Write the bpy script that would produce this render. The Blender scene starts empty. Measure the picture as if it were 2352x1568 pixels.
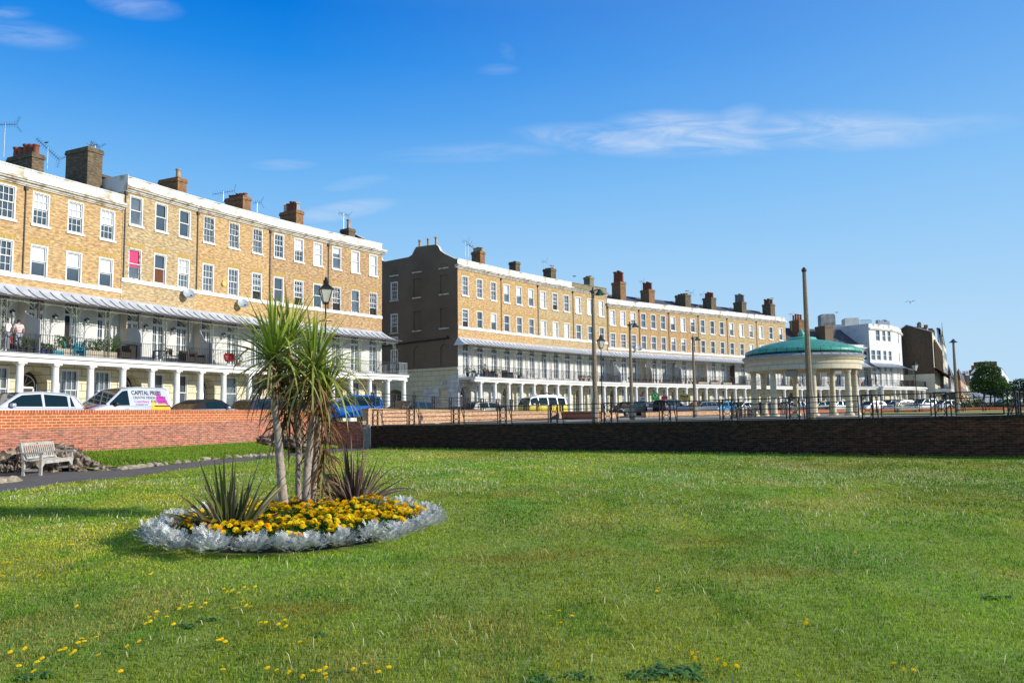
# Seafront crescent with sunken garden
import bpy, bmesh, math, random
import numpy as np
from mathutils import Vector, Matrix
random.seed(7); rng=np.random.default_rng(7)
R=math.radians
SC=bpy.context.scene; COL=SC.collection
# ---------------------------------------------------------------- camera model
EYE=1.6; PITCH=math.atan(166/1845.); ROLL=0.013; FP=1845.; CX,CY=1176.,784.
cp,sp,cr,sr=math.cos(PITCH),math.sin(PITCH),math.cos(ROLL),math.sin(ROLL)
FW=Vector((0,cp,sp)); RT=Vector((cr,sr*sp,-sr*cp)); UP=Vector((sr,-cr*sp,cr*cp))
def proj(p):
    v=Vector(p)-Vector((0,0,EYE)); f=v.dot(FW)
    return CX+FP*v.dot(RT)/f, CY-FP*v.dot(UP)/f
def ray(x,y): return FW+RT*((x-CX)/FP)-UP*((y-CY)/FP)
def at(x,y,Y):
    d=ray(x,y); t=Y/d.y; return Vector((0,0,EYE))+d*t
def onz(x,y,z=0.):
    d=ray(x,y); t=(z-EYE)/d.z; return Vector((0,0,EYE))+d*t
def P(x,Y,z):
    k=(x-CX)/FP; h=z-EYE
    return Vector(((k*(Y*cp+h*sp)-Y*sr*sp+h*sr*cp)/cr,Y,z))
def zof(y,X,Y):
    a,b=0.,60.
    for _ in range(40):
        m=(a+b)/2
        if proj((X,Y,m))[1]>y:a=m
        else:b=m
    return a
# ---------------------------------------------------------------- tags / objects
def tag(o,label=None,cat=None,group=None,kind=None):
    if label:o['label']=label
    if cat:o['category']=cat
    if group:o['group']=group
    if kind:o['kind']=kind
    return o
def empty(name,loc=(0,0,0),rz=0.,label=None,cat=None,group=None):
    o=bpy.data.objects.new(name,None); COL.objects.link(o); o.location=loc; o.rotation_euler=(0,0,rz)
    o.empty_display_size=.3
    return tag(o,label,cat,group)
def kids(o): return [c for c in bpy.data.objects if c.parent==o]
def copy_tree(o,parent=None,cache={}):
    c=o.copy(); COL.objects.link(c); c.parent=parent
    for ch in [k for k in o.children]: copy_tree(ch,c)
    return c
class MB:
    def __init__(s): s.v=[];s.f=[];s.m=[];s.uvs={};s.col=None
    def quad(s,pts,m=0,uv=None):
        n=len(s.v); s.v+= [tuple(p) for p in pts]; s.f.append(tuple(range(n,n+len(pts)))); s.m.append(m)
        if uv: s.uvs[len(s.f)-1]=uv
    def box(s,x0,x1,y0,y1,z0,z1,m=0,skip=''):
        n=len(s.v)
        s.v+=[(x0,y0,z0),(x1,y0,z0),(x1,y1,z0),(x0,y1,z0),(x0,y0,z1),(x1,y0,z1),(x1,y1,z1),(x0,y1,z1)]
        F={'d':(0,3,2,1),'u':(4,5,6,7),'f':(0,1,5,4),'r':(1,2,6,5),'b':(2,3,7,6),'l':(3,0,4,7)}
        for k,q in F.items():
            if k in skip: continue
            s.f.append(tuple(n+i for i in q)); s.m.append(m)
    def hexa(s,b,t,m=0):
        n=len(s.v); s.v+=[tuple(p) for p in b]+[tuple(p) for p in t]
        k=len(b)
        s.f.append(tuple(n+i for i in range(k))[::-1]); s.m.append(m)
        s.f.append(tuple(n+k+i for i in range(k))); s.m.append(m)
        for i in range(k):
            j=(i+1)%k; s.f.append((n+i,n+j,n+k+j,n+k+i)); s.m.append(m)
    def bar(s,a,b,r,m=0,r2=None,sides=4,caps=True):
        a=Vector(a);b=Vector(b);d=(b-a)
        if d.length<1e-6:return
        d.normalize(); u=d.orthogonal() if abs(d.z)>.9 else Vector((-d.y,d.x,0)).normalized()
        u.normalize(); w=d.cross(u); r2=r if r2 is None else r2
        n=len(s.v); o=math.pi/sides if sides==4 else 0
        for q,rr in((a,r),(b,r2)):
            for i in range(sides):
                t=o+2*math.pi*i/sides; s.v.append(tuple(q+u*(rr*math.cos(t))+w*(rr*math.sin(t))))
        for i in range(sides):
            j=(i+1)%sides; s.f.append((n+i,n+j,n+sides+j,n+sides+i)); s.m.append(m)
        if caps:
            s.f.append(tuple(n+i for i in range(sides))[::-1]); s.m.append(m)
            s.f.append(tuple(n+sides+i for i in range(sides))); s.m.append(m)
    def tube(s,pts,rs,m=0,sides=8):
        pts=[Vector(p) for p in pts]
        if not hasattr(rs,'__len__'): rs=[rs]*len(pts)
        n=len(s.v); u=None
        for i,p in enumerate(pts):
            d=(pts[min(i+1,len(pts)-1)]-pts[max(i-1,0)]).normalized()
            if u is None:u=d.orthogonal().normalized()
            u=(u-d*u.dot(d)).normalized(); w=d.cross(u)
            for k in range(sides):
                t=2*math.pi*k/sides; s.v.append(tuple(p+(u*math.cos(t)+w*math.sin(t))*rs[i]))
        for i in range(len(pts)-1):
            for k in range(sides):
                j=(k+1)%sides; a=n+i*sides
                s.f.append((a+k,a+j,a+sides+j,a+sides+k)); s.m.append(m)
        s.f.append(tuple(n+k for k in range(sides))[::-1]); s.m.append(m)
        a=n+(len(pts)-1)*sides; s.f.append(tuple(a+k for k in range(sides))); s.m.append(m)
    def ring(s,c,r,t,ax='y',m=0,n=12,d=None):
        c=Vector(c); pts=[]
        for i in range(n+1):
            a=2*math.pi*i/n
            pts.append(c+Vector((r*math.cos(a),0,r*math.sin(a))) if ax=='y' else c+Vector((0,r*math.cos(a),r*math.sin(a))))
        for i in range(n): s.bar(pts[i],pts[i+1],t,m,caps=False)
    def lathe(s,prof,c=(0,0,0),n=20,m=0,a0=0.,a1=2*math.pi,ms=None):
        full=abs(a1-a0-2*math.pi)<1e-6; k=n if full else n+1; b=len(s.v)
        for (r,z) in prof:
            for i in range(k):
                t=a0+(a1-a0)*i/n; s.v.append((c[0]+r*math.cos(t),c[1]+r*math.sin(t),c[2]+z))
        for j in range(len(prof)-1):
            for i in range(n):
                i2=(i+1)%k; a=b+j*k
                s.f.append((a+i,a+i2,a+k+i2,a+k+i)); s.m.append(ms[j] if ms else m)
                if prof[j][0]>.01 or prof[j+1][0]>.01:
                    L=max(prof[j][0],prof[j+1][0]); 
                    s.uvs[len(s.f)-1]=[(L*(a0+(a1-a0)*i/n),prof[j][1]),(L*(a0+(a1-a0)*(i+1)/n),prof[j][1]),(L*(a0+(a1-a0)*(i+1)/n),prof[j+1][1]),(L*(a0+(a1-a0)*i/n),prof[j+1][1])]
    def prism(s,poly,y0,y1,m=0):
        # poly in (x,z), extruded in y
        b=[(x,y0,z) for x,z in poly]; t=[(x,y1,z) for x,z in poly]; s.hexa(b,t,m)
    def arc_z(s,pts): pass
    def build(s,name,mats,parent=None,smooth=False,bevel=0,merge=False,autos=None):
        me=bpy.data.meshes.new(name); me.from_pydata(s.v,[],s.f)
        if not isinstance(mats,(list,tuple)): mats=[mats]
        for q in mats: me.materials.append(q)
        me.polygons.foreach_set('material_index',s.m)
        uvl=me.uv_layers.new(name='UVMap'); uv=np.zeros((len(me.loops),2),np.float32)
        for p in me.polygons:
            pre=s.uvs.get(p.index)
            n=p.normal
            for q,li in enumerate(p.loop_indices):
                if pre: uv[li]=pre[q]; continue
                c=me.vertices[me.loops[li].vertex_index].co
                if abs(n.z)>.75: uv[li]=(c.x,c.y)
                elif abs(n.y)>=abs(n.x): uv[li]=(c.x,c.z)
                else: uv[li]=(c.y,c.z)
        uvl.data.foreach_set('uv',uv.ravel())
        if s.col is not None:
            ca=me.color_attributes.new('Col','FLOAT_COLOR','POINT'); ca.data.foreach_set('color',np.asarray(s.col,np.float32).ravel())
        if merge or bevel:
            bm=bmesh.new(); bm.from_mesh(me); bmesh.ops.remove_doubles(bm,verts=bm.verts,dist=1e-4)
            bmesh.ops.recalc_face_normals(bm,faces=bm.faces); bm.to_mesh(me); bm.free()
        if smooth:
            me.polygons.foreach_set('use_smooth',[True]*len(me.polygons))
            if autos: me.set_sharp_from_angle(angle=R(autos))
        o=bpy.data.objects.new(name,me); COL.objects.link(o)
        if parent is not None:o.parent=parent
        if bevel:
            b=o.modifiers.new('bevel','BEVEL'); b.width=bevel; b.segments=3; b.limit_method='ANGLE'; b.angle_limit=R(28)
        return o
def npmesh(name,v,f,cols,mat,uv=None):
    me=bpy.data.meshes.new(name); nf,k=f.shape
    me.vertices.add(len(v)); me.vertices.foreach_set('co',v.astype(np.float32).ravel())
    me.loops.add(nf*k); me.loops.foreach_set('vertex_index',f.astype(np.int32).ravel())
    me.polygons.add(nf); me.polygons.foreach_set('loop_start',np.arange(0,nf*k,k,dtype=np.int32)); me.polygons.foreach_set('loop_total',np.full(nf,k,np.int32))
    if cols is not None:
        ca=me.color_attributes.new('Col','FLOAT_COLOR','POINT')
        c4=np.ones((len(v),4),np.float32); c4[:,:3]=cols; ca.data.foreach_set('color',c4.ravel())
    me.update(calc_edges=True); me.validate()
    me.materials.append(mat)
    return me
def text_mesh(name,txt,size,mat,parent,loc,rot,bold=0.0,align='LEFT',ext=.002,sx=1.):
    cu=bpy.data.curves.new(name,'FONT'); cu.body=txt; cu.size=size; cu.align_x=align; cu.extrude=ext; cu.offset=bold
    to=bpy.data.objects.new(name,cu); COL.objects.link(to)
    dg=bpy.context.evaluated_depsgraph_get(); dg.update()
    me=bpy.data.meshes.new_from_object(to.evaluated_get(dg)); bpy.data.objects.remove(to); 
    me.materials.clear(); me.materials.append(mat)
    o=bpy.data.objects.new(name,me); COL.objects.link(o); o.parent=parent; o.location=loc; o.rotation_euler=rot; o.scale=(sx,1,1)
    return o
# ---------------------------------------------------------------- materials
def newmat(name):
    m=bpy.data.materials.new(name); m.use_nodes=True; nt=m.node_tree; b=nt.nodes['Principled BSDF']; return m,nt,b
def N(nt,t,**k):
    n=nt.nodes.new(t)
    for a,v in k.items():
        if a.startswith('i_'):
            key=a[2:]; key=int(key) if key.isdigit() else key.replace('_',' ')
            n.inputs[key].default_value=v
        else:setattr(n,a,v)
    return n
def rgb(c): return (c[0],c[1],c[2],1.)
def mixc(nt,fac,a,b,mode='MIX'):
    n=nt.nodes.new('ShaderNodeMix'); n.data_type='RGBA'; n.blend_type=mode
    for s,v in((0,fac),(6,a),(7,b)):
        if hasattr(v,'is_linked') or isinstance(v,bpy.types.NodeSocket): nt.links.new(v,n.inputs[s])
        else: n.inputs[s].default_value=v if s==0 else rgb(v)
    return n.outputs[2]
def mat(name,c,rough=.7,noise=.15,scale=3.,metal=0.,bump=0.,c2=None,spec=.5,coat=0.,detail=5,bscale=None,thr=None):
    m,nt,b=newmat(name); b.inputs['Roughness'].default_value=rough; b.inputs['Metallic'].default_value=metal
    b.inputs['Specular IOR Level'].default_value=spec; b.inputs['Coat Weight'].default_value=coat
    tc=N(nt,'ShaderNodeTexCoord'); nz=N(nt,'ShaderNodeTexNoise'); nz.inputs['Scale'].default_value=scale; nz.inputs['Detail'].default_value=detail
    nt.links.new(tc.outputs['Object'],nz.inputs['Vector'])
    if c2 is None: c2=tuple(x*(1-noise*2.2) for x in c); 
    rp=N(nt,'ShaderNodeMapRange'); lo,hi=thr if thr else (.3,.7); rp.inputs[1].default_value=lo; rp.inputs[2].default_value=hi
    nt.links.new(nz.outputs[0],rp.inputs[0])
    nt.links.new(mixc(nt,rp.outputs[0],c,c2),b.inputs['Base Color'])
    if bump:
        bn=N(nt,'ShaderNodeBump'); bn.inputs['Strength'].default_value=bump; bn.inputs['Distance'].default_value=.02
        n2=nz
        if bscale:
            n2=N(nt,'ShaderNodeTexNoise'); n2.inputs['Scale'].default_value=bscale; nt.links.new(tc.outputs['Object'],n2.inputs['Vector'])
        nt.links.new(n2.outputs[0],bn.inputs['Height']); nt.links.new(bn.outputs[0],b.inputs['Normal'])
    return m
def brick(name,c1,c2,mortar,w=.235,h=.075,ms=.009,dirt=.35,dcol=(.1,.07,.05),dscale=.6,rough=.9,bump=.4,extra=None,bias=0.,off=.5,fine=0.35):
    m,nt,b=newmat(name); b.inputs['Roughness'].default_value=rough; b.inputs['Specular IOR Level'].default_value=.2
    uv=N(nt,'ShaderNodeUVMap'); br=N(nt,'ShaderNodeTexBrick'); br.offset=off
    for k,v in(('Color1',rgb(c1)),('Color2',rgb(c2)),('Mortar',rgb(mortar)),('Scale',1.),('Mortar Size',ms),('Mortar Smooth',.1),('Bias',bias),('Brick Width',w),('Row Height',h)): br.inputs[k].default_value=v
    nt.links.new(uv.outputs[0],br.inputs[0])
    nz=N(nt,'ShaderNodeTexNoise'); nz.inputs['Scale'].default_value=dscale; nz.inputs['Detail'].default_value=8; nz.inputs['Roughness'].default_value=.65; nt.links.new(uv.outputs[0],nz.inputs['Vector'])
    rp=N(nt,'ShaderNodeMapRange'); rp.inputs[1].default_value=.45; rp.inputs[2].default_value=.75; rp.inputs[4].default_value=dirt; nt.links.new(nz.outputs[0],rp.inputs[0])
    col=mixc(nt,rp.outputs[0],br.outputs[0],dcol)
    # brick sized blotches
    mp=N(nt,'ShaderNodeMapping'); mp.inputs['Scale'].default_value=(1/w,1/h,1); nt.links.new(uv.outputs[0],mp.inputs[0])
    n3=N(nt,'ShaderNodeTexNoise'); n3.inputs['Scale'].default_value=.9; n3.inputs['Detail'].default_value=1; nt.links.new(mp.outputs[0],n3.inputs['Vector'])
    r3=N(nt,'ShaderNodeMapRange'); r3.inputs[1].default_value=.3; r3.inputs[2].default_value=.7; r3.inputs[3].default_value=1-fine; r3.inputs[4].default_value=1+fine; nt.links.new(n3.outputs[0],r3.inputs[0])
    cc=N(nt,'ShaderNodeCombineColor'); 
    for i in range(3): nt.links.new(r3.outputs[0],cc.inputs[i])
    col=mixc(nt,1.,col,cc.outputs[0],'MULTIPLY')
    if extra: col=extra(nt,uv,col)
    nt.links.new(col,b.inputs['Base Color'])
    if bump:
        bn=N(nt,'ShaderNodeBump'); bn.inputs['Strength'].default_value=bump; bn.inputs['Distance'].default_value=.01; bn.invert=True
        nt.links.new(br.outputs[1],bn.inputs['Height']); nt.links.new(bn.outputs[0],b.inputs['Normal'])
    return m
def attrmat(name,rough=.6,trans=.3,spec=.3,noise=0.):
    m,nt,b=newmat(name); b.inputs['Roughness'].default_value=rough; b.inputs['Specular IOR Level'].default_value=spec
    a=N(nt,'ShaderNodeAttribute'); a.attribute_name='Col'; nt.links.new(a.outputs[0],b.inputs['Base Color'])
    if trans:
        t=N(nt,'ShaderNodeBsdfTranslucent'); mx=N(nt,'ShaderNodeMixShader'); mx.inputs[0].default_value=trans
        nt.links.new(a.outputs[0],t.inputs[0]); nt.links.new(b.outputs[0],mx.inputs[1]); nt.links.new(t.outputs[0],mx.inputs[2]); nt.links.new(mx.outputs[0],nt.nodes['Material Output'].inputs[0])
    return m
def flat(name,c,rough=.5,metal=0.,spec=.5,coat=0.): 
    return mat(name,c,rough,.06,6.,metal,spec=spec,coat=coat,detail=2)
M={}
M['brick_a']=brick('yellow_stock_brick',(.63,.415,.175),(.43,.24,.105),(.48,.38,.24),dirt=.3,dcol=(.36,.19,.10),dscale=.5)
M['brick_b']=brick('pale_stock_brick',(.58,.45,.245),(.40,.265,.135),(.46,.36,.23),dirt=.35,dcol=(.22,.14,.08),dscale=.9)
M['brick_c']=brick('mixed_stock_brick',(.56,.375,.185),(.35,.195,.095),(.42,.32,.2),dirt=.35,dcol=(.35,.15,.09),dscale=.7)
M['gauged']=mat('gauged_brick_arch',(.62,.42,.14),.9,.2,9.,c2=(.36,.22,.07),detail=2)
M['chim']=brick('sooty_chimney_brick',(.19,.13,.07),(.10,.07,.045),(.2,.17,.12),dirt=.5,dcol=(.05,.045,.03),dscale=1.2)
M['chimr']=brick('warm_chimney_brick',(.33,.17,.07),(.2,.1,.05),(.3,.2,.12),dirt=.4,dcol=(.1,.06,.04),dscale=1.2)
M['chimw']=mat('rendered_chimney',(.45,.45,.44),.85,.2,1.2,c2=(.16,.15,.13),bump=.3)
M['chimwl']=mat('weathered_white_render',(.62,.62,.61),.85,.2,.8,c2=(.42,.41,.39),thr=(.5,.75),detail=9,bump=.2)
M['white']=mat('white_masonry_paint',(.80,.79,.75),.75,.06,1.5,bump=.1,c2=(.66,.63,.57),thr=(.52,.72),detail=9)
M['parapet']=mat('flaking_white_parapet',(.80,.79,.75),.8,.2,1.1,c2=(.46,.37,.26),thr=(.51,.64),detail=10,bump=.2)
M['parapet_b']=mat('lichened_stone_parapet',(.30,.25,.15),.9,.2,2.,c2=(.18,.15,.09),bump=.3)
M['cornice']=mat('weathered_cornice_underside',(.62,.58,.5),.85,.2,2.5,c2=(.25,.19,.12),thr=(.5,.7),detail=8)
M['wbrick']=brick('white_painted_brick',(.78,.77,.73),(.74,.72,.68),(.62,.6,.56),dirt=.12,dcol=(.5,.48,.42),fine=.05,bump=.8)
M['stucco']=brick('cream_ashlar_stucco',(.66,.60,.42),(.70,.64,.46),(.22,.19,.13),w=.95,h=.42,ms=.018,dirt=.25,dcol=(.42,.38,.27),dscale=.8,fine=.06,bump=.5)
M['stuccog']=brick('cream_gable_stucco',(.66,.57,.36),(.70,.61,.40),(.25,.2,.13),w=1.1,h=.46,ms=.014,dirt=.25,dcol=(.42,.38,.27),dscale=.8,fine=.06,bump=.5)
M['stucco2']=brick('patchy_white_ashlar',(.70,.68,.63),(.60,.58,.54),(.3,.27,.22),w=.95,h=.42,ms=.015,dirt=.8,dcol=(.26,.22,.2),dscale=.9,fine=.08,bump=.5)
M['cream']=mat('cream_render',(.62,.58,.44),.8,.06,1.)
M['frame']=mat('white_window_joinery',(.82,.82,.80),.5,.04,3.)
M['frame_old']=mat('peeling_window_joinery',(.75,.74,.7),.7,.2,8.,c2=(.3,.28,.25),thr=(.5,.6))
M['lead']=mat('lead_sheet',(.42,.44,.49),.55,.12,2.2,metal=.15,bump=.12,c2=(.31,.33,.37))
M['leadc']=mat('canopy_lead_sheet',(.60,.62,.66),.6,.12,1.6,metal=.05,bump=.12,c2=(.42,.44,.48)); M['leadd']=mat('canopy_batten_shade',(.20,.21,.23),.6,.1,3.)  # battens coloured darker than the sheet to paint in their shadow lines
M['iron']=mat('black_painted_iron',(.009,.009,.01),.55,.1,9.)
M['gutter']=mat('dark_gutter_paint',(.05,.035,.03),.5,.1,5.)
M['trellis']=mat('weathered_trellis_iron',(.20,.24,.17),.7,.2,6.,c2=(.10,.09,.06))
M['slate']=brick('welsh_slate_roof',(.11,.115,.14),(.07,.075,.095),(.03,.03,.035),w=.28,h=.22,ms=.006,dirt=.4,dcol=(.14,.12,.09),rough=.6,bump=.2)
M['tile']=brick('clay_roof_tile',(.20,.14,.10),(.13,.09,.07),(.05,.04,.03),w=.2,h=.14,ms=.006,dirt=.4,dcol=(.3,.2,.07),rough=.8,bump=.2)
M['glass']=mat('window_glass',(.035,.05,.065),.04,.3,.7,spec=1.,c2=(.09,.12,.15))
M['glass2']=mat('window_glass_curtain',(.16,.19,.22),.06,.3,1.4,spec=1.,c2=(.05,.07,.09))
M['gdark']=flat('open_window_dark',(.012,.01,.01),.8)
M['blind']=mat('white_roller_blind',(.72,.73,.74),.3,.05,3.)
M['blindbrown']=brick('brown_slat_blind',(.22,.09,.04),(.2,.08,.04),(.05,.02,.01),w=5.,h=.06,ms=.012,dirt=0.,fine=0)
M['pink']=flat('pink_blind',(.62,.02,.13),.5)
M['potred']=mat('terracotta_chimney_pot',(.34,.09,.045),.8,.25,3.,c2=(.14,.05,.035))
M['potcream']=mat('buff_chimney_pot',(.50,.38,.24),.85,.2,4.)
M['potwhite']=flat('white_chimney_pot',(.6,.6,.58),.7)
M['potgrey']=flat('grey_chimney_pot',(.22,.2,.17),.8)
M['dark']=mat('dark_brown_render',(.20,.145,.09),.9,.25,.35,bump=.3,c2=(.14,.098,.06),bscale=6)
M['darkb']=brick('dark_brown_brick',(.13,.09,.055),(.095,.065,.04),(.05,.04,.035),dirt=.3,dcol=(.04,.03,.025))
M['redwall_new']=None
def two_tone(nt,uv,col):
    return col
M['rednew']=brick('orange_red_facing_brick',(.50,.125,.05),(.44,.10,.04),(.60,.42,.23),w=.27,h=.097,ms=.012,dirt=.12,dcol=(.4,.12,.08),dscale=1.5,fine=.14)
M['redold']=brick('old_red_brick',(.48,.14,.08),(.25,.085,.065),(.46,.33,.24),w=.235,h=.075,ms=.008,dirt=.45,dcol=(.42,.24,.18),dscale=.5,fine=.3)
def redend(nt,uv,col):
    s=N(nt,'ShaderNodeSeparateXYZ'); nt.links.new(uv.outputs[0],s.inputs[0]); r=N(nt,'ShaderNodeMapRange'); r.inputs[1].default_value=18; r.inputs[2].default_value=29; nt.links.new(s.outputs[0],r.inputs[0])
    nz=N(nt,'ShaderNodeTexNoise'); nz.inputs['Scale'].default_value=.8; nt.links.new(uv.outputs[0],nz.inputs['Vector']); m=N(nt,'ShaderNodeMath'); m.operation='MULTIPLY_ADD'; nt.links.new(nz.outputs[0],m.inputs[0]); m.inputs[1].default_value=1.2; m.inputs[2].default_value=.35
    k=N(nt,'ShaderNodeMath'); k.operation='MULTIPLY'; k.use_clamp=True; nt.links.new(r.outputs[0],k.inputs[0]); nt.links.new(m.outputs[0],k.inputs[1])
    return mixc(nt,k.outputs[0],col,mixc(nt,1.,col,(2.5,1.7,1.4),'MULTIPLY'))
M['headers']=brick('header_coping_course',(.47,.12,.05),(.38,.09,.04),(.60,.42,.25),w=.095,h=.6,ms=.011,dirt=.12,dcol=(.2,.1,.06),off=0.,fine=.2)
M['darkwall']=brick('dark_engineering_brick',(.075,.03,.018),(.022,.014,.011),(.085,.065,.045),w=.235,h=.078,ms=.008,dirt=.65,dcol=(.025,.02,.016),dscale=.35,fine=.45,extra=redend)  # near-black brick tone, turning redder and lighter towards the right end
M['dheaders']=brick('dark_coping_course',(.07,.04,.025),(.035,.022,.018),(.06,.05,.035),w=.085,h=.6,ms=.008,dirt=.5,dcol=(.03,.028,.02),off=0.,fine=.4)
M['buffwall']=brick('buff_and_red_brick',(.52,.30,.17),(.34,.11,.07),(.60,.46,.3),w=.235,h=.075,ms=.012,dirt=.4,dcol=(.55,.36,.2),dscale=.5,fine=.3)
M['bhead']=brick('buff_coping_course',(.50,.32,.16),(.38,.22,.12),(.3,.22,.14),w=.085,h=.6,ms=.008,dirt=.2,off=0.,fine=.25)
M['concrete']=mat('exposed_aggregate_concrete',(.40,.29,.18),.9,.3,26.,c2=(.13,.10,.07),bump=.5,detail=3)
M['pale_conc']=mat('pale_concrete',(.42,.38,.30),.9,.2,4.,bump=.2)
M['asphalt']=mat('worn_asphalt',(.16,.145,.13),.9,.2,1.5,c2=(.11,.10,.09),bump=.3,bscale=90)
M['road']=mat('road_asphalt',(.07,.068,.066),.9,.2,.8,c2=(.05,.05,.05),bump=.3,bscale=60)
M['pave']=mat('pale_paving',(.36,.32,.26),.85,.15,2.,bump=.2)
M['soil']=mat('dark_soil',(.045,.03,.02),.95,.3,9.,bump=.8)
M['rock']=mat('pulhamite_rock',(.36,.28,.21),.95,.3,5.,c2=(.09,.065,.045),bump=1.,thr=(.42,.56),detail=9,bscale=8)
M['kerb']=mat('edging_stone',(.48,.40,.29),.95,.25,6.,bump=.8)
M['wood']=mat('silvered_teak',(.52,.49,.44),.8,.2,7.,c2=(.32,.30,.26),bump=.3)
M['woodd']=mat('dark_brown_wood',(.07,.04,.025),.7,.2,7.)
M['plaque']=flat('dark_plaque',(.04,.03,.02),.4)
M['copper']=brick('green_copper_tiles',(.07,.34,.235),(.10,.40,.29),(.008,.05,.04),w=.62,h=.28,ms=.02,dirt=.35,dcol=(.10,.42,.30),dscale=.8,rough=.38,bump=.5,fine=.1)
M['copperp']=mat('green_copper',(.07,.40,.28),.4,.2,3.,c2=(.16,.48,.38))
M['faience']=brick('cream_faience_blocks',(.60,.53,.36),(.64,.57,.40),(.20,.16,.10),w=.62,h=.34,ms=.008,dirt=.25,dcol=(.45,.35,.19),dscale=1.2,rough=.5,bump=.4,fine=.05)
M['speaker']=flat('weathered_grey_box',(.34,.30,.22),.7)
M['tyre']=flat('tyre_rubber',(.012,.012,.012),.85)
M['rim']=mat('alloy_wheel',(.5,.5,.52),.3,.05,5.,metal=.8)
M['chrome']=mat('chrome_trim',(.7,.7,.7),.15,.02,5.,metal=1.)
M['carglass']=mat('car_glass',(.006,.018,.022),.03,.1,2.,spec=.45)
M['trim']=flat('black_plastic_trim',(.015,.015,.017),.5)
M['lampred']=flat('tail_lamp',(.4,.01,.015),.2,coat=1)
M['lampclear']=flat('head_lamp',(.6,.62,.65),.1,coat=1)
M['plate']=flat('yellow_number_plate',(.65,.45,.02),.5)
M['platew']=flat('white_number_plate',(.7,.7,.68),.5)
def paint(name,c,metal=.25):
    return mat(name,c,.3,.02,4.,metal=metal,spec=.5,coat=.35)
M['p_silver']=paint('silver_paint',(.52,.54,.58),.45); M['p_silver2']=paint('pale_silver_paint',(.58,.60,.66),.35)
M['p_white']=paint('white_car_paint',(.78,.79,.8),0.); M['p_black']=paint('black_car_paint',(.008,.01,.016),.1)
M['p_navy']=paint('navy_car_paint',(.012,.02,.06),.2); M['p_blue']=paint('bright_blue_paint',(.0,.13,.50),.2)
M['p_lblue']=paint('sky_blue_paint',(.02,.20,.45),.2); M['p_yellow']=paint('camper_yellow_paint',(.78,.56,.01),0.)
M['p_grey']=paint('grey_car_paint',(.10,.11,.14),.4); M['p_lime']=paint('lime_livery_paint',(.42,.60,.02),0.); M['p_green']=paint('green_livery_paint',(.01,.16,.06),0.)
M['hood']=mat('black_fabric_hood',(.015,.015,.018),.9,.1,9.)
M['magenta']=flat('magenta_vinyl',(.62,.02,.40),.35); M['orange']=flat('orange_vinyl',(.80,.30,.02),.35); M['amber']=flat('amber_vinyl',(.85,.55,.05),.35); M['vdark']=flat('charcoal_vinyl',(.05,.05,.06),.35); M['limev']=flat('lime_vinyl',(.45,.55,.03),.35)
M['skin']=flat('skin_tone',(.42,.22,.14),.55); M['skind']=flat('brown_skin_tone',(.16,.08,.045),.55)
M['hair']=flat('dark_hair',(.02,.013,.01),.7); M['shirtw']=flat('white_shirt',(.78,.78,.76),.8); M['jeans']=flat('grey_blue_trousers',(.26,.27,.33),.9)
M['jeansl']=flat('pale_blue_trousers',(.36,.38,.46),.9)
def stripes(name,c1,c2,sc):
    return brick(name,c1,c1,c2,w=9.,h=sc,ms=sc*.22,dirt=0,fine=0,bump=0)
M['stripe']=stripes('pink_striped_shirt',(.78,.74,.72),(.70,.22,.18),.075)
M['navyc']=flat('navy_clothing',(.02,.025,.05),.9); M['tealc']=flat('teal_shirt',(.02,.17,.26),.9); M['khaki']=flat('khaki_shorts',(.22,.2,.14),.9)
M['turq']=flat('turquoise_paint',(.03,.33,.45),.6); M['bluepot']=flat('cobalt_glazed_pot',(.01,.03,.25),.2,coat=1)
M['terra']=flat('terracotta_pot',(.42,.14,.06),.85); M['plantbox']=mat('pale_timber_planter',(.62,.52,.38),.8,.15,5.)
M['wicker']=mat('dark_wicker',(.05,.035,.03),.8,.3,30.,bump=.5)
M['red']=flat('red_plastic',(.5,.01,.015),.5); M['leafatt']=attrmat('leaf_colours',.5,.25,.35); M['leafmatt']=attrmat('soft_leaf_colours',.95,.08,.03)
M['grassatt']=attrmat('grass_colours',.8,.3,.08)
M['gull']=flat('white_feathers',(.75,.75,.75),.8); M['gullg']=flat('grey_feathers',(.28,.3,.33),.8); M['beak']=flat('yellow_beak',(.7,.4,.03),.5)
M['pigeon']=flat('dark_feathers',(.05,.05,.06),.8)
M['lampglass']=mat('lantern_glass',(.62,.60,.52),.12,.1,4.,spec=.8); M['hoodgreen']=mat('green_enamel_hood',(.015,.075,.05),.35,.3,5.,c2=(.12,.22,.18),thr=(.55,.7),coat=.5)
M['steel']=mat('galvanised_steel',(.4,.42,.44),.4,.1,8.,metal=.7)
M['panelgrey']=mat('grey_screen_paint',(.50,.50,.49),.8,.06,2.); M['panelcream']=mat('cream_screen_paint',(.62,.53,.42),.8,.06,2.)
M['signw']=flat('white_sign_board',(.75,.75,.75),.5); M['signo']=flat('orange_sign_panel',(.75,.2,.03),.5); M['signg']=flat('green_sign_board',(.05,.45,.08),.5); M['signr']=flat('red_sign_panel',(.5,.03,.03),.5); M['signy']=flat('yellow_sign_board',(.72,.55,.10),.5); M['signb']=flat('blue_sign_panel',(.04,.12,.35),.5); M['signk']=flat('black_sign_lettering',(.02,.02,.02),.5)
M['bark']=mat('grey_ringed_bark',(.46,.38,.31),.9,.25,14.,c2=(.24,.18,.14),bump=.6)
M['treebark']=mat('brown_bark',(.12,.08,.055),.9,.3,8.,bump=.5)
M['whiteb']=mat('bluish_white_render',(.62,.65,.72),.85,.06,1.)
M['copingw']=mat('white_coping',(.72,.70,.66),.8,.15,3.)
SKY_SAT=1.2;SKY_STR=.15;SKY_LOW=(1.0,1.0,1.12);SKY_HIGH=(.38,.95,1.45)
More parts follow.
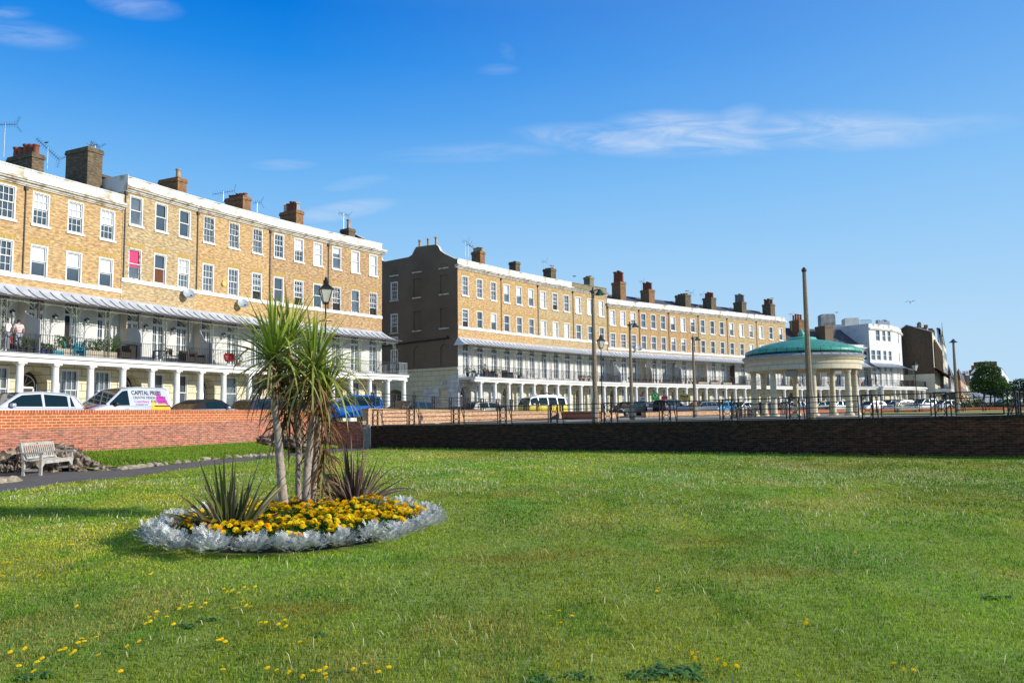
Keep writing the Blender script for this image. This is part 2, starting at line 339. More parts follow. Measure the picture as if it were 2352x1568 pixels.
GR_=[(4.4,7,90000,.042,.0042),(7,11,110000,.042,.006),(11,17,110000,.045,.010),(17,27,110000,.05,.016),(27,41,80000,.06,.026)]
# ================================================================= TERRACE HOUSES
MC={}
def inst(name,key,fn,parent,loc,mats,**k):
    """mesh shared by key; object placed at loc under parent"""
    if key in MC:
        o=bpy.data.objects.new(name,MC[key]); COL.objects.link(o); o.parent=parent
    else:
        mb=MB(); fn(mb); o=mb.build(name,mats,parent,**k); MC[key]=o.data
    o.location=loc; return o
def wall_panel(mb,x0,x1,z0,z1,holes,y=0.,dep=.17,m=0,rm=0):
    """front wall sheet with rectangular/arched openings + reveals"""
    xs=sorted(set([x0,x1]+[h[0] for h in holes]+[h[1] for h in holes])); zs=sorted(set([z0,z1]+[h[2] for h in holes]+[h[3] for h in holes]))
    for i in range(len(xs)-1):
        for j in range(len(zs)-1):
            a,b,c,d=xs[i],xs[i+1],zs[j],zs[j+1]; cx,cz=(a+b)/2,(c+d)/2
            if any(h[0]<cx<h[1] and h[2]<cz<h[3] for h in holes): continue
            mb.quad([(a,y,c),(b,y,c),(b,y,d),(a,y,d)],m)
    for h in holes:
        a,b,c,d=h[:4]; arch=len(h)>4 and h[4]
        dp=h[5] if len(h)>5 else dep
        top=d if not arch else d-(b-a)/2
        mb.quad([(a,y,c),(a,y,top),(a,y+dp,top),(a,y+dp,c)],rm); mb.quad([(b,y,c),(b,y+dp,c),(b,y+dp,top),(b,y,top)],rm)
        mb.quad([(a,y,c),(a,y+dp,c),(b,y+dp,c),(b,y,c)],rm)
        if arch:
            r=(b-a)/2; cx=(a+b)/2; n=10
            pts=[(cx-r*math.cos(math.pi*i/n),top+r*math.sin(math.pi*i/n)) for i in range(n+1)]
            for i in range(n):
                (ax,az),(bx,bz)=pts[i],pts[i+1]
                mb.quad([(ax,y,az),(bx,y,bz),(bx,y,d),(ax,y,d)],m)
                mb.quad([(ax,y,az),(ax,y+dp,az),(bx,y+dp,bz),(bx,y,bz)],rm)
        else: mb.quad([(a,y,d),(b,y,d),(b,y+dp,d),(a,y+dp,d)],rm)
def frame_fn(w,h,bars,opn):
    def f(mb):
        t=.045; a=w/2
        mb.box(-a+.002,-a+.07,-.006,.165,0,h); mb.box(a-.07,a-.002,-.006,.165,0,h); mb.box(-a+.07,a-.07,-.006,.165,h-.07,h-.002)
        xi=a-.07; mid=h*.5; hi=h-.07
        lo=.03 if not opn else mid*.62
        for (z0,z1,y) in ((mid-.02,hi,.085),(lo,lo+mid,.125)):
            z1=min(z1,hi)
            mb.box(-xi,xi,y-.02,y+.02,z0,z0+.055); mb.box(-xi,xi,y-.018,y+.018,z1-.05,z1)
            mb.box(-xi,-xi+t,y-.017,y+.017,z0,z1); mb.box(xi-t,xi,y-.017,y+.017,z0,z1)
            if bars>1:
                for i in (1,2): x=-xi+2*xi*i/3; mb.box(x-.013,x+.013,y-.012,y+.012,z0,z1)
                z=(z0+z1)/2; mb.box(-xi,xi,y-.0125,y+.0125,z-.013,z+.013)
            elif bars==1.5:
                z=(z0+z1)/2; mb.box(-xi,xi,y-.0125,y+.0125,z-.016,z+.016)
    return f
def pane_fn(w,z0,z1): return lambda mb: mb.box(-w/2+.07,w/2-.07,.15,.156,z0,z1)
def window(H,x,z0,z1,w,code,old=False):
    h=z1-z0; bars={'6':3,'1':1,'2':1.5}[code[0]]; opn='o' in code
    fm=M['frame_old'] if old else M['frame']
    o=inst('window',('wf',round(w,3),round(h,3),bars,opn,old),frame_fn(w,h,bars,opn),H,(x,0,z0),fm)
    g0=0.; g1=h-.07; bl=0
    bm=None
    if 'b' in code: bl=.55; bm='blind'
    if 'B' in code: bl=.97; bm='blind'
    if 's' in code: bl=.3; bm='blind'
    if 'p' in code: bl=.6; bm='pink'
    if 'n' in code: bl=0
    if bl:
        inst('blind',('wb',round(w,3),round(h,3),bl,bm),lambda mb: mb.box(-w/2+.07,w/2-.07,.145,.151,h*(1-bl),h-.07),o,(0,0,0),M[bm])
        g1=h*(1-bl)
    if 'n' in code:
        inst('blind',('wn',round(w,3),round(h,3)),lambda mb: mb.box(-w/2+.07,w/2-.07,.145,.151,.03,h*.48),o,(0,0,0),M['blindbrown']); g0=h*.48
    if opn:
        inst('opening',('wo',round(w,3),round(h,3)),lambda mb: mb.box(-w/2+.07,w/2-.07,.17,.176,.0,h*.34),o,(0,0,0),M['gdark']); g0=h*.34
    if (int(x*7.3+z0*3.1+H.location.x*1.7)%5)<2: code+='c'
    if g1>g0+.1: inst('pane',('wp',round(w,3),round(h,3),round(g0,2),round(g1,2),'c' in code),pane_fn(w,g0,g1),o,(0,0,0),M['glass2'] if 'c' in code else M['glass'])
    return o
def french(H,x,z0,z1,w,opened=False,y=0):
    h=z1-z0
    def f(mb):
        a=w/2; fz=h-.75
        mb.box(-a+.002,-a+.08,-.006,.165,0,h); mb.box(a-.08,a-.002,-.006,.165,0,h); mb.box(-a+.08,a-.08,-.006,.165,h-.08,h-.002)
        mb.box(-a+.08,a-.08,.05,.15,fz-.05,fz+.05)
        xi=a-.08
        # fanlight bars
        for i in range(1,6):
            t=math.pi*i/6; mb.bar((0,.1,fz+.05),(xi*math.cos(t)*.98,.1,fz+.05+.58*math.sin(t)),.011)
        pts=[(xi*math.cos(math.pi*i/12),.1,fz+.05+.58*math.sin(math.pi*i/12)) for i in range(13)]
        for i in range(12): mb.bar(pts[i],pts[i+1],.014)
        for s in (-1,1):
            x0,x1=(0.01*s,xi*s) if not(opened and s<0) else (-xi,-xi)
            if x0==x1: continue
            lo,hi=min(x0,x1),max(x0,x1)
            mb.box(lo,lo+.06,.08,.125,0,fz-.05); mb.box(hi-.06,hi,.08,.125,0,fz-.05); mb.box(lo+.06,hi-.06,.081,.124,0,.3); mb.box(lo+.06,hi-.06,.081,.124,fz-.12,fz-.05)
            mb.box((lo+hi)/2-.011,(lo+hi)/2+.011,.09,.12,.3,fz-.12)
            for k in (1,2,3): z=.3+(fz-.42)*k/4; mb.box(lo+.06,hi-.06,.091,.119,z-.011,z+.011)
    o=inst('french_window',('fw',round(w,3),round(h,3),opened),f,H,(x,y,z0),M['frame'])
    inst('pane',('fp',round(w,3),round(h,3),opened),lambda mb: (mb.box(-w/2+.08 if not opened else 0,w/2-.08,.13,.136,0,h-.8),mb.box(-w/2+.08,w/2-.08,.13,.136,h-.7,h-.08)),o,(0,0,0),M['glass'])
    if opened: inst('opening',('fo',round(w,3),round(h,3)),lambda mb: mb.box(-w/2+.08,0,.16,.165,0,h-.8),o,(0,0,0),M['gdark'])
    return o
def canopy_profile(zt,ze,o,n=6):
    return [(-o*i/n, ze+(zt-ze)*((1-i/n)**1.75)+.0) for i in range(n+1)]
def house(A,B,th0,th1,sp,first=False,last=False):
    """A,B base corners (world, on facade line). th = half turn angle at each end. sp = spec dict"""
    zb=sp.get('zb',1.1); d=(B-A); L=math.hypot(d.x,d.y); ang=math.atan2(d.y,d.x)
    H=empty(sp['name'],(A.x,A.y,zb),ang,sp['label'],'house',sp['group'])
    t0,t1=math.tan(th0),math.tan(th1)
    nb=sp.get('bays',3); bw=L/nb; xc=[bw*(i+.5) for i in range(nb)]
    bm=sp['brick']; ZP=sp['parapet']; ZF=3.9; ZB=3.42; ZCT=7.6; ZCE=6.78; OD=1.75
    xe=lambda o:(o*t0,L-o*t1)
    # ---- upper brick wall
    holes=[];wins=[]
    for row,(z0,z1,w,codes) in enumerate(sp['rows']):
        for i in range(nb):
            holes.append((xc[i]-w/2,xc[i]+w/2,z0,z1)); wins.append((xc[i],z0,z1,w,codes[i%len(codes)],row))
    mb=MB(); wall_panel(mb,0,L,ZCT-.15,ZP-.1,holes,0.,.18)
    
    if not first: mb.quad([(0,0,ZCT-.15),(0,0,ZP-.1),(0,8,ZP-.1),(0,8,ZCT-.15)])
    mb.quad([(L,0,ZCT-.15),(L,8,ZCT-.15),(L,8,ZP-.1),(L,0,ZP-.1)])
    if sp.get('arches',True):
        for (x,z0,z1,w,c,row) in wins:
            n=12
            for i in range(n):
                u0,u1=-1+2*i/n,-1+2*(i+1)/n
                mb.quad([(x+u0*(w/2+.03),-.006,z1+.01),(x+u1*(w/2+.03)-.012,-.006,z1+.01),(x+u1*(w/2+.17)-.012,-.006,z1+.32),(x+u0*(w/2+.17),-.006,z1+.32)],1)
    mb.build('wall',[M[bm],M['gauged'] if sp.get('arches',True) else M[bm]],H)
    for (x,z0,z1,w,c,row) in wins:
        o=window(H,x,z0,z1,w,c.replace('O',''),old='O' in c)
        if row==1 or not sp.get('string'):
            inst('sill',('sill',round(w,3)),lambda mb: mb.box(-w/2-.07,w/2+.07,-.09,.16,-.13,0.),o,(0,0,0),M['white'])
    if sp.get('string'):
        zs=sp['string']; mb=MB(); mb.box(*xe(.07),-.07,.1,zs-.24,zs); mb.build('string_course',M['white'],H)
    # ---- parapet & cornice
    ph=sp.get('ph',.85)
    mb=MB()
    for (o,z0,z1,m) in ((.0,ZP-ph+.28,ZP-.06,0),(.06,ZP-.06,ZP,0),(.34,ZP-ph+.16,ZP-ph+.28,0),(.26,ZP-ph+.06,ZP-ph+.16,1),(.14,ZP-ph-.06,ZP-ph+.06,1),(.07,ZP-ph-.14,ZP-ph-.06,1)):
        a,b=xe(o); a-=(.3 if first and o>.1 else 0); b+=(.3 if last and o>.1 else 0)
        mb.hexa([(a,-o-.012,z0),(b,-o-.012,z0),(L,.35,z0),(0,.35,z0)],[(a,-o-.012,z1),(b,-o-.012,z1),(L,.35,z1),(0,.35,z1)],m)
    mb.build('parapet',[M[sp.get('pmat','parapet')],M['cornice']],H)
    if sp.get('string') and not first:
        mb=MB(); mb.tube([(.12,-.06,sp['string']+.0),(.12,-.06,ZP-ph-.1)],.032,0,6); mb.box(.04,.2,-.14,-.0,ZP-ph-.35,ZP-ph-.14); mb.build('drainpipe',M['gutter'],H)
    # ---- roof
    zr=ZP+sp.get('rise',1.0); mb=MB()
    mb.quad([(0,.5,ZP-.35),(L,.5,ZP-.35),(L,4.2,zr),(0,4.2,zr)]); mb.quad([(0,4.2,zr),(L,4.2,zr),(L,8,ZP-.35),(0,8,ZP-.35)])
    mb.quad([(0,.5,ZP-.35),(0,4.2,zr),(0,8,ZP-.35)]); mb.quad([(L,.5,ZP-.35),(L,8,ZP-.35),(L,4.2,zr)])
    mb.bar((0,4.2,zr+.03),(L,4.2,zr+.03),.09)
    roof=mb.build('roof',M[sp.get('rmat','slate')],H); H['_roof']=1
    # ---- first floor wall
    fw=1.02; fz1=3.9+3.2
    holes=[(x-fw/2,x+fw/2,ZF+.02,fz1) for x in xc]
    mb=MB(); wall_panel(mb,0,L,ZF-.3,ZCT-.15,holes,.004,.18); mb.build('upper_ground_wall',M['wbrick'],H)
    for i,x in enumerate(xc): french(H,x,ZF+.02,fz1,fw,sp.get('fopen',-1)==i,.004)
    # ---- ground floor
    door=sp.get('door',0); holes=[]
    for i,x in enumerate(xc):
        holes.append((x-.75,x+.75,.1,3.15,True,.9) if i==door else (x-.55,x+.55,.95,3.3,False,.2))
    mb=MB(); wall_panel(mb,0,L,-.6,ZF-.3,holes,.008,.2); mb.build('ground_floor_wall',M[sp.get('gmat','stucco')],H)
    for i,x in enumerate(xc):
        if i==door:
            def fd(mb):
                mb.box(-.76,.76,.9,.93,.0,3.1); 
            dd=inst('door',('door',),lambda mb:(mb.box(-.72,.72,.88,.92,0,3.05),mb.box(-.46,.46,.84,.88,0,2.1),mb.box(-.35,-.05,.82,.84,.2,.9),mb.box(.05,.35,.82,.84,.2,.9),mb.box(-.35,-.05,.82,.84,1.05,1.9),mb.box(.05,.35,.82,.84,1.05,1.9)),H,(x,0,.1),M['gutter'])
            def ff(mb):
                mb.box(-.54,-.46,.80,.9,0,2.2); mb.box(.46,.54,.80,.9,0,2.2); mb.box(-.54,.54,.80,.9,2.1,2.2)
                for k in range(1,5): t=math.pi*k/5; mb.bar((0,.86,2.2),(.6*math.cos(t),.86,2.2+.62*math.sin(t)),.012)
                for k in range(10): mb.bar((.62*math.cos(math.pi*k/10),.86,2.2+.64*math.sin(math.pi*k/10)),(.62*math.cos(math.pi*(k+1)/10),.86,2.2+.64*math.sin(math.pi*(k+1)/10)),.03)
            inst('frame',('dfr',),ff,dd,(0,0,0),M['frame'])
        else: window(H,x,.95,3.3,1.1,sp.get('gw','6c'))
    # ---- balcony slab, fascia and beam
    def slab(z0,z1,o,i0):
        a,b=xe(o); return [(a,-o,z0),(b,-o,z0),(L-i0*t1,-i0,z0),(i0*t0,-i0,z0)],[(a,-o,z1),(b,-o,z1),(L-i0*t1,-i0,z1),(i0*t0,-i0,z1)]
    mb=MB(); mb.hexa(*slab(ZF-.22,ZF-.03,2.02,0)); mb.hexa(*slab(ZB,ZF-.22,1.9,1.5)); mb.hexa(*slab(ZF-.03,ZF,2.08,0),m=1)
    mb.hexa(*slab(ZB+.02,ZB+.08,1.95,1.46))
    fas=mb.build('balcony',[M['white'],M['lead']],H)
    for x in xc:
        def fc(mb):
            mb.lathe([(.0,0),(.24,0),(.24,.1),(.205,.16),(.205,.5),(.195,1.2),(.185,2.2),(.165,3.22),(.21,3.25),(.21,3.3),(.18,3.32)],n=16)
            mb.box(-.23,.23,-.23,.23,3.32,3.40)
        inst('column',('col',),fc,H,(x,-1.7,0.02),M[sp.get('cmat','white')],smooth=True,autos=40)
    # ---- canopy
    prof=canopy_profile(ZCT,ZCE,OD); mb=MB(); exl=.35 if first else 0; exr=.35 if last else 0
    for i in range(len(prof)-1):
        (y0,z0),(y1,z1)=prof[i],prof[i+1]
        a0,b0=xe(-y0);a1,b1=xe(-y1); f0,f1=i/(len(prof)-1),(i+1)/(len(prof)-1)
        a0-=exl*f0*1.8;a1-=exl*f1*1.8;b0+=exr*f0*1.8;b1+=exr*f1*1.8
        mb.quad([(a0,y0,z0),(a1,y1,z1),(b1,y1,z1),(b0,y0,z0)]); mb.quad([(a0,y0,z0-.04),(b0,y0,z0-.04),(b1,y1,z1-.04),(a1,y1,z1-.04)],1)
    n=max(2,round(L/.62)); pr=[(y,z+.025) for y,z in prof[1:]]
    for k in range(n):
        x=L*(k+.5)/n
        for i in range(len(pr)-1):
            y0,z0=pr[i];y1,z1=pr[i+1]; fx=lambda y:(-y)*t0+(x/L)*(L+y*(t0+t1))
            mb.bar((fx(y0)-.02*i,y0,z0),(fx(y1)-.02*(i+1),y1,z1),.028,2)
    a,b=xe(OD); mb.box(a-exl*1.8,b+exr*1.8,-OD-.05,-OD+.03,ZCE-.09,ZCE+.0,3)
    if first: mb.quad([(-.0,0,ZCT)]+[(-exl*1.8*i/6,prof[i][0],prof[i][1]) for i in range(1,7)]+[(-exl*1.8,0,ZCE)],0)
    if last: mb.quad([(L,0,ZCT)]+[(L+exr*1.8*i/6,prof[i][0],prof[i][1]) for i in range(1,7)]+[(L+exr*1.8,0,ZCE)],0)
    mb.build('canopy',[M['leadc'],M['white'],M['leadd'],M['gutter']],H)
    # ---- cast iron trellis
    mb=MB(); far=sp.get('far',0)
    sx=[bw*i for i in range(nb)]+([L-.15] if last else [])
    o=1.6
    for i,x in enumerate(sx):
        x=max(x,.05)+o*t0*0+ (0 if i else o*t0)
        if sp.get('pipes') and i in sp['pipes']: 
            mb.tube([(x,-o,ZF),(x,-o,ZCE)],.06,1,8); continue
        for dx in (-.13,.13): mb.box(x+dx-.016,x+dx+.016,-o-.016,-o+.016,ZF,ZCE-.22)
        k=9 if not far else 6
        for q in range(k):
            zz=ZF+.18+(ZCE-.5-ZF)*q/(k-1)
            if q%2==0 or far: mb.ring((x,-o,zz),.085,.012,n=8 if not far else 6)
            else:
                mb.bar((x-.12,-o,zz-.2),(x+.12,-o,zz+.2),.012); mb.bar((x+.12,-o,zz-.2),(x-.12,-o,zz+.2),.012)
    # frieze: circles and spandrels
    a,b=xe(o); zf=ZCE-.16
    mb.box(a,b,-o-.012,-o+.012,ZCE-.26,ZCE-.235)
    n=max(6,int(L/(.27 if not far else .4)))
    for q in range(n):
        x=a+(b-a)*(q+.5)/n; mb.ring((x,-o,zf),.085,.012,n=8 if not far else 6)
    for i in range(nb):
        x0=bw*i+.15; x1=bw*(i+1)-.15; 
        for s,xx in ((1,x0),(-1,x1)):
            pts=[(xx+s*(.62-.62*math.cos(t)),-o,ZCE-.26-.7+.7*math.sin(t)) for t in [math.pi/2*j/5 for j in range(6)]]
            for j in range(5): mb.bar(pts[j],pts[j+1],.013)
            if not far:
                for j in (1,2,3,4): mb.bar((xx,-o,ZCE-.26),pts[j],.009)
    mb.build('trellis',[M['trellis'],M['gutter']],H)
    # ---- balcony railing
    o=1.9; a,b=xe(o); mb=MB()
    if first: a-=.0
    for z in (ZF+.12,ZF+.98): mb.box(a,b,-o-.014,-o+.014,z-.012,z+.012)
    n=int((b-a)/(.13 if not far else .16))
    for q in range(n+1):
        x=a+(b-a)*q/n; mb.box(x-.008,x+.008,-o-.008,-o+.008,ZF,ZF+1.0)
    for q in range(nb+1):
        x=a+(b-a)*q/nb; mb.bar((x,-o,ZF+.95),(x,-o+.5,ZF+.02),.011)
    if first or last:
        x=0 if first else L
        if sp.get('endrail'):
            for z in (ZF+.12,ZF+.98): mb.box(x-.014,x+.014,-o,0,z-.012,z+.012)
            for q in range(12): mb.box(x-.008,x+.008,-o*q/12-.008,-o*q/12+.008,ZF,ZF+1.)
    mb.build('railing',M['iron'],H)
    return H
def local_x_for(H,L,yl,px,z):
    """local x on line y=yl whose projection has pixel px"""
    Mx=Matrix.Translation(H.location)@Matrix.Rotation(H.rotation_euler.z,4,'Z')
    lo,hi=-14.,L+14.
    for _ in range(40):
        m=(lo+hi)/2
        if proj(Mx@Vector((m,yl,z)))[0]<px: lo=m
        else: hi=m
    x=(lo+hi)/2; return x,Mx@Vector((x,yl,0))
def chimney(H,px,py,pots,pk,mt='chim',y0=1.6,l=2.0,w=.85,ph=.6,pr=.16,cap=True,base=None):
    """px = right hand (front) face centre; py = top of stack"""
    x,W=local_x_for(H,6,y0,px,14); W=Vector((W.x,W.y,0)); zt=zof(py,W.x,W.y)-H.location.z
    roof=[k for k in H.children if k.name.startswith('roof')][0]
    z0=10.5 if zt>12 else 8; mb=MB(); 
    mb.box(x-w/2,x+w/2,y0,y0+l,z0,zt-.02); 
    if cap: mb.box(x-w/2-.06,x+w/2+.06,y0-.06,y0+l+.06,zt-.28,zt-.12); mb.box(x-w/2-.03,x+w/2+.03,y0-.03,y0+l+.03,zt-.12,zt)
    c=mb.build('chimney',M[mt],roof)
    kinds={'r':'potred','c':'potcream','w':'potwhite','g':'potgrey'}
    mbs={}
    n=len(pots)
    for i,k in enumerate(pots):
        mm=mbs.setdefault(k,MB()); yy=y0+l*(i+.5)/n if n>1 else y0+.4
        hh=ph*(1+.12*((i*37)%5-2)/2)
        if k=='w': mm.lathe([(pr*1.1,zt-.02),(pr*.9,zt+hh*.8),(pr*1.3,zt+hh*.82),(pr*1.3,zt+hh),(pr,zt+hh)],(x,yy,0),4)
        else: mm.lathe([(pr,zt-.02),(pr*.86,zt+hh*.85),(pr*1.12,zt+hh*.87),(pr*1.12,zt+hh),(pr*.7,zt+hh),(pr*.6,zt+hh*.6)],(x,yy,0),10)
    for k,mm in mbs.items(): mm.build('pots',M[kinds[k]],c,smooth=(k!='w'),autos=40)
    return H.matrix_world, Vector((x,y0,zt))
def solve_line(px,ytop,ystr,Hd):
    lo,hi=20.,250.
    for _ in range(50):
        m=(lo+hi)/2; a=at(px,ystr,m); z=zof(ytop,a.x,m)
        if z-a.z<Hd: lo=m
        else: hi=m
    return at(px,ystr,(lo+hi)/2)
# ================================================================= LAYOUT OF THE CRESCENT
def curve(cps,deg=2):
    xs=np.array([c[0] for c in cps]); inv=np.array([1/c[1] for c in cps]); k=np.polyfit(xs,inv,min(deg,len(cps)-1))
    return lambda x: 1/float(np.polyval(k,x))
dL=curve([(-60,39.9),(0,41.2),(278,47.6)],1)
dR=curve([(278,47.6),(402,51.2),(618,58.3),(753,63.3),(876,68.0)])
d2=curve([(1052,73.4),(1193,81.0),(1323,88.4),(1396,92.6)])
d3=curve([(1396,92.6),(1538,99.6),(1604,103.8),(1702,110),(1807,117)])
d4=curve([(1807,117),(1998,123.5)],1)
def pts(bounds,dep,z=9.): return [P(x,dep(x),z) for x in bounds]
def run(bounds,dep,specs,prev=None,nxt=None,flags=(False,False)):
    p=pts(bounds,dep); out=[]
    angs=[math.atan2((p[i+1]-p[i]).y,(p[i+1]-p[i]).x) for i in range(len(p)-1)]
    for i in range(len(p)-1):
        t0=(angs[i-1]-angs[i])/2 if i>0 else (prev if prev is not None else 0)
        t1=(angs[i]-angs[i+1])/2 if i<len(angs)-1 else (nxt if nxt is not None else 0)
        H=house(p[i],p[i+1],t0,t1,specs[i],flags[0] and i==0,flags[1] and i==len(p)-2)
        out.append((H,math.hypot((p[i+1]-p[i]).x,(p[i+1]-p[i]).y)))
    return out,angs
W_L=[(8.22,9.95,.98),(11.05,12.85,.98)]
W_R=[(8.95,10.85,.95),(12.3,14.1,.95)]
W_2=[(8.62,10.3,.95),(11.55,13.4,.95)]
W_3=[(8.05,9.75,.98),(10.65,12.45,.98)]
def rows(W,a,b): return [(W[0][0],W[0][1],W[0][2],b),(W[1][0],W[1][1],W[1][2],a)]
gL='terrace houses of the lower brick block at the left'; gR='houses of the tall brick block at the left'; g2='houses of the middle brick block'; g3='houses of the curved right hand brick block'; g4='low white houses of the crescent'
nm='terrace_house'
spL=[dict(name=nm,label='yellow brick house cut off by the left edge, balcony with two men',group=gL,brick='brick_a',parapet=13.97,string=8.22,rows=rows(W_L,['6c','6o','6'],['6c','1','6']),door=0,pipes=[]),
     dict(name=nm,label='yellow brick house with lower parapet, white blinds in all six upper windows',group=gL,brick='brick_a',parapet=13.97,string=8.22,rows=rows(W_L,['6b','6b','6b'],['1b','1b','1b']),door=0,pipes=[0],fopen=1)]
spR=[dict(name=nm,label='pale brick house with a pink blind and three plain top windows',group=gR,brick='brick_b',parapet=15.2,string=8.93,rows=rows(W_R,['1','1','1'],['1pO','1n','2b']),door=0,pipes=[0,2],rmat='tile',fopen=-1,gw='1'),
     dict(name=nm,label='brick house with old many paned top windows and a yellow alarm box',group=gR,brick='brick_a',parapet=15.2,string=8.93,rows=rows(W_R,['6O','6O','6O'],['6','6','6o']),door=0,cmat='white',rmat='tile',gw='1'),
     dict(name=nm,label='brick house behind the cordyline crown with a red and white chimney above',group=gR,brick='brick_c',parapet=15.2,string=8.93,rows=rows(W_R,['6','6b','6B'],['1','2o','1']),door=0,rmat='tile',pmat='white'),
     dict(name=nm,label='end brick house behind the black lamp post, last before the dark gable',group=gR,brick='brick_c',parapet=15.2,string=8.93,rows=rows(W_R,['1s','1B','1B'],['2oO','1O','2oO']),door=0,endrail=1)]
sp2=[dict(name=nm,label='brick house with dark rendered gable wall and shaped parapet',group=g2,brick='brick_a',parapet=14.9,string=8.6,rows=rows(W_2,['6','6','6'],['1o','1','1b']),door=0,gmat='stucco2',endrail=1),
     dict(name=nm,label='brick house above the yellow camper van with half drawn blinds',group=g2,brick='brick_a',parapet=14.9,string=8.6,rows=rows(W_2,['1b','1b','1b'],['1','1','1']),door=0),
     dict(name=nm,label='mottled brick house, one open many paned top window, pale blinds below',group=g2,brick='brick_b',parapet=14.9,string=8.6,rows=rows(W_2,['6B','6o','6'],['1B','1B','1B']),door=0),
     dict(name=nm,label='mottled brick house with stone parapet behind the tall concrete lamp column',group=g2,brick='brick_b',parapet=14.9,string=8.6,pmat='parapet_b',rows=rows(W_2,['1B','1B','1B'],['1','1','1']),door=0)]
lab3=['brick house next to the taller block, pink lit window, gull above','brick house behind the second concrete lamp column, fanned iron screen on balcony','brick house with red flower boxes, two estate boards below','pale brick house above the silver cars, blank plain sashes','pale brick house with a propped grey board on its balcony','end brick house of the curved block, half hidden by the green bandstand roof']
rw3=[(['6B','6B','6b'],['6','6','6']),(['1c','1c','1c'],['1c','1c','1c']),(['1b','1B','1s'],['1s','1s','1s']),(['1','1','1'],['1','1','1']),(['1b','1B','2b'],['1','1','1B']),(['1B','1','1b'],['1B','1','1'])]
sp3=[dict(name=nm,label=lab3[i],group=g3,brick=['brick_a','brick_c','brick_c','brick_b','brick_b','brick_b'][i],parapet=13.7+.06*i,string=8.0,ph=.8,rows=rows(W_3,*rw3[i]),door=0,far=1,rise=1.3) for i in range(6)]
W_4=[(7.75,9.35,1.0)]
sp4=[dict(name=nm,label=['low white house beside the tall brick end wall, slate roof','low white house behind the bandstand dome with dark rendered chimney','low white house touching the white corner tower'][i],group=g4,brick='white',arches=False,parapet=10.35,ph=.7,rows=[(8.05,9.45,1.,['1','1','1'])],door=0,far=1,rise=2.6,pmat='parapet') for i in range(3)]
HL,aL=run([-205,45,277],dL,spL)
HR,aR=run([277,446,615,750,877],dR,spR,flags=(False,True))
H2,a2=run([1052,1150,1235,1316,1396],d2,sp2,flags=(True,False))
H3,a3=run([1396,1468,1536,1604.5,1671,1738.5,1807],d3,sp3)
H4,a4=run([1807,1871,1935,1999],d4,sp4)
# chimneys (pixel of front face, pixel height of top, pots)
def side_x(H): return H.location
CH=[(HL[0],86,353,'rrrrr','chim',1.2,2.2,.7,.62),(HL[1],216,341,'','chim',1.6,2.0,1.0,0),
 (HR[0],417,409,'c','chimr',1.2,2.1,.75,.75),(HR[1],566,451,'rrrrr','chimr',1.2,2.2,.75,.28),(HR[2],688,483,'wrrrw','chimr',1.2,2.2,.75,.75),(HR[3],808,525,'c','chim',1.2,1.2,.7,.95),
 (H2[0],1109,577,'ccccc','chimr',1.2,2.0,.95,.42),(H2[1],1190,601,'g','chim',1.2,1.6,.9,.1),(H2[2],1272,616.6,'rgr','chim',1.2,2.0,1.1,.12),(H2[3],1360,635.6,'rr','parapet_b',1.2,1.6,.95,.15),
 (H3[0],1432,647,'rrrrr','chimr',1.6,2.0,1.0,1.3),(H3[1],1498,664.6,'rrrrr','chimr',1.6,2.0,1.1,.95),(H3[2],1581,676,'rrrr','chim',1.6,2.4,1.1,.2),(H3[3],1640,683,'rrrr','chim',1.6,2.,1.1,.75),
 (H3[4],1710,693,'ggggg','chim',1.6,2.,1.1,1.1),(H3[5],1776,698,'rcrrr','chim',1.6,2.,1.15,.8),(H4[0],1842,734,'rrrr','chimr',1.6,2.0,1.2,.9),(H4[2],1903,748,'','dark',1.,2.0,1.6,0)]
for (hh,px,py,pots_,mt,y0,l,w,ph) in CH:
    k_=hh in H2 and .55 or hh in H3 and .7 or hh in HR and .85 or 1.
    if hh in H2: w*=.8
    chimney(hh[0],px,py,pots_,None,mt,y0,l*k_,w,ph,pr=.17 if ph<1 else .2)
# raised white return at the step between the two left blocks
mb=MB(); 
mb.box(0-.02,.0,-.36,2.2,14.2,15.22); mb.build('parapet_return',M['parapet'],HR[0][0])
# dark rendered gable end of the middle block (sheet facing back along the street)
G=H2[0][0]
prof=[(0,14.75),(.5,15.0),(1.6,15.55),(2.1,15.9),(2.35,16.35),(2.65,16.55),(4.0,16.62),(5.2,16.65),(5.5,16.3),(5.75,15.95),(6.2,15.8),(9.4,15.75),(9.9,15.95),(10.2,16.5),(10.6,16.7),(13,16.7)]
mb=MB()
gh=[]
for t in (1.66,5.07,8.1,11.4):
    gh.append((t-.5,t+.5,11.75,13.55,False,.10)); gh.append((t-.5,t+.5,8.55,10.4,False,.10)); gh.append((t-.5,t+.5,5.0,7.05,True,.10)); gh.append((t-.45,t+.45,14.3,14.78,True,.1))
tmp=MB(); wall_panel(tmp,0,13,4.85,14.75,[h for h in gh if h[3]<14.75],0,.1); wall_panel(tmp,0,13,14.75,14.76,[],0)
for q,m in zip(tmp.f,tmp.m):
    mb.quad([(-.02-tmp.v[i][1]*-1 if False else -.02+tmp.v[i][1],tmp.v[i][0],tmp.v[i][2]) for i in q][::-1],0)
for h in gh:
    if h[3]<14.75: mb.quad([(.08,h[0],h[2]),(.08,h[1],h[2]),(.08,h[1],h[3]),(.08,h[0],h[3])][::-1],1)
for i in range(len(prof)-1):
    (t0_,z0_),(t1_,z1_)=prof[i],prof[i+1]
    mb.quad([(-.02,t0_,14.76),(-.02,t0_,z0_),(-.02,t1_,z1_),(-.02,t1_,14.76)],0)
    mb.quad([(-.02,t0_,z0_),(.3,t0_,z0_),(.3,t1_,z1_),(-.02,t1_,z1_)],2)
    mb.quad([(.3,t0_,14.7),(.3,t1_,14.7),(.3,t1_,z1_),(.3,t0_,z0_)],0)
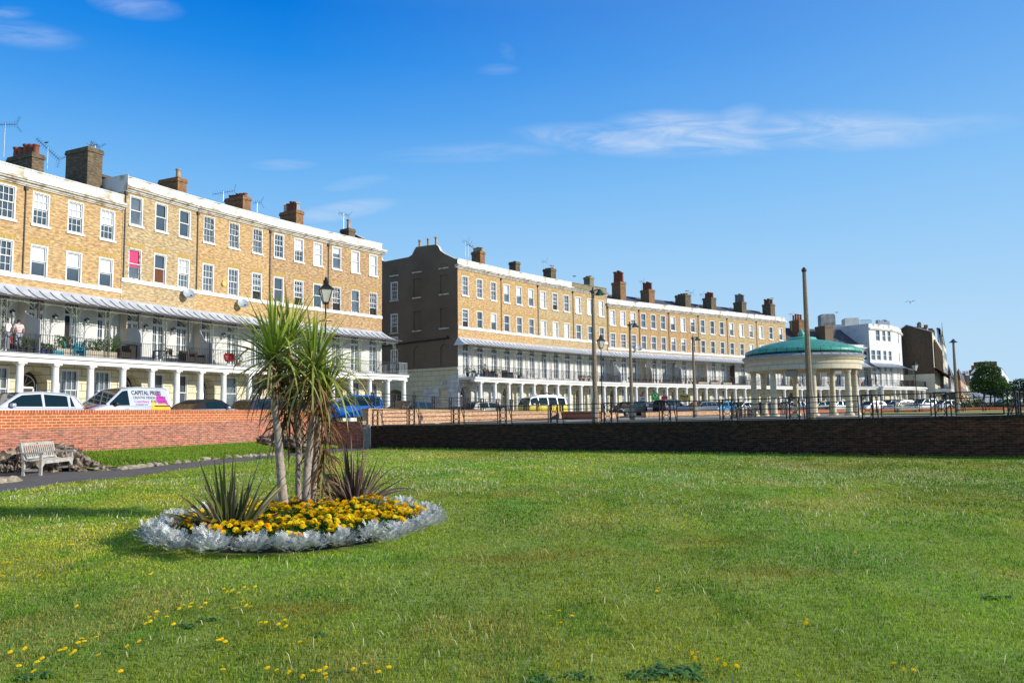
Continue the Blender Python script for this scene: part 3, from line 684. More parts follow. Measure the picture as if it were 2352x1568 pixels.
gw=mb.build('gable_wall',[M['dark'],M['dark'],M['copingw']],G)
mb=MB()
for t in (1.66,5.07,8.1,11.4):
    for z in (11.75,8.55): mb.box(-.1,.0,t-.6,t+.6,z-.13,z)
    mb.box(-.1,.0,t-.6,t+.6,14.1,14.22)
    # relieving arch hint above
    for k in range(10):
        a0,a1=math.pi*k/10,math.pi*(k+1)/10
        mb.bar((-.03,t+.48*math.cos(a0),14.22+.42*math.sin(a0)),(-.03,t+.48*math.cos(a1),14.22+.42*math.sin(a1)),.025,1)
mb.build('sills',[M['cornice'],M['dark']],gw)
# real windows in gable (rotated so that they face -x)
def gwin(t,z0,z1,code):
    o=window(G,0,z0,z1,.95,code); o.rotation_euler=(0,0,-math.pi/2); o.location=(-.06,t,z0); return o
gwin(8.1,8.6,10.4,'6o'); gwin(8.1,11.8,13.55,'6'); gwin(8.1,5.05,6.9,'6c')
mb=MB(); wall_panel(mb,0,13,-.6,4.72,[(6.6,9.4,-.5,3.0,True,2.5),(4.4,5.6,.6,2.7,False,.12),(1.2,2.3,.6,2.9,False,.1)],0,.1)
mb2=MB()
for q,m in zip(mb.f,mb.m): 
    c=sum(mb.v[i][0] for i in q)/len(q); cz=sum(mb.v[i][2] for i in q)/len(q)
    mb2.quad([(-.03+mb.v[i][1],mb.v[i][0],mb.v[i][2]) for i in q][::-1],0)
mb2.quad([(.09,4.4,.6),(.09,5.6,.6),(.09,5.6,2.7),(.09,4.4,2.7)][::-1],0); mb2.quad([(.07,1.2,.6),(.07,2.3,.6),(.07,2.3,2.9),(.07,1.2,2.9)][::-1],0)
mb2.box(2.4,2.5,6.5,9.5,-.5,3.2,2)
# exposed stone patches near the corner
for (a,b,c,d) in ((0.002,1.25,-.6,2.9),(2.35,4.35,-.6,3.1),(.002,1.9,2.9,3.72),(.002,.8,3.75,4.3)):
    mb2.quad([(-.036,a,c),(-.036,a,d),(-.036,b,d),(-.036,b,c)],1)
mb2.box(-.12,0,0,13,4.6,4.85,0)
mb2.build('gable_base',[M['stuccog'],M['stucco2'],M['gdark']],G)
mb=MB(); mb.tube([(-.12,1.2,7.75),(-.12,1.0,7.55),(-.12,5.5,7.45),(-.12,9.9,7.3)],.07,0,6); mb.tube([(-.12,9.9,11.4),(-.12,9.9,4.9)],.06,0,6); mb.box(-.2,-.04,9.8,10.0,11.4,11.7)
mb.build('drainpipe',M['iron'],G)
mb=MB(); 
for t in (2.9,3.9,5.0): mb.lathe([(.13,16.5),(.12,17.2),(.16,17.22),(.16,17.35),(.1,17.35)],(.3,t,0),10)
mb.build('chimney_pots',M['potcream'],G,smooth=True,autos=40)
# street name plaque on the gable
pl=empty('name_plaque',(0,0,0),0,None,None); pl.parent=G; pl.location=(-.05,8.35,7.75); pl.rotation_euler=(0,0,-math.pi/2)
mb=MB(); mb.box(-.75,.75,-.02,.03,-.36,.36,0); mb.box(-.8,.8,-.04,.0,.33,.39,1);mb.box(-.8,.8,-.04,.0,-.39,-.33,1);mb.box(-.8,-.74,-.04,.0,-.33,.33,1);mb.box(.74,.8,-.04,.0,-.33,.33,1)
mb.build('plaque_board',[M['cornice'],M['white']],pl)
text_mesh('lettering','WELLINGTON',.22,M['signk'],pl,(0,-.03,.04),(R(90),0,0),0,'CENTER'); text_mesh('lettering','CRESCENT',.2,M['signk'],pl,(0,-.03,-.24),(R(90),0,0),0,'CENTER')
# end gable of left block (seen as a coping above parapet) 
E=HR[3][0]; LE=HR[3][1]
mb=MB(); mb.prism([(0,0)]*0 or [(0,15.0),(.3,15.0),(.3,15.0)],0,0) if False else None
prof2=[(0,15.1),(1.2,15.5),(2.6,16.2),(3.4,16.6),(4.2,16.3),(5.2,15.8),(5.7,16.1)]
for i in range(len(prof2)-1):
    (t0_,z0_),(t1_,z1_)=prof2[i],prof2[i+1]
    x0,x1=LE-.3,LE+.02
    mb.quad([(x1,t0_,14.5),(x1,t1_,14.5),(x1,t1_,z1_),(x1,t0_,z0_)]); mb.quad([(x0,t0_,14.5),(x0,t0_,z0_),(x0,t1_,z1_),(x0,t1_,14.5)]); mb.quad([(x0,t0_,z0_),(x1,t0_,z0_),(x1,t1_,z1_),(x0,t1_,z1_)],1)
mb.build('gable_wall',[M['dark'],M['cornice']],E)
# balcony end return of the left block and of middle block
for (Hh,LL,s) in ((HR[3][0],HR[3][1],1),(H2[0][0],0,-1)):
    mb=MB(); x0,x1=(LL,LL+1.25) if s>0 else (-.0,-.0)
    if s>0:
        mb.box(LL,LL+1.2,-2.02,2.0,3.68,3.87); mb.box(LL,LL+1.1,-1.9,-1.5,3.42,3.68); mb.box(LL+.7,LL+1.1,-1.5,2.0,3.42,3.68); mb.box(LL,LL+1.26,-2.08,2.06,3.87,3.9,1)
        mb.build('balcony_return',[M['white'],M['lead']],Hh)
        for (x,y) in ((LL+.9,-1.7),(LL+.9,1.2)):
            o=bpy.data.objects.new('column',MC[('col',)]); COL.objects.link(o); o.parent=Hh; o.location=(x,y,.02)
        mb=MB()
        for z in (4.02,4.88): mb.box(LL,LL+1.1,-1.914,-1.886,z-.012,z+.012); mb.box(LL+1.08,LL+1.11,-1.9,2.,z-.012,z+.012)
        for q in range(9): mb.box(LL+q*.13-.008,LL+q*.13+.008,-1.908,-1.892,3.9,4.9)
        for q in range(26): mb.box(LL+1.085,LL+1.101,-1.9+q*.15,-1.884+q*.15,3.9,4.9)
        mb.build('railing',M['steel'],Hh)
# ---- white corner tower
TC=empty('corner_house',(0,0,1.1),0,'white bow fronted corner house above its own curved balcony','house',None)
c0=P(1999,122.8,9); zb=1.1
def tpt(px,d): q=P(px,d,9); return Vector((q.x,q.y,0))
arc=[tpt(1999,122.8),tpt(2026,124.2),tpt(2050,126.2),tpt(2062,128.2),tpt(2071,131.5),tpt(2074,135.5)]
TC.location=(arc[0].x,arc[0].y,1.1)
loc=[a-arc[0] for a in arc]; loc=[Vector((a.x,a.y,0)) for a in loc]
def strip(mb,pl,z0,z1,m=0,holes={}):
    s=0
    for i in range(len(pl)-1):
        a,b=pl[i],pl[i+1]; L=(b-a).length; hs=holes.get(i,[])
        t=MB(); wall_panel(t,0,L,z0,z1,hs,0,.2)
        u=(b-a).normalized(); nn=Vector((-u.y,u.x,0))
        for q,mm in zip(t.f,t.m): mb.quad([tuple(a+u*t.v[k][0]+nn*t.v[k][1]+Vector((0,0,t.v[k][2]))) for k in q],m)
def offs(pl,o):
    out=[]
    for i,p in enumerate(pl):
        ds=[]
        if i>0: ds.append((pl[i]-pl[i-1]).normalized())
        if i<len(pl)-1: ds.append((pl[i+1]-pl[i]).normalized())
        d=sum(ds,Vector()).normalized(); n=Vector((d.y,-d.x,0)); c=n.dot(Vector((ds[0].y,-ds[0].x,0)))
        out.append(p+n*(o/max(c,.5)))
    return out
segL=[(loc[i+1]-loc[i]).length for i in range(5)]
wh=[(8.0,9.6),(11.0,12.7)]
holes={}
wn=[]
for seg,fr in ((0,.28),(0,.75),(1,.3),(1,.8)):
    x=segL[seg]*fr
    for r_ in (0,1):
        if r_==1 and (seg,fr) in ((0,.28),): continue
        z0,z1=wh[r_]; holes.setdefault(seg,[]).append((x-.55,x+.55,z0,z1)); wn.append((seg,x,z0,z1))
for seg in (3,):
    x=segL[seg]*.5
    for r_ in (0,1): z0,z1=wh[r_]; holes.setdefault(seg,[]).append((x-.5,x+.5,z0,z1,r_==0)); wn.append((seg,x,z0,z1))
def seggrid(holes):  # avoid overlapping edges with same x
    return holes
fh={}
for seg,fr in ((0,.28),(0,.75),(1,.3),(1,.8),(3,.5)): fh.setdefault(seg,[]).append((segL[seg]*fr-.5,segL[seg]*fr+.5,3.92,7.0))
mb=MB(); strip(mb,loc,7.5,13.6,0,holes); strip(mb,loc,3.6,7.5,1,fh); strip(mb,loc,-.6,3.6,2)
mb.quad([(0,0,10.0),(0,0,13.6),tuple(Vector((-4.5,7.0,13.6))),tuple(Vector((-4.5,7.0,10.0)))],3)
mb.build('wall',[M['white'],M['wbrick'],M['stucco'],M['chimwl']],TC)
pin=offs(loc,-.3)
mb=MB()
for (o,z0,z1) in ((.02,12.95,13.5),(.3,12.8,12.95),(.2,12.68,12.8),(.06,13.5,13.6)):
    q=offs(loc,o)
    for i in range(5): mb.hexa([q[i]+Vector((0,0,z0)),q[i+1]+Vector((0,0,z0)),pin[i+1]+Vector((0,0,z0)),pin[i]+Vector((0,0,z0))],[q[i]+Vector((0,0,z1)),q[i+1]+Vector((0,0,z1)),pin[i+1]+Vector((0,0,z1)),pin[i]+Vector((0,0,z1))])
mb.build('parapet',M['parapet'],TC)
mb=MB(); mb.quad([tuple(p+Vector((0,0,13.3))) for p in pin]+[(-4,9,13.3)]); mb.build('roof',M['slate'],TC)
for (seg,x,z0,z1) in wn:
    a,b=loc[seg],loc[seg+1]; u=(b-a).normalized(); o=window(TC,0,z0,z1,1.1 if seg!=3 else 1.,'1c'); q=a+u*x; o.location=(q.x,q.y,z0); o.rotation_euler=(0,0,math.atan2(u.y,u.x))
for seg,hs in fh.items():
    for h_ in hs:
        a,b=loc[seg],loc[seg+1]; u=(b-a).normalized(); o=french(TC,0,3.92,7.0,1.); q=a+u*((h_[0]+h_[1])/2); o.location=(q.x,q.y,3.92); o.rotation_euler=(0,0,math.atan2(u.y,u.x))
mb=MB(); pr=canopy_profile(7.6,6.78,1.75)
for i in range(len(pr)-1):
    qa,qb=offs(loc,-pr[i][0]),offs(loc,-pr[i+1][0])
    for k in range(5): mb.quad([qa[k]+Vector((0,0,pr[i][1])),qb[k]+Vector((0,0,pr[i+1][1])),qb[k+1]+Vector((0,0,pr[i+1][1])),qa[k+1]+Vector((0,0,pr[i][1]))])
    for k in range(5):
        for f_ in [j/ max(2,int(segL[k]/.7)) for j in range(max(2,int(segL[k]/.7)))]:
            if i: mb.bar(qa[k].lerp(qa[k+1],f_)+Vector((0,0,pr[i][1]+.03)),qb[k].lerp(qb[k+1],f_)+Vector((0,0,pr[i+1][1]+.03)),.035)
mb.build('canopy',M['lead'],TC)
loc2=loc+[loc[-1]+Vector((-.6,3.5,0))]
q2=offs(loc,2.0+0); q2[-1]+=Vector((1.8,0,0)); q2[-2]+=Vector((1.2,-.5,0)); q2[-3]+=Vector((.5,-.3,0))
mb=MB()
for k in range(5):
    mb.hexa([loc[k]+Vector((0,0,3.68)),q2[k]+Vector((0,0,3.68)),q2[k+1]+Vector((0,0,3.68)),loc[k+1]+Vector((0,0,3.68))][::-1],[loc[k]+Vector((0,0,3.9)),q2[k]+Vector((0,0,3.9)),q2[k+1]+Vector((0,0,3.9)),loc[k+1]+Vector((0,0,3.9))][::-1])
q3=[q2[k].lerp(loc[k],.07) for k in range(6)]; q4=[q2[k].lerp(loc[k],.25) for k in range(6)]
for k in range(5):
    mb.hexa([q4[k]+Vector((0,0,3.42)),q3[k]+Vector((0,0,3.42)),q3[k+1]+Vector((0,0,3.42)),q4[k+1]+Vector((0,0,3.42))][::-1],[q4[k]+Vector((0,0,3.68)),q3[k]+Vector((0,0,3.68)),q3[k+1]+Vector((0,0,3.68)),q4[k+1]+Vector((0,0,3.68))][::-1])
mb.build('balcony',M['white'],TC)
mb=MB()
for k in range(5):
    for z in (4.02,4.88): mb.bar(q3[k]+Vector((0,0,z)),q3[k+1]+Vector((0,0,z)),.018)
    n=int((q3[k+1]-q3[k]).length/.17)
    for j in range(n): p_=q3[k].lerp(q3[k+1],j/n); mb.box(p_.x-.009,p_.x+.009,p_.y-.009,p_.y+.009,3.9,4.9)
mb.build('railing',M['iron'],TC)
mb=MB()
q5=offs(loc,1.6)
for k in range(5):
    n=max(1,round((q5[k+1]-q5[k]).length/2.2))
    for j in range(n+(1 if k==4 else 0)):
        p_=q5[k].lerp(q5[k+1],j/n)
        for dx in (-.1,.1): mb.box(p_.x+dx-.015,p_.x+dx+.015,p_.y-.015,p_.y+.015,3.9,6.7)
        for z in range(7): mb.ring((p_.x,p_.y,4.1+.4*z),.08,.012,n=6)
mb.build('trellis',M['trellis'],TC)
for k in range(5):
    n=max(1,round((q3[k+1]-q3[k]).length/2.2))
    for j in range(n+(1 if k==4 else 0)):
        p_=q3[k].lerp(q3[k+1],j/n).lerp(loc[k],.06); o=bpy.data.objects.new('column',MC[('col',)]); COL.objects.link(o); o.parent=TC; o.location=(p_.x,p_.y,.02)
# tower chimneys: big rendered stacks left of it and white pair on top
def stack(par,px0,px1,pyt,pyb,d,mt,depth=1.2,name='chimney',rnd=.25):
    a=P(px0,d,10);b=P(px1,d,10); zt=zof(pyt,a.x,a.y); z0=zof(pyb,a.x,a.y); L=par.location
    mb=MB(); w=b.x-a.x
    mb.prism([(0,0),(w,0),(w,zt-z0-rnd),(w-rnd,zt-z0),(rnd,zt-z0-.05),(0,zt-z0-rnd)],0,depth)
    o=mb.build(name,M[mt],par); r0=par.rotation_euler.z; o.location=Matrix.Rotation(-r0,4,'Z')@Vector((a.x-L.x,a.y-L.y,z0-L.z)); o.rotation_euler=(0,0,-r0); return o
stack(TC,1890,1923,720.5,775,127,'chimw',1.4); stack(TC,1945,1978,729.5,800,127,'chimwl',1.4)
stack(TC,2021,2048,736,750,130,'whiteb',.9); stack(TC,2021,2026,733.5,738,130,'whiteb',.9,rnd=.1); stack(TC,2035,2041,732.5,738,130,'whiteb',.9,rnd=.1)
mb=MB()
a=P(1923,127,12)-TC.location; b=P(1950,127,12)-TC.location; z0=zof(790,*P(1923,127,12).xy)-1.1; z1=zof(745,*P(1923,127,12).xy)-1.1
mb.box(a.x,b.x,a.y+.3,a.y+.5,z0,z1); mb.build('rear_wall',M['chimwl'],TC)
a=P(1979,126,12)-TC.location; b=P(2004,126,12)-TC.location
mb=MB()
for q in range(14): mb.bar((a.x+(b.x-a.x)*q/13,a.y,13.5),(a.x+(b.x-a.x)*q/13,a.y,14.5),.02)
mb.bar((a.x,a.y,14.5),(b.x,b.y,14.5),.03); mb.build('roof_railing',M['iron'],TC)
# ================================================================= GROUND, WALLS, RAILINGS
def interp(x,tab):
    xs=[t[0] for t in tab]; return float(np.interp(x,xs,[t[1] for t in tab]))
RW=[(-400,19.5),(-150,22.8),(0,25.5),(270,29.),(440,32.5),(590,36.5),(755,41.5)]
rwp=[P(x,d,1.9) for x,d in RW]
DWD=lambda x: 1/(1/40.4+(x-860)/(2352-860)*(1/25.7-1/40.4))
dwx=[852,1000,1150,1300,1450,1600,1750,1900,2050,2200,2352,2600,3000]
def dwt(x): return 1.1+.26*(x-860)/1492
dwp=[P(x,DWD(x),1.1) for x in dwx]
# upper ground
edge=[Vector((-60,5,0))]+[Vector((p.x,p.y,0)) for p in rwp]+[Vector((P(800,41.5,1.1).x,41.5,0)),Vector((P(845,41.2,1.1).x,41.2,0))]+[Vector((p.x,p.y,0)) for p in dwp]+[Vector((60,5,0))]
def zup(v): return max(1.02,min(1.25,1.12+.0085*v.x))
ts=[.25,6,15,30,60,120,400,4000]
mb=MB(); grid=[]
for e in edge:
    dr=e.normalized(); row=[]
    for t in ts:
        q=e+dr*t; row.append(len(mb.v)); mb.v.append((q.x,q.y,zup(e)-.05 if t<1 else zup(q)-.05))
    grid.append(row)
for i in range(len(grid)-1):
    for j in range(len(ts)-1): mb.f.append((grid[i][j],grid[i+1][j],grid[i+1][j+1],grid[i][j+1])); mb.m.append(0)
tag(mb.build('upper_ground',M['pave']),kind='structure')
# roads: ribbon in front of the terraces
def ribbon(name,line,o0,o1,z,m,kind='structure'):
    mb=MB()
    def off(i,o):
        ds=[]; 
        if i>0: ds.append((line[i]-line[i-1]).normalized())
        if i<len(line)-1: ds.append((line[i+1]-line[i]).normalized())
        d=sum(ds,Vector()).normalized(); return line[i]+Vector((d.y,-d.x,0))*o
    for i in range(len(line)-1):
        a,b,c,d=off(i,o0),off(i,o1),off(i+1,o1),off(i+1,o0)
        mb.quad([(a.x,a.y,zup(a)+z),(b.x,b.y,zup(b)+z),(c.x,c.y,zup(c)+z),(d.x,d.y,zup(d)+z)])
    return tag(mb.build(name,m),kind=kind)
fl=[P(-260,34,1)]+pts([-75,45,277],dL,1.)+pts([446,615,750,877],dR,1.)+pts([1052,1150,1235,1316,1396],d2,1.)+pts([1468,1536,1604.5,1671,1738.5,1807],d3,1.)+pts([1871,1935,1999],d4,1.)+[P(2120,140,1.),P(2200,230,1.)]
fl=[Vector((p.x,p.y,0)) for p in fl]
ribbon('road',fl,4.5,13.5,.0,M['road'])
ribbon('kerb',fl,4.25,4.5,.09,M['pale_conc']); ribbon('pavement',fl,2.,4.25,.085,M['pave'])
# lawn (sunken garden) with fine procedural ground colour
m,nt,b=newmat('lawn_soil_and_thatch'); b.inputs['Roughness'].default_value=.95
tc=N(nt,'ShaderNodeTexCoord'); n1=N(nt,'ShaderNodeTexNoise',i_Scale=.35,i_Detail=6.); n2=N(nt,'ShaderNodeTexNoise',i_Scale=30.,i_Detail=6.)
nt.links.new(tc.outputs['Object'],n1.inputs['Vector']); nt.links.new(tc.outputs['Object'],n2.inputs['Vector'])
c=mixc(nt,n1.outputs[0],(.30,.40,.045),(.40,.44,.07)); c=mixc(nt,n2.outputs[0],c,(.17,.24,.025)); nt.links.new(c,b.inputs['Base Color']); M["lawn"]=m
LB=[(0,0)]
def lawn_z(x,y):
    return 0.
mb=MB(); n=60
ring=[Vector((-60,-20,0)),Vector((60,-20,0)),Vector((60,5,0))]+[Vector((p.x,p.y,0)) for p in dwp[::-1]]+[Vector((P(845,41.2,0).x,41.2,0)),Vector((P(755,41.5,0).x,41.5,0))]+[Vector((p.x,p.y,0)) for p in rwp[::-1]]+[Vector((-60,5,0))]
mb.quad([tuple(v) for v in ring]); tag(mb.build('lawn_ground',M['lawn']),kind='structure')
# path
pl_lo=[(-170,1152,0),(0,1131,0),(141,1109,0),(308,1094.6,0),(410,1078,0),(630,1050.6,0),(760,1040,0),(858,1031.5,0)]
pl_hi=[(-170,1126,0),(0,1110,0),(30,1098,0),(60,1088,0),(150,1077,0),(270,1079,0),(381,1068,0),(498,1054.5,0),(630,1044.5,0),(760,1030,0),(848,1024,0)]
lo=[onz(x,y,.006) for x,y,_ in pl_lo]; hi=[onz(x,y,.006) for x,y,_ in pl_hi]
# reproject as polyline polygons
mb=MB(); loY=[p.y for p in lo]; loX=[p.x for p in lo]; hiY=[p.y for p in hi]; hiX=[p.x for p in hi]
def XLO(y): return float(np.interp(y,loY,loX))
hs=sorted(zip(hiY,hiX)); 
def XHI(y): return float(np.interp(y,[a for a,_ in hs],[b for _,b in hs]))
ys=np.linspace(min(loY),41.,60)
for i in range(59):
    a,b_=ys[i],ys[i+1]; mb.quad([(XHI(a),a,.006),(XLO(a),a,.006),(XLO(b_),b_,.006),(XHI(b_),b_,.006)])
mb.quad([(-18.5,20.5,.004),(XHI(20.5)+.1,20.5,.004),(XHI(24.9)+.1,24.9,.004),(-16.,26.6,.004)])
tag(mb.build('path',M['asphalt']),kind='structure')
# grass bank up to the red wall
def rwx(y): return float(np.interp(y,[p.y for p in rwp],[p.x for p in rwp]))
def bankz(y): return float(np.interp(y,[20,24.8,25.5,27.5,36,41],[.5,.1,.12,.46,.45,.2]))
mb=MB(); yb=np.linspace(25.2,41,50)
for i in range(49):
    a,b_=yb[i],yb[i+1]
    def row(y):
        x0=XHI(y)-.05; x1=min(rwx(y)-.02,x0-.12); return [(x0,y,.03),(x0+(x1-x0)*.15,y,.10+bankz(y)*.15),(x1,y,bankz(y))]
    ra,rb=row(a),row(b_)
    for k in range(2): mb.quad([ra[k],rb[k],rb[k+1],ra[k+1]])
tag(mb.build('grass_bank',M['lawn']),kind='structure')
# ---- brick walls
def wallrun(pts2,zb,zt,th,mats,name,label,cat='wall',split=None,cope=.11,side=1,capm=1,n=None):
    """pts2 list of (x,y); th thickness extends away from viewer"""
    root=empty(name,(pts2[0][0],pts2[0][1],0),0,label,cat)
    O=Vector((pts2[0][0],pts2[0][1],0)); P2=[Vector((x,y,0))-O for x,y in pts2]
    def off(i,o):
        ds=[]
        if i>0: ds.append((P2[i]-P2[i-1]).normalized())
        if i<len(P2)-1: ds.append((P2[i+1]-P2[i]).normalized())
        d=sum(ds,Vector()).normalized(); return P2[i]+Vector((-d.y,d.x,0))*o
    def blk(z0f,z1f,o0,o1,m,mb):
        s=0
        for i in range(len(P2)-1):
            L=(P2[i+1]-P2[i]).length
            a,b_,c,d=off(i,o0),off(i+1,o0),off(i+1,o1),off(i,o1)
            za0,za1,zb0,zb1=z0f(i),z1f(i),z0f(i+1),z1f(i+1)
            f=[(a.x,a.y,za0),(b_.x,b_.y,zb0),(b_.x,b_.y,zb1),(a.x,a.y,za1)]
            mb.quad(f,m,[(s,za0),(s+L,zb0),(s+L,zb1),(s,za1)])
            mb.quad([(d.x,d.y,za0),(d.x,d.y,za1),(c.x,c.y,zb1),(c.x,c.y,zb0)],m,[(s,za0),(s,za1),(s+L,zb1),(s+L,zb0)])
            mb.quad([(a.x,a.y,za1),(b_.x,b_.y,zb1),(c.x,c.y,zb1),(d.x,d.y,za1)],m,[(s,0),(s+L,0),(s+L,.3),(s,.3)])
            if i==0: mb.quad([(d.x,d.y,za0),(a.x,a.y,za0),(a.x,a.y,za1),(d.x,d.y,za1)],m,[(0,za0),(abs(o1-o0),za0),(abs(o1-o0),za1),(0,za1)])
            if i==len(P2)-2: mb.quad([(b_.x,b_.y,zb0),(c.x,c.y,zb0),(c.x,c.y,zb1),(b_.x,b_.y,zb1)],m,[(0,zb0),(abs(o1-o0),zb0),(abs(o1-o0),zb1),(0,zb1)])
            s+=L
    ztf=zt if callable(zt) else (lambda i: zt); zbf=zb if callable(zb) else (lambda i: zb)
    mb=MB()
    if split:
        blk(zbf,split,0,th,0,mb); mb.build('lower_brickwork',mats[0],root)
        mb=MB(); blk(split,lambda i: ztf(i)-cope,-.004,th+.004,0,mb); mb.build('upper_brickwork',mats[2],root)
    else:
        blk(zbf,lambda i: ztf(i)-cope,0,th,0,mb); mb.build('brickwork',mats[0],root)
    mb=MB(); blk(lambda i: ztf(i)-cope,ztf,-.012,th+.012,0,mb); mb.build('coping',mats[1],root)
    return root
zt_r=lambda i: 1.93
sp_z=[1.25,1.27,1.30,1.33,1.38,1.50,1.60]
wallrun([(p.x,p.y) for p in rwp],-.2,zt_r,.3,[M['redold'],M['headers'],M['rednew']],'garden_wall','red brick wall with newer orange brickwork on top, behind the bench',split=lambda i: sp_z[i])
a=P(757,41.6,1);b_=P(833,40.8,1)
wallrun([(a.x,a.y),(b_.x,b_.y)],-.1,lambda i:1.33,.3,[M['redold'],M['pale_conc']],'garden_wall','low red brick wall stub under the blue car',cope=.07)
a=P(834,40.6,1);b_=P(850,41.4,1)
mb=MB(); r_=empty('gate_pier',(a.x,a.y,0),0,'pale concrete pier in the gap beside the dark wall','pier')
mb.box(0,b_.x-a.x+.1,0,.5,-.1,1.08); mb.build('shaft',M['pale_conc'],r_); mb=MB(); mb.box(-.03,b_.x-a.x+.12,-.03,.5,1.08,1.16); mb.build('cap',M['pale_conc'],r_)
xs_=dwx
wallrun([(p.x,p.y) for p in dwp],-.2,lambda i: dwt(dwx[i]),.34,[M['darkwall'],M['dheaders']],'retaining_wall','long dark brick retaining wall in shadow behind the lawn')
# road parapet walls
pw=[(846,43.6),(870,44.8),(951,50),(1035,55),(1143,60.5),(1236,65.5),(1290,68.5)]
pwz=[2.0,2.0,1.97,1.92,1.86,1.8,1.77]
pwp=[P(x,d,1.8) for x,d in pw]
wallrun([(p.x,p.y) for p in pwp],.2,lambda i:pwz[i],.36,[M['buffwall'],M['bhead']],'parapet_wall','sunlit red and buff brick wall under the rear railing')
a=P(1291,68,1.);b_=P(1372,58,1.)
wallrun([(a.x,a.y),(b_.x,b_.y)],.2,lambda i:1.74,.34,[M['redold'],M['bhead']],'parapet_wall','short shaded brick wall turning towards the tall concrete lamp column')
a=P(1376,62,1.);b_=P(1423,65,1.)
wallrun([(a.x,a.y),(b_.x,b_.y)],.2,lambda i:1.6,.5,[M['buffwall'],M['bhead']],'parapet_wall','small brick wall left of the dark car and the steps')
w2=[(1484,66),(1540,68),(1600,72),(1729,78)]
wallrun([(P(x,d,1).x,d) for x,d in w2],.2,lambda i:1.66,.5,[M['buffwall'],M['bhead']],'parapet_wall','low sunlit brick wall in front of the parked silver cars')
w3=[(1731,80),(1850,84),(2000,88),(2150,90),(2345,92),(2500,92)]
wallrun([(P(x,d,1).x,d) for x,d in w3],.2,lambda i:1.62,.5,[M['rednew'],M['headers']],'parapet_wall','long low orange brick wall in front of the white cars')
a=P(1395,60,1.);b_=P(1482,60,1.)
mb=MB(); r_=empty('steps',(a.x,a.y,0),0,'pale concrete steps beside the dark parked car','steps')
for k in range(4): mb.box(0,b_.x-a.x,k*.8,4,.3,1.02+.05*k)
mb.build('treads',M['pale_conc'],r_)
# promenade tarmac strip behind dark wall
mb=MB()
for i in range(len(dwp)-1):
    p,q=dwp[i],dwp[i+1]; zz=lambda v:zup(v)
    pd,qd=Vector((p.x,p.y,0)).normalized(),Vector((q.x,q.y,0)).normalized()
    a,b_,c,d=p+pd*.4,q+qd*.4,q+qd*16,p+pd*8
    mb.quad([(v.x,v.y,zup(v)+.0) for v in (a,b_,c,d)])
tag(mb.build('promenade',M['asphalt']),kind='structure')
a=[P(1990,58,1),P(2420,48,1),P(2420,86,1),P(1960,84,1)]
mb=MB(); mb.quad([(v.x,v.y,zup(v)+.012) for v in a]); tag(mb.build('grass_strip',M['lawn']),kind='structure')
# ---- railings
def pilaster(name,par,loc,ang,h,w,rings,r_=.05,stay=True):
    def f(mb):
        for s in (-1,1): mb.box(s*w/2-.024,s*w/2+.024,-.024,.024,0,h)
        mb.box(-w/2-.02,w/2+.02,-.025,.025,h-.03,h+.02)
        rr=w/2-.03
        for k in range(rings): mb.ring((0,0,(h-.04)*(k+.5)/rings),min(rr,(h-.04)/rings/2),.014,n=12)
        if stay: mb.bar((w/2+.12,0,h-.06),(w/2+.12,.35,-.06),.022)
    o=inst(name,('pil',round(h,2),round(w,2),rings,stay),f,par,loc,M['iron']); o.rotation_euler=(0,0,ang); return o
def railing(label,spots,h,w,rings,rails=(.98,.74,.5,.26,.04),group=None):
    """spots: list of base Vectors of pilasters"""
    root=empty('railing',spots[0],0,label,'railing',group); O=spots[0]
    for i,s in enumerate(spots):
        d=(spots[min(i+1,len(spots)-1)]-spots[max(i-1,0)]); ang=math.atan2(d.y,d.x)
        pilaster('post',root,s-O,ang,h,w,rings)
    for i in range(len(spots)-1):
        a,b_=spots[i]-O,spots[i+1]-O; d=(b_-a); dn=d.normalized(); a2=a+dn*(w/2+.02); b2=b_-dn*(w/2+.02); a3=a+dn*(w/2+.28); b3=b_-dn*(w/2+.12)
        mb=MB()
        for k,f_ in enumerate(rails):
            q0,q1=(a2,b2) if k==0 else (a3,b3)
            mb.bar(q0+Vector((0,0,h*f_)),q1+Vector((0,0,h*f_)),.020 if k else .025)
        for q in (a3,b3): mb.bar(q+Vector((0,0,.02)),q+Vector((0,0,h*.98)),.026)
        if len(spots)<60: mb.build('panel',M['iron'],root)
    return root
fx=[862,945.6,1048,1155.7,1273,1396.8,1531,1671.5,1826,1994,2162.7,2332,2520]
sp_=[]
for x in fx[:-1]:
    q=P(x,DWD(x)+.12,1.1); q.z=dwt(x)+.0; sp_.append(q)
sp_.append(P(2520,DWD(2520)+.1,1.38))
railing('black iron railing along the top of the dark retaining wall',sp_,.80,.34,3)
bx=[(x,float(np.interp(x,[p[0] for p in pw],[p[1] for p in pw]))+.15) for x in (855,904,951,996,1035,1072.7,1108,1143.6,1175,1207,1236,1265.6,1289)]
sp_=[P(x,d,2.0) for x,d in bx]
for (x,_),q in zip(bx,sp_): q.z=float(np.interp(x,[p[0] for p in pw],pwz))
railing('black iron railing on the sunlit brick wall by the road',sp_,.86,.30,4)
gx=[(1745,66),(1800,67),(1858,68),(1910,70),(1960,72),(2010,72),(2060,73),(2110,73),(2160,74),(2210,74),(2262,75),(2330,75)]
sp_=[P(x,d,1.2) for x,d in gx]
for q in sp_: q.z=1.25
railing('thin far iron railing along the path beyond the bandstand',sp_,.75,.3,3,rails=(.98,.5,.04))
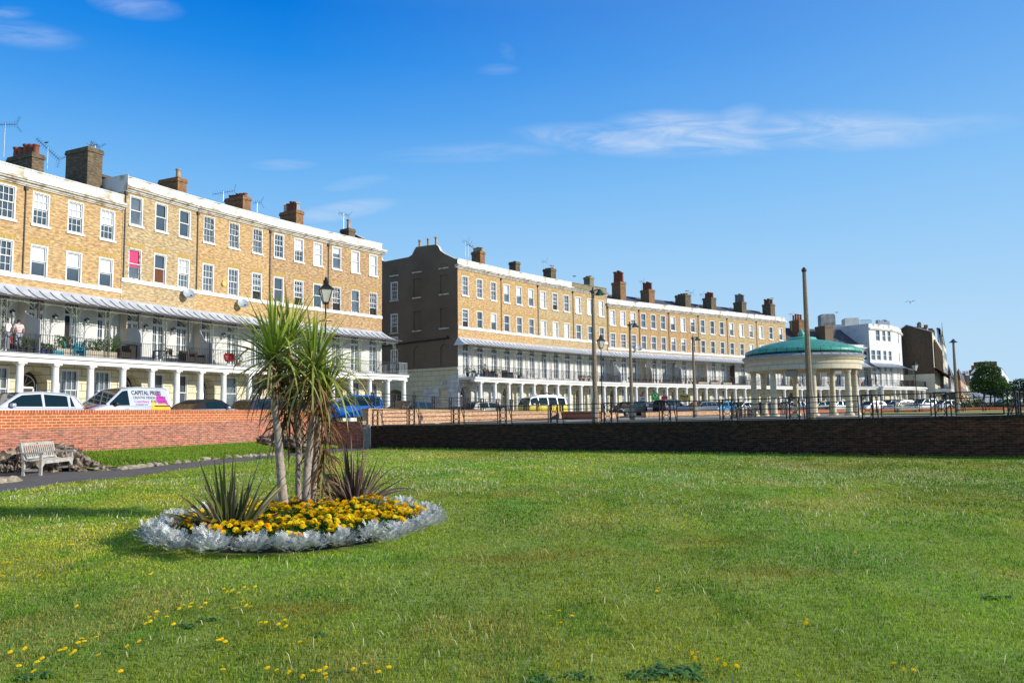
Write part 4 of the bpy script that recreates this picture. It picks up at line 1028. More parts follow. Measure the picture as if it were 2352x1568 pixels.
# dense ramp railings next to bandstand
for lab,gx in (('black iron railing of the ramp left of the bandstand',[(1690,50),(1725,50.6),(1752,51.4),(1774,52)]),('near black iron railing of the ramp left of the bandstand',[(1688,43),(1708,43.5),(1732,44)])):
    sp_=[P(x,d,1.2) for x,d in gx]
    for q in sp_: q.z=1.15 if 'near' not in lab else .85
    railing(lab,sp_,.95,.3,4)
q=P(2338,30.5,1.3); q.z=1.25; q2=P(2352+40,33,1.3); q2.z=1.25
railing('black iron railing turning away at the right edge of the wall',[q,q2,Vector((q2.x+1.5,q2.y+4,1.25))],.95,.34,4)
# ================================================================= BANDSTAND
bc=P(1849.5,48,1.2); BS=empty('bandstand',(bc.x,bc.y,1.12),math.atan2(bc.x,bc.y)*-1,'round open bandstand with green domed roof on cream columns','bandstand')
mb=MB(); mb.lathe([(3.95,-.4),(3.95,.02),(3.7,.02),(3.7,.14),(0,.14)],n=48); mb.build('plinth',M['pale_conc'],BS)
for k in range(8):
    th=R(10+45*k); x,y=3.02*math.sin(th),-3.02*math.cos(th)
    o=inst('column',('bcol',),lambda mb: mb.lathe([(0,0),(.30,0),(.30,.06),(.27,.12),(.22,.17),(.185,.22),(.185,1.0),(.17,2.1),(.16,2.42),(.20,2.45),(.20,2.5),(.17,2.52),(.25,2.6),(.25,2.66)],n=24),BS,(x,y,.14),M['faience'],smooth=True,autos=35)
mb=MB(); mb.lathe([(2.65,2.79),(3.40,2.79),(3.40,3.08),(3.43,3.10),(3.40,3.12),(3.40,3.32),(3.5,3.34),(3.52,3.42),(3.60,3.46),(3.62,3.53),(3.3,3.6),(2.65,3.6),(2.65,2.79)],n=72); mb.build('entablature',M['faience'],BS,smooth=True,autos=20)
mb=MB(); mb.lathe([(2.65,3.0),(1.5,3.1),(0.0,3.1)],n=48); mb.build('ceiling',M['cream'],BS)
mb=MB(); mb.lathe([(3.66,3.52),(3.68,3.55),(3.46,3.68),(3.3,3.7)],n=72)
for k in range(40):
    t=2*math.pi*k/40; mb.bar((3.66*math.cos(t),3.66*math.sin(t),3.57),(3.44*math.cos(t),3.44*math.sin(t),3.72),.014)
mb.build('lead_flashing',M['lead'],BS)
dome=[(3.38,3.66),(3.46,3.73),(3.47,3.92),(3.40,4.0),(3.25,4.06)]
for k in range(1,12):
    r0=3.25-(3.25-.95)*k/11; dome.append((r0,4.06+.56*(1-((r0-.0)/3.25)**2)/(1-(.95/3.25)**2)*1.0))
mb=MB(); mb.lathe(dome,n=72)
# conical uv for tile pattern
for idx in list(mb.uvs):
    f=mb.f[idx]; out=[]
    for vi in f:
        x,y,z=mb.v[vi]; rr=math.hypot(x,y); out.append((math.atan2(y,x)*3.4,-rr+z*.4))
    us=[u for u,_ in out]
    if max(us)-min(us)>8: out=[(u+2*math.pi*3.4 if u<0 else u,v_) for u,v_ in out]
    mb.uvs[idx]=out
mb.build('dome',M['copper'],BS,smooth=True); BS.scale=(.955,.955,1)
mb=MB(); mb.lathe([(.97,4.58),(.97,4.64),(.9,4.67),(.85,4.70),(.85,4.77),(.7,4.80),(.45,4.83),(.25,4.85)],n=36); mb.build('dome_cap',M['copperp'],BS,smooth=True,autos=40)
mb=MB(); mb.lathe([(.2,4.83),(.12,4.87),(.2,4.92),(.23,5.0),(.18,5.1),(.09,5.2),(.04,5.3),(.0,5.42)],n=16); mb.build('finial',M['copperp'],BS,smooth=True)
for (th,zz,w) in ((-12,2.55,.66),(37,2.62,.55),(72,2.6,.4),(85,2.62,.4)):
    t=R(th); o=MB(); o.box(-w/2,w/2,-.16,.16,-.17,.17); o.box(-w/2+.05,w/2-.05,-.18,-.16,-.12,.12)
    o=o.build('loudspeaker',M['speaker'],BS); o.location=(3.0*math.sin(t),-3.0*math.cos(t),zz+.02); o.rotation_euler=(R(8),0,t)
# ================================================================= CONCRETE COLUMNS AND LANTERNS
def conc_post(px,pytop,d,zb,label,hood=True,turn=0,w=.17):
    q=P(px,d,zb+1); zt=zof(pytop,q.x,q.y); root=empty('lamp_column',(q.x,q.y,zb),turn,label,'lamp post'); h=zt-zb
    mb=MB()
    for (z0,z1,a,b_) in ((0,.9,w*1.45,w*1.3),(.9,1.15,w*1.3,w*1.0),(1.15,h-.12,w*1.0,w*.58)):
        c0=[(a*math.cos(R(22.5+45*k)),a*math.sin(R(22.5+45*k)),z0) for k in range(8)]; c1=[(b_*math.cos(R(22.5+45*k)),b_*math.sin(R(22.5+45*k)),z1) for k in range(8)]
        mb.hexa(c0,c1)
    mb.build('shaft',M['concrete'],root)
    mb=MB(); mb.lathe([(w*.7,h-.13),(w*.85,h-.09),(w*.85,h-.03),(w*.5,h),(w*.45,h+.05),(0,h+.05)],n=10); mb.build('cap',M['gutter'],root)
    mb=MB(); mb.box(-.07,.07,-w*1.5,-w*1.2,.25,.85); mb.build('access_door',M['pale_conc'],root)
    if hood:
        mb=MB(); mb.bar((-.15,0,h-.02),(.3,0,h+.06),.04); mb.bar((.0,0,h),(0,0,h+.16),.035,sides=6); mb.build('bracket',M['gutter'],root)
        mb=MB(); mb.lathe([(.05,.12),(.08,.08),(.13,.0),(.24,-.10),(.26,-.12),(.23,-.10),(.06,.0)],(.34,0,h-.04),20); mb.build('lamp_hood',M['hoodgreen'],root,smooth=True,autos=50)
        mb=MB(); mb.lathe([(.0,-.15),(.05,-.12),(.07,-.04),(.05,.02)],(.34,0,h-.04),10); mb.build('bulb',M['lampglass'],root,smooth=True)
    return root
conc_post(1367,668,36,1.12,'tall concrete lamp column with tilted green hood, nearest the middle houses',turn=.2,w=.115)
conc_post(1451,745,48,1.12,'concrete lamp column with dark green hood, second from left',turn=.1,w=.115)
conc_post(1596,776,57,1.12,'concrete lamp column with dark green hood, third from left',turn=.1,w=.12)
conc_post(1860,617,32,1.18,'bare concrete post without a lamp, standing before the bandstand',hood=False,w=.125)
r_=conc_post(2198,783,62,1.2,'concrete lamp column with green hood before the far street',turn=0,w=.14)
for k in r_.children:
    if k.name.startswith(('lamp_hood','bulb','bracket')): k.location.x-=.34; k.location.z+=.05
    if k.name.startswith('bracket'): k.scale=(.25,1,1); k.location.x=0
    if k.name.startswith('lamp_hood'): k.scale=(1.25,1.25,1.0); k.location.x-=.085
def lantern(px,pytop,d,zb,label,sc=1.):
    q=P(px,d,zb+3); zt=zof(pytop,q.x,q.y); root=empty('street_lantern',(q.x,q.y,zb),.4,label,'street lamp','black lantern street lamps'); h=zt-zb; s=sc
    hb=h-1.35*s
    mb=MB(); mb.lathe([(.16*s,0),(.16*s,.1),(.12*s,.2),(.1*s,.9),(.07*s,1.1),(.055*s,1.3),(.05*s,hb*.72),(.075*s,hb*.73),(.045*s,hb*.75),(.035*s,hb-.05),(.07*s,hb)],n=12)
    mb.bar((-.3*s,0,hb*.86),(.3*s,0,hb*.86),.022*s,sides=6); mb.build('post',M['iron'],root,smooth=True,autos=50)
    def sq(r,z): return [(r*math.cos(R(45+90*k))*s,r*math.sin(R(45+90*k))*s,hb+z*s) for k in range(4)]
    mb=MB(); mb.hexa(sq(.17,.08),sq(.36,.66)); mb.build('glazing',M['lampglass'],root)
    mb=MB(); mb.hexa(sq(.19,.0),sq(.19,.08)); mb.hexa(sq(.42,.66),sq(.42,.70)); mb.hexa(sq(.42,.70),sq(.13,.93)); mb.hexa(sq(.13,.93),sq(.17,1.02)); 
    b0,b1=sq(.18,.08),sq(.37,.66)
    for k in range(4): mb.bar(b0[k],b1[k],.018*s)
    mb.lathe([(.12*s,hb+1.0*s),(.13*s,hb+1.08*s),(.05*s,hb+1.14*s),(.075*s,hb+1.2*s),(.02*s,hb+1.26*s),(.0,hb+1.38*s)],n=10)
    mb.build('lantern_frame',M['iron'],root); return root
lantern(747,632,39,1.1,'black lantern lamp post rising behind the cordylines',1.05)
lantern(1382,765,66,1.12,'black lantern lamp post beside the tall concrete column',.95)
lantern(2104,825,92,1.2,'black lantern lamp post behind the white cars',1.0)
lantern(2235,868,118,1.2,'black lantern lamp post in front of the far white wall',1.1)
# ================================================================= BENCH, ROCKS, EDGING
def park_bench(loc,ang,label,L=1.62,s=1.):
    root=empty('park_bench',loc,ang,label,'bench')
    W=M['wood']; D=.56; 
    for sx in (-1,1):
        x=sx*(L/2-.04)
        mb=MB(); mb.box(x-.035,x+.035,-D/2,-D/2+.07,0,.64); mb.build('leg',W,root)
        mb=MB(); mb.hexa([(x-.035,D/2-.07,0),(x+.035,D/2-.07,0),(x+.035,D/2,0),(x-.035,D/2,0)],[(x-.035,D/2-.07,.44),(x+.035,D/2-.07,.44),(x+.035,D/2,.44),(x-.035,D/2,.44)])
        mb.hexa([(x-.035,D/2-.07,.44),(x+.035,D/2-.07,.44),(x+.035,D/2,.44),(x-.035,D/2,.44)],[(x-.035,D/2+.06,.95),(x+.035,D/2+.06,.95),(x+.035,D/2+.11,.95),(x-.035,D/2+.11,.95)]); mb.build('leg',W,root)
        mb=MB(); mb.prism([(0,0)]*0 or [(x-.045,.62),(x+.045,.62),(x+.045,.665),(x-.045,.665)],-D/2-.06,D/2+.02); mb.build('armrest',W,root)
        mb=MB(); mb.box(x-.025,x+.025,-D/2+.07,D/2-.07,.12,.19); mb.build('stretcher',W,root)
    mb=MB()
    for k in range(6): y=-D/2+.0+k*.088; z=.425-.025*math.sin(math.pi*k/5); mb.box(-L/2,L/2,y,y+.07,z,z+.026)
    mb.box(-L/2+.07,L/2-.07,-D/2+.01,-D/2+.045,.33,.42); mb.prism([(-L/2+.075,.33),(-L/2+.2,.33),(-L/2+.075,.22)],-D/2+.01,-D/2+.045); mb.prism([(L/2-.075,.33),(L/2-.075,.22),(L/2-.2,.33)],-D/2+.01,-D/2+.045)
    mb.build('seat',W,root)
    mb=MB()
    def bs(x0,x1,z0,z1,t=.02):
        y0=D/2-.05+(z0-.44)*.26; y1=D/2-.05+(z1-.44)*.26
        mb.hexa([(x0,y0,z0),(x1,y0,z0),(x1,y0+t,z0),(x0,y0+t,z0)],[(x0,y1,z1),(x1,y1,z1),(x1,y1+t,z1),(x0,y1+t,z1)])
    bs(-L/2+.07,L/2-.07,.85,.94,.035); bs(-L/2+.07,L/2-.07,.47,.53,.035)
    for k in range(15): x=-L/2+.11+(L-.22)*k/14; bs(x-.022,x+.022,.53,.85)
    mb.build('backrest',W,root)
    mb=MB(); y=D/2-.05+(.88-.44)*.26; mb.box(-.03,.03,y-.004,y,.88,.915); mb.build('plaque',M['plaque'],root)
    root.scale=(s,s,s); return root
bf0=onz(44,1095,.006); bf1=onz(72,1096.5,.006); b1=onz(165,1083,.006)
q=onz(103,1088,.006); dv=onz(166,1083.5,.006)-onz(72,1096.5,.006)
park_bench((q.x-.0,q.y+.15,.006),math.atan2(dv.y,dv.x),'weathered silver grey wooden bench beside the path',L=1.75,s=1.0)
def blob(seed,sx,sy,sz,sub=4,rough=.35):
    bm=bmesh.new(); bmesh.ops.create_icosphere(bm,subdivisions=sub,radius=1.)
    from mathutils import noise
    o=Vector((seed*3.7,seed*1.3,seed*.7))
    for v in bm.verts:
        n=noise.fractal(v.co*1.7+o,.6,2.3,7)*1.2+.25*noise.cell(v.co*3.2+o)
        v.co*=1+rough*n
        v.co=Vector((v.co.x*sx,v.co.y*sy,max(v.co.z,-.5)*sz))
    me=bpy.data.meshes.new('rock'); bm.to_mesh(me); bm.free(); return me
def rock(label,px,py,z,sz,seed,grp='rockwork along the foot of the red wall',name='rock'):
    q=onz(px,py,z); me=blob(seed,*sz); me.materials.append(M['rock'] if name=='rock' else M['kerb']); o=bpy.data.objects.new(name,me); COL.objects.link(o); o.location=q; o.rotation_euler=(0,0,seed*.9); tag(o,label,'rock',grp); return o
RK=[(25,1070,.25,(.9,.6,.62),1),(75,1062,.3,(.8,.6,.7),2),(140,1056,.3,(.8,.6,.75),3),(185,1062,.25,(.7,.5,.6),4),(205,1072,.15,(.6,.45,.45),5),(232,1078,.08,(.55,.4,.28),6),(-30,1075,.25,(.9,.6,.6),7),(110,1073,.1,(.8,.5,.4),8),(150,1078,.05,(.6,.4,.3),9),(30,1085,.1,(.6,.4,.4),12)]
def rockat(label,px,Y,z,sz,seed,grp='rockwork along the foot of the red wall'):
    q=P(px,Y,z+.2); me=blob(seed,*[q_*.86 for q_ in sz]); me.materials.append(M['rock']); o=bpy.data.objects.new('rock',me); COL.objects.link(o); o.location=(q.x,q.y,z); o.rotation_euler=(0,0,seed*.9); tag(o,label,'rock',grp)
for (px,Y,z,s,sd) in [(-40,24.9,.25,(0.74,0.46,0.45),7),(5,25.1,.25,(0.64,0.41,0.49),1),(50,25.4,.2,(0.64,0.41,0.53),2),(95,25.8,.2,(0.64,0.41,0.57),3),(135,26.0,.22,(0.60,0.41,0.59),4),(168,26.0,.18,(0.51,0.37,0.51),5),(192,25.8,.08,(0.46,0.37,0.37),9),(214,25.6,.04,(0.41,0.32,0.26),6),(238,25.5,.0,(0.35,0.28,0.16),8),(182,25.2,.02,(0.32,0.28,0.23),12),(120,25.2,.05,(0.46,0.28,0.25),13)]: rockat('craggy brown rock piled behind the bench against the red wall',px,Y,z,s,sd)
for (x,y,z,s,sd) in [(572,1012,.5,(.75,.6,.42),10),(600,1013,.5,(.7,.6,.36),11),(650,1016,.45,(.8,.6,.35),14),(700,1018,.4,(.8,.6,.35),15)]: rock('craggy grey rock on the bank left of and behind the cordylines',x,y,z,s,sd)
proto=None
n=34
for k in range(n):
    f=k/(n-1); x=275+(640-275)*f; y=np.interp(x,[275,381,498,640],[1077,1065,1052,1043]); q=onz(x,y,.03)
    me=blob(20+k%6,.16+.05*(k%3),.12,.14,2,.3) if k<6 else None
    if k<6: me.materials.append(M['kerb']); EDG=globals().setdefault('EDG',[]); EDG.append(me)
    o=bpy.data.objects.new('edging_stone',EDG[k%6]); COL.objects.link(o); o.location=q; o.rotation_euler=(0,0,k*1.7); s=.65+.5*((k*7)%5)/5; o.scale=(s*1.2,s,s*.8)
    tag(o,'small rough stone edging the grass bank along the path','stone','edging stones along the path')
for k in range(5):
    q=onz(-30+k*14,1109-k*1.,.02); o=bpy.data.objects.new('edging_stone',EDG[k%6]); COL.objects.link(o); o.location=q; o.rotation_euler=(0,0,k*1.7+1); o.scale=(1.6,1.3,1.)
    tag(o,'flat pale edging stone left of the bench at the path edge','stone','edging stones left of the bench')
# shoes for benches in distance
q=P(2120,66,1.2); park_bench((q.x-1.3,q.y,1.22),.1,'far pale bench seen through the railing before the orange wall',1.5)
# ================================================================= VEHICLES
KIND={
 'hatch':dict(L=4.1,W=1.74,zb=.92,roof=[(-1.93,.92),(-1.62,1.34),(-1.2,1.44),(-.3,1.49),(.45,1.44),(1.25,.95)],low=[(-2.02,.32),(-2.05,.6),(-1.98,.92),(1.25,.95),(1.8,.80),(2.0,.62),(2.03,.3)],wh=(-1.25,1.28),pil=[-1.35,-.35],r=.31),
 'estate':dict(L=4.6,W=1.78,zb=.94,roof=[(-2.18,.94),(-1.95,1.38),(-1.6,1.47),(-.3,1.5),(.4,1.44),(1.25,.97)],low=[(-2.27,.32),(-2.3,.6),(-2.2,.94),(1.25,.97),(1.95,.80),(2.22,.62),(2.28,.3)],wh=(-1.4,1.42),pil=[-1.25,-.3],r=.32),
 'suv':dict(L=4.2,W=1.8,zb=1.05,roof=[(-2.0,1.05),(-1.85,1.58),(-1.5,1.68),(-.2,1.7),(.35,1.62),(1.1,1.08)],low=[(-2.08,.38),(-2.1,.7),(-2.03,1.05),(1.1,1.08),(1.85,.95),(2.05,.75),(2.08,.35)],wh=(-1.3,1.3),pil=[-1.3,-.3],r=.36),
 'cabrio':dict(L=4.5,W=1.8,zb=.88,roof=[(-1.35,.9),(-1.0,1.16),(-.5,1.33),(.0,1.36),(.35,1.3),(1.05,.93)],low=[(-2.2,.32),(-2.25,.62),(-2.15,.86),(-1.35,.9),(1.05,.93),(1.85,.80),(2.2,.6),(2.24,.3)],wh=(-1.35,1.4),pil=[-.62],r=.32),
 'van':dict(L=4.25,W=1.83,zb=1.02,roof=[(-2.05,1.02),(-1.98,1.72),(-1.85,1.82),(-.4,1.84),(.35,1.74),(1.22,1.08)],low=[(-2.1,.35),(-2.12,.7),(-2.05,1.02),(1.22,1.08),(1.85,.92),(2.08,.68),(2.12,.32)],wh=(-1.3,1.36),pil=[.05],r=.33),
 'camper':dict(L=4.45,W=1.75,zb=1.18,roof=[(-2.15,1.18),(-2.08,1.68),(-1.9,1.86),(-.5,1.93),(1.5,1.9),(1.85,1.78),(2.1,1.25)],low=[(-2.2,.35),(-2.22,.8),(-2.15,1.18),(2.1,1.25),(2.22,.95),(2.24,.38)],wh=(-1.25,1.2),pil=[-1.05,.0,1.05],r=.33)}
def vehicle(kind,mt,loc,heading,label,cat='car',name='parked_car',group=None,roofm=None,lowm=None,glass=True,sc=1.):
    K=KIND[kind]; root=empty(name,loc,heading,label,cat,group); W=K['W']/2; zb=K['zb']; pm=M[mt]; rf=K['roof']; lo=K['low']
    zbl=lambda x: np.interp(x,[p[0] for p in lo[2:5]] if len(lo)>6 else [p[0] for p in lo[2:4]],[p[1] for p in lo[2:5]] if len(lo)>6 else [p[1] for p in lo[2:4]])
    # lower body: lofted extrusion with tucked ends
    mb=MB(); n=len(lo)
    def ring_(y,s,dz=0): return [(x*s,y,z if z<.5 else z-dz) for x,z in lo]
    secs=[ring_(-W,.975,.02),ring_(-W*.8,1.,0),ring_(W*.8,1.,0),ring_(W,.975,.02)]
    base=len(mb.v)
    for s_ in secs: mb.v+=s_
    for k in range(3):
        for i in range(n):
            j=(i+1)%n; mb.f.append((base+k*n+i,base+k*n+j,base+(k+1)*n+j,base+(k+1)*n+i)); mb.m.append(0)
    mb.f.append(tuple(base+i for i in range(n))); mb.m.append(0); mb.f.append(tuple(base+3*n+i for i in range(n))[::-1]); mb.m.append(0)
    mb.build('body',[M[lowm] if lowm else pm],root,smooth=True,bevel=.07)
    taper=.30
    def hw(z): return W-.05-(z-zb)*taper
    def sidez(x): return float(np.interp(x,[p[0] for p in rf],[p[1] for p in rf]))
    rp=M[roofm] if roofm else pm
    # roof + pillars
    mb=MB()
    for i in range(1,len(rf)-2):
        (x0,z0),(x1,z1)=rf[i],rf[i+1]; a,b_=hw(z0),hw(z1)
        mb.quad([(x0,-a,z0),(x1,-b_,z1),(x1,-b_*.6,z1+.03),(x0,-a*.6,z0+.03)]); mb.quad([(x0,a*.6,z0+.03),(x1,b_*.6,z1+.03),(x1,b_,z1),(x0,a,z0)]); mb.quad([(x0,-a*.6,z0+.03),(x1,-b_*.6,z1+.03),(x1,b_*.6,z1+.03),(x0,a*.6,z0+.03)])
    def pill(xb,xt,w0=.05,w1=.045):
        for s in (-1,1):
            zt=sidez(xt)-.0; zz=zb-.02
            def pt(x,z,o): return (x,s*(hw(z)+o),z)
            mb.hexa([pt(xb-w0,zz,-.02),pt(xb+w0,zz,-.02),pt(xb+w0,zz,.012),pt(xb-w0,zz,.012)],[pt(xt-w1,zt,-.02),pt(xt+w1,zt,-.02),pt(xt+w1,zt,.012),pt(xt-w1,zt,.012)])
    rs=rf[1:-1]
    for s in (-1,1):
        for i in range(len(rf)-1):
            (x0,z0),(x1,z1)=rf[i],rf[i+1]; mb.bar((x0,s*(hw(z0)+.0),z0),(x1,s*(hw(z1)+.0),z1),.03,sides=6)
    for p in K['pil']: pill(p,p-.02 if kind!='van' else p,.045,.035)
    if kind=='hatch': pill(-1.72,-1.5,.14,.06)
    if kind=='cabrio':
        for s in (-1,1): mb.quad([(x,s*(hw(z)+.006),z) for x,z in [(-1.35,.9),(-1.0,1.16),(-.62,1.30),(-.62,.9)]])
    if kind=='van':
        for s in (-1,1): mb.quad([(x,s*(hw(z)+.008),z) for x,z in [(-2.05,1.02),(-1.98,1.72),(-1.85,1.81),(-.4,1.83),(.05,1.78),(.05,1.02)]])
        mb.quad([(-2.06,-hw(1.02),1.02),(-1.99,-hw(1.72),1.72),(-1.99,hw(1.72),1.72),(-2.06,hw(1.02),1.02)])
    mb.build('cabin',[rp],root,smooth=True,autos=35)
    # glass
    gm=M['carglass']
    mb=MB()
    for s in (-1,1):
        for i in range(len(rf)-1):
            (x0,z0),(x1,z1)=rf[i],rf[i+1]
            if x1-x0<.01: continue
            mb.quad([(x0,s*hw(zb),zb-.01),(x1,s*hw(zb),zb-.01),(x1,s*(hw(z1)),max(z1,zb)),(x0,s*(hw(z0)),max(z0,zb))])
    mb.build('cabin_side',rp if kind!='cabrio' else rp,root)
    brk=[rf[0][0]+.14]+sorted(K['pil'])+[rf[-1][0]-.10]
    if kind=='van': brk=[.05,rf[-1][0]-.12]
    if kind=='cabrio': brk=[-.62,rf[-1][0]-.08]
    for i in range(len(brk)-1):
        a_,b_=brk[i]+.045,brk[i+1]-.045
        if b_-a_<.15: continue
        for s in (-1,1):
            mb=MB(); n_=8; low=[];top=[]
            for q in range(n_+1):
                x=a_+(b_-a_)*q/n_; zt=sidez(x)-.075; z_=zb+.035
                if zt>z_+.03: low.append((x,s*(hw(z_)+.007),z_)); top.append((x,s*(hw(zt)+.007),zt))
            if len(low)>1:
                for q in range(len(low)-1): mb.quad([low[q],low[q+1],top[q+1],top[q]])
                mb.build('side_window',gm,root)
    (x0,z0),(x1,z1)=rf[-1],rf[-2]; mb=MB(); mb.quad([(x0-.02,-hw(z0)+.05,z0),(x0-.02,hw(z0)-.05,z0),(x1+.03,hw(z1)-.05,z1-.005),(x1+.03,-hw(z1)+.05,z1-.005)]); mb.build('windscreen',gm,root)
    if kind!='van':
        (x0,z0),(x1,z1)=rf[0],rf[1]; mb=MB(); mb.quad([(x0+.01,-hw(z0),z0),(x1-.0,-hw(z1),z1+.01),(x1-.0,hw(z1),z1+.01),(x0+.01,hw(z0),z0)]); mb.build('rear_window',gm,root)
    # wheels
    for wx in K['wh']:
        for s in (-1,1):
            w_=inst('wheel',('wheel',K['r']),lambda mb:[mb.lathe([(K['r']*.62,-.09),(K['r']*.9,-.10),(K['r'],-.06),(K['r'],.06),(K['r']*.9,.10),(K['r']*.62,.09)],n=24)],root,(wx,s*(W-.10),K['r']),M['tyre'],smooth=True,autos=40)
            w_.rotation_euler=(R(90)*(1 if s<0 else -1),0,0)
            def rim(mb):
                r=K['r']*.62; mb.lathe([(r,.06),(r*.95,.085),(r*.86,.06)],n=20); mb.lathe([(.05,.09),(0,.10)],n=10)
                for k in range(7): t=2*math.pi*k/7; mb.bar((.03*math.cos(t),.03*math.sin(t),.085),(r*.92*math.cos(t),r*.92*math.sin(t),.075),.028)
            inst('rim',('rim',K['r']),rim,w_,(0,0,0),M['rim'])
            inst('arch',('arch',K['r']),lambda mb:mb.lathe([(K['r']+.05,-.095),(K['r']+.05,.102),(0,.0)],n=20),w_,(0,0,-.012),M['trim'])
    front=lo[-2][0]*.96; rear=lo[1][0]*.97
    for s in (-1,1):
        mb=MB(); mb.box(front-.12,front+.03,-.16,.16,-.08,.08); o=mb.build('headlight',M['lampclear'],root,smooth=True,bevel=.04); o.location=(0,s*(W-.28),lo[-2][1]+.10)
        mb=MB(); mb.box(rear-.02,rear+.12,-.07,.07,-.16,.16); o=mb.build('tail_light',M['lampred'],root,smooth=True,bevel=.03); o.location=(0,s*(W-.12),lo[2][1]-.12)
        mb=MB(); mb.box(-.07,.09,0,.2,-.07,.07); o=mb.build('mirror',pm if kind not in('van',) else M['trim'],root,smooth=True,bevel=.04); xm=rf[-1][0]-.42; o.location=(xm,W-.06 if s>0 else -W-.14,zb+.08)
    mb=MB(); mb.box(rear-.03,rear+.0,-.26,.26,.62,.73); mb.build('number_plate',M['plate'],root)
    mb=MB(); mb.box(front+.02,front+.05,-.26,.26,.42,.53); mb.build('number_plate',M['platew'],root)
    for s in (-1,1):
        mb=MB()
        for hx in K['pil'][:2]: mb.box(hx+.12,hx+.32,s*(W+.0)-.02,s*(W+.0)+.02,zb-.14,zb-.10)
        mb.build('door_handle',pm,root,smooth=True,bevel=.01)
    root.scale=(sc,sc,sc); return root
def hd(dx,dy): return math.atan2(dy,dx)
def carat(kind,mt,pxc,d,z,heading,label,**k):
    q=P(pxc,d,z+.8); return vehicle(kind,mt,(q.x,q.y,z),heading,label,**k)
G_='cars parked along the crescent'
vehicle('hatch','p_silver2',tuple(P(52,30.0,1.14)),hd(-.45,-.89),'silver hatchback parked beside the lettered van, left edge',group=G_) if False else None
q=P(166,31.4,1.9); vehicle('hatch','p_silver2',(q.x-.45*2.03,q.y-.89*2.03,1.13),hd(-.45,-.89),'silver hatchback at the left edge in front of the lettered van',group=G_)
q=P(166,33.4,1.9); VAN=vehicle('van','p_silver2',(q.x+.45*2.15,q.y+.89*2.15,1.13),hd(-.45,-.89),'silver delivery van with printed lettering and magenta and orange graphics','van','delivery_van')
# van lettering: on left-hand side = +y side of vehicle faces viewer? heading (-.45,-.89): vehicle +y = (.89,-.45)
KV=KIND['van']; W_=KV['W']/2
tl=math.atan(.30)
def vtext(t,sz,x,z,m,bold=0,sx=1.): 
    o=text_mesh('lettering',t,sz,m,VAN,(x,W_-.05-(z-1.02)*.30+.016,z),(R(90)+0,0,R(180)),bold,sx=sx)
    o.rotation_euler=(R(90)-tl,0,R(180)); return o
vtext('CAPITAL PRESS',.265,-.08,1.52,M['vdark'],.008,.86); vtext('CREATIVE DESIGN & PRINT',.165,-.12,1.34,M['vdark'],.0,.86)
vtext('Canterbury',.17,-.16,1.17,M['magenta'],.0,.95); vtext('01227 713 878',.17,-1.02,1.17,M['vdark'],.004,.80); vtext('ESTABLISHED 1976',.075,-.2,1.06,M['vdark'],0,1.)
def vpoly(pts,m,o=.012):
    mb=MB(); 
    def Y(z): return (W_-.05-(z-1.02)*.30+o) if z>=1.0199 else W_+o
    mb.quad([(x,Y(z),z) for x,z in pts],0); return mb.build('graphic',m,VAN)
vpoly([(-1.45,1.02),(-1.30,1.3),(-1.42,1.75),(-1.55,1.5),(-1.78,1.45),(-1.95,1.02)],M['magenta'],.0125); vpoly([(-.95,1.02),(-1.1,1.32),(-1.3,1.1),(-1.7,1.15),(-1.95,1.02)],M['amber'],.0135)
vpoly([(-.9,.6),(-1.0,1.0),(-1.95,1.0),(-2.0,.6)],M['amber'],.01)
mb=MB(); 
for (y0,y1,m) in ((-.75,-.35,0),(-.35,-.15,1),(-.15,.1,2),(.1,.32,1),(.32,.62,3)):
    mb.quad([(1.28,y0,1.095),(1.28,y1,1.095),(1.84,y1+.05,.96),(1.84,y0+.05,.96)],m)
mb.build('bonnet_graphic',[M['orange'],M['limev'],M['vdark'],M['magenta']],VAN)
mb=MB(); mb.bar((0,.3,1.83),(-.15,.3,2.0),.008); mb.build('aerial',M['iron'],VAN)
mb=MB(); mb.box(-1.95,-1.15,W_+.0,W_+.03,1.0,1.05); mb.build('door_rail',M['trim'],VAN)
q=P(470,39.5,1.5); vehicle('cabrio','p_silver',(q.x,q.y,1.12),hd(.5,.87),'silver convertible with its black fabric hood up',group=G_,roofm='hood')
q=P(612,45,1.5); vehicle('hatch','p_navy',(q.x,q.y,1.1),hd(.5,.87),'dark navy car behind the leftmost cordyline trunk',group=G_)
q=P(690,48,1.5); vehicle('hatch','p_grey',(q.x,q.y,1.1),hd(.5,.87),'dark grey car hidden behind the cordyline trunks',group=G_)
q=P(796,48.6,1.5); vehicle('suv','p_blue',(q.x,q.y,1.12),hd(-.88,-.47),'bright blue car with a silver alloy wheel showing past the wall end','car','parked_car',G_)
carat('estate','p_grey',935,57,1.12,hd(-.45,-.89),'grey estate car behind the tall double railing, beside the archway',group=G_)
carat('hatch','p_black',1117,65,1.12,hd(.75,.66),'black hatchback with sloping red tail lights left of the camper',group=G_)
q=P(1247,72,1.8); CV=vehicle('camper','p_white',(q.x,q.y,1.13),hd(-.80,-.60),'yellow and white camper van with raised white roof','camper van','camper_van',lowm='p_yellow',sc=1.02)
mb=MB(); mb.prism([(-1.3,1.9),(-1.25,2.05),(.6,2.08),(1.2,1.95),(1.2,1.88)],-.5,.5); mb.build('roof_pod',M['p_white'],CV,smooth=True,bevel=.04)
mb=MB(); mb.box(-2.2,2.2,.864,.90,1.17,1.19); mb.build('trim_strip',M['chrome'],CV)
mb=MB(); mb.tube([(-.6,.2,2.06),(-.5,.3,2.2),(-.3,.25,2.25),(-.1,.3,2.2),(.1,.2,2.22),(.2,.3,2.08)],.04,0,6); mb.build('roof_load',M['wicker'],CV)
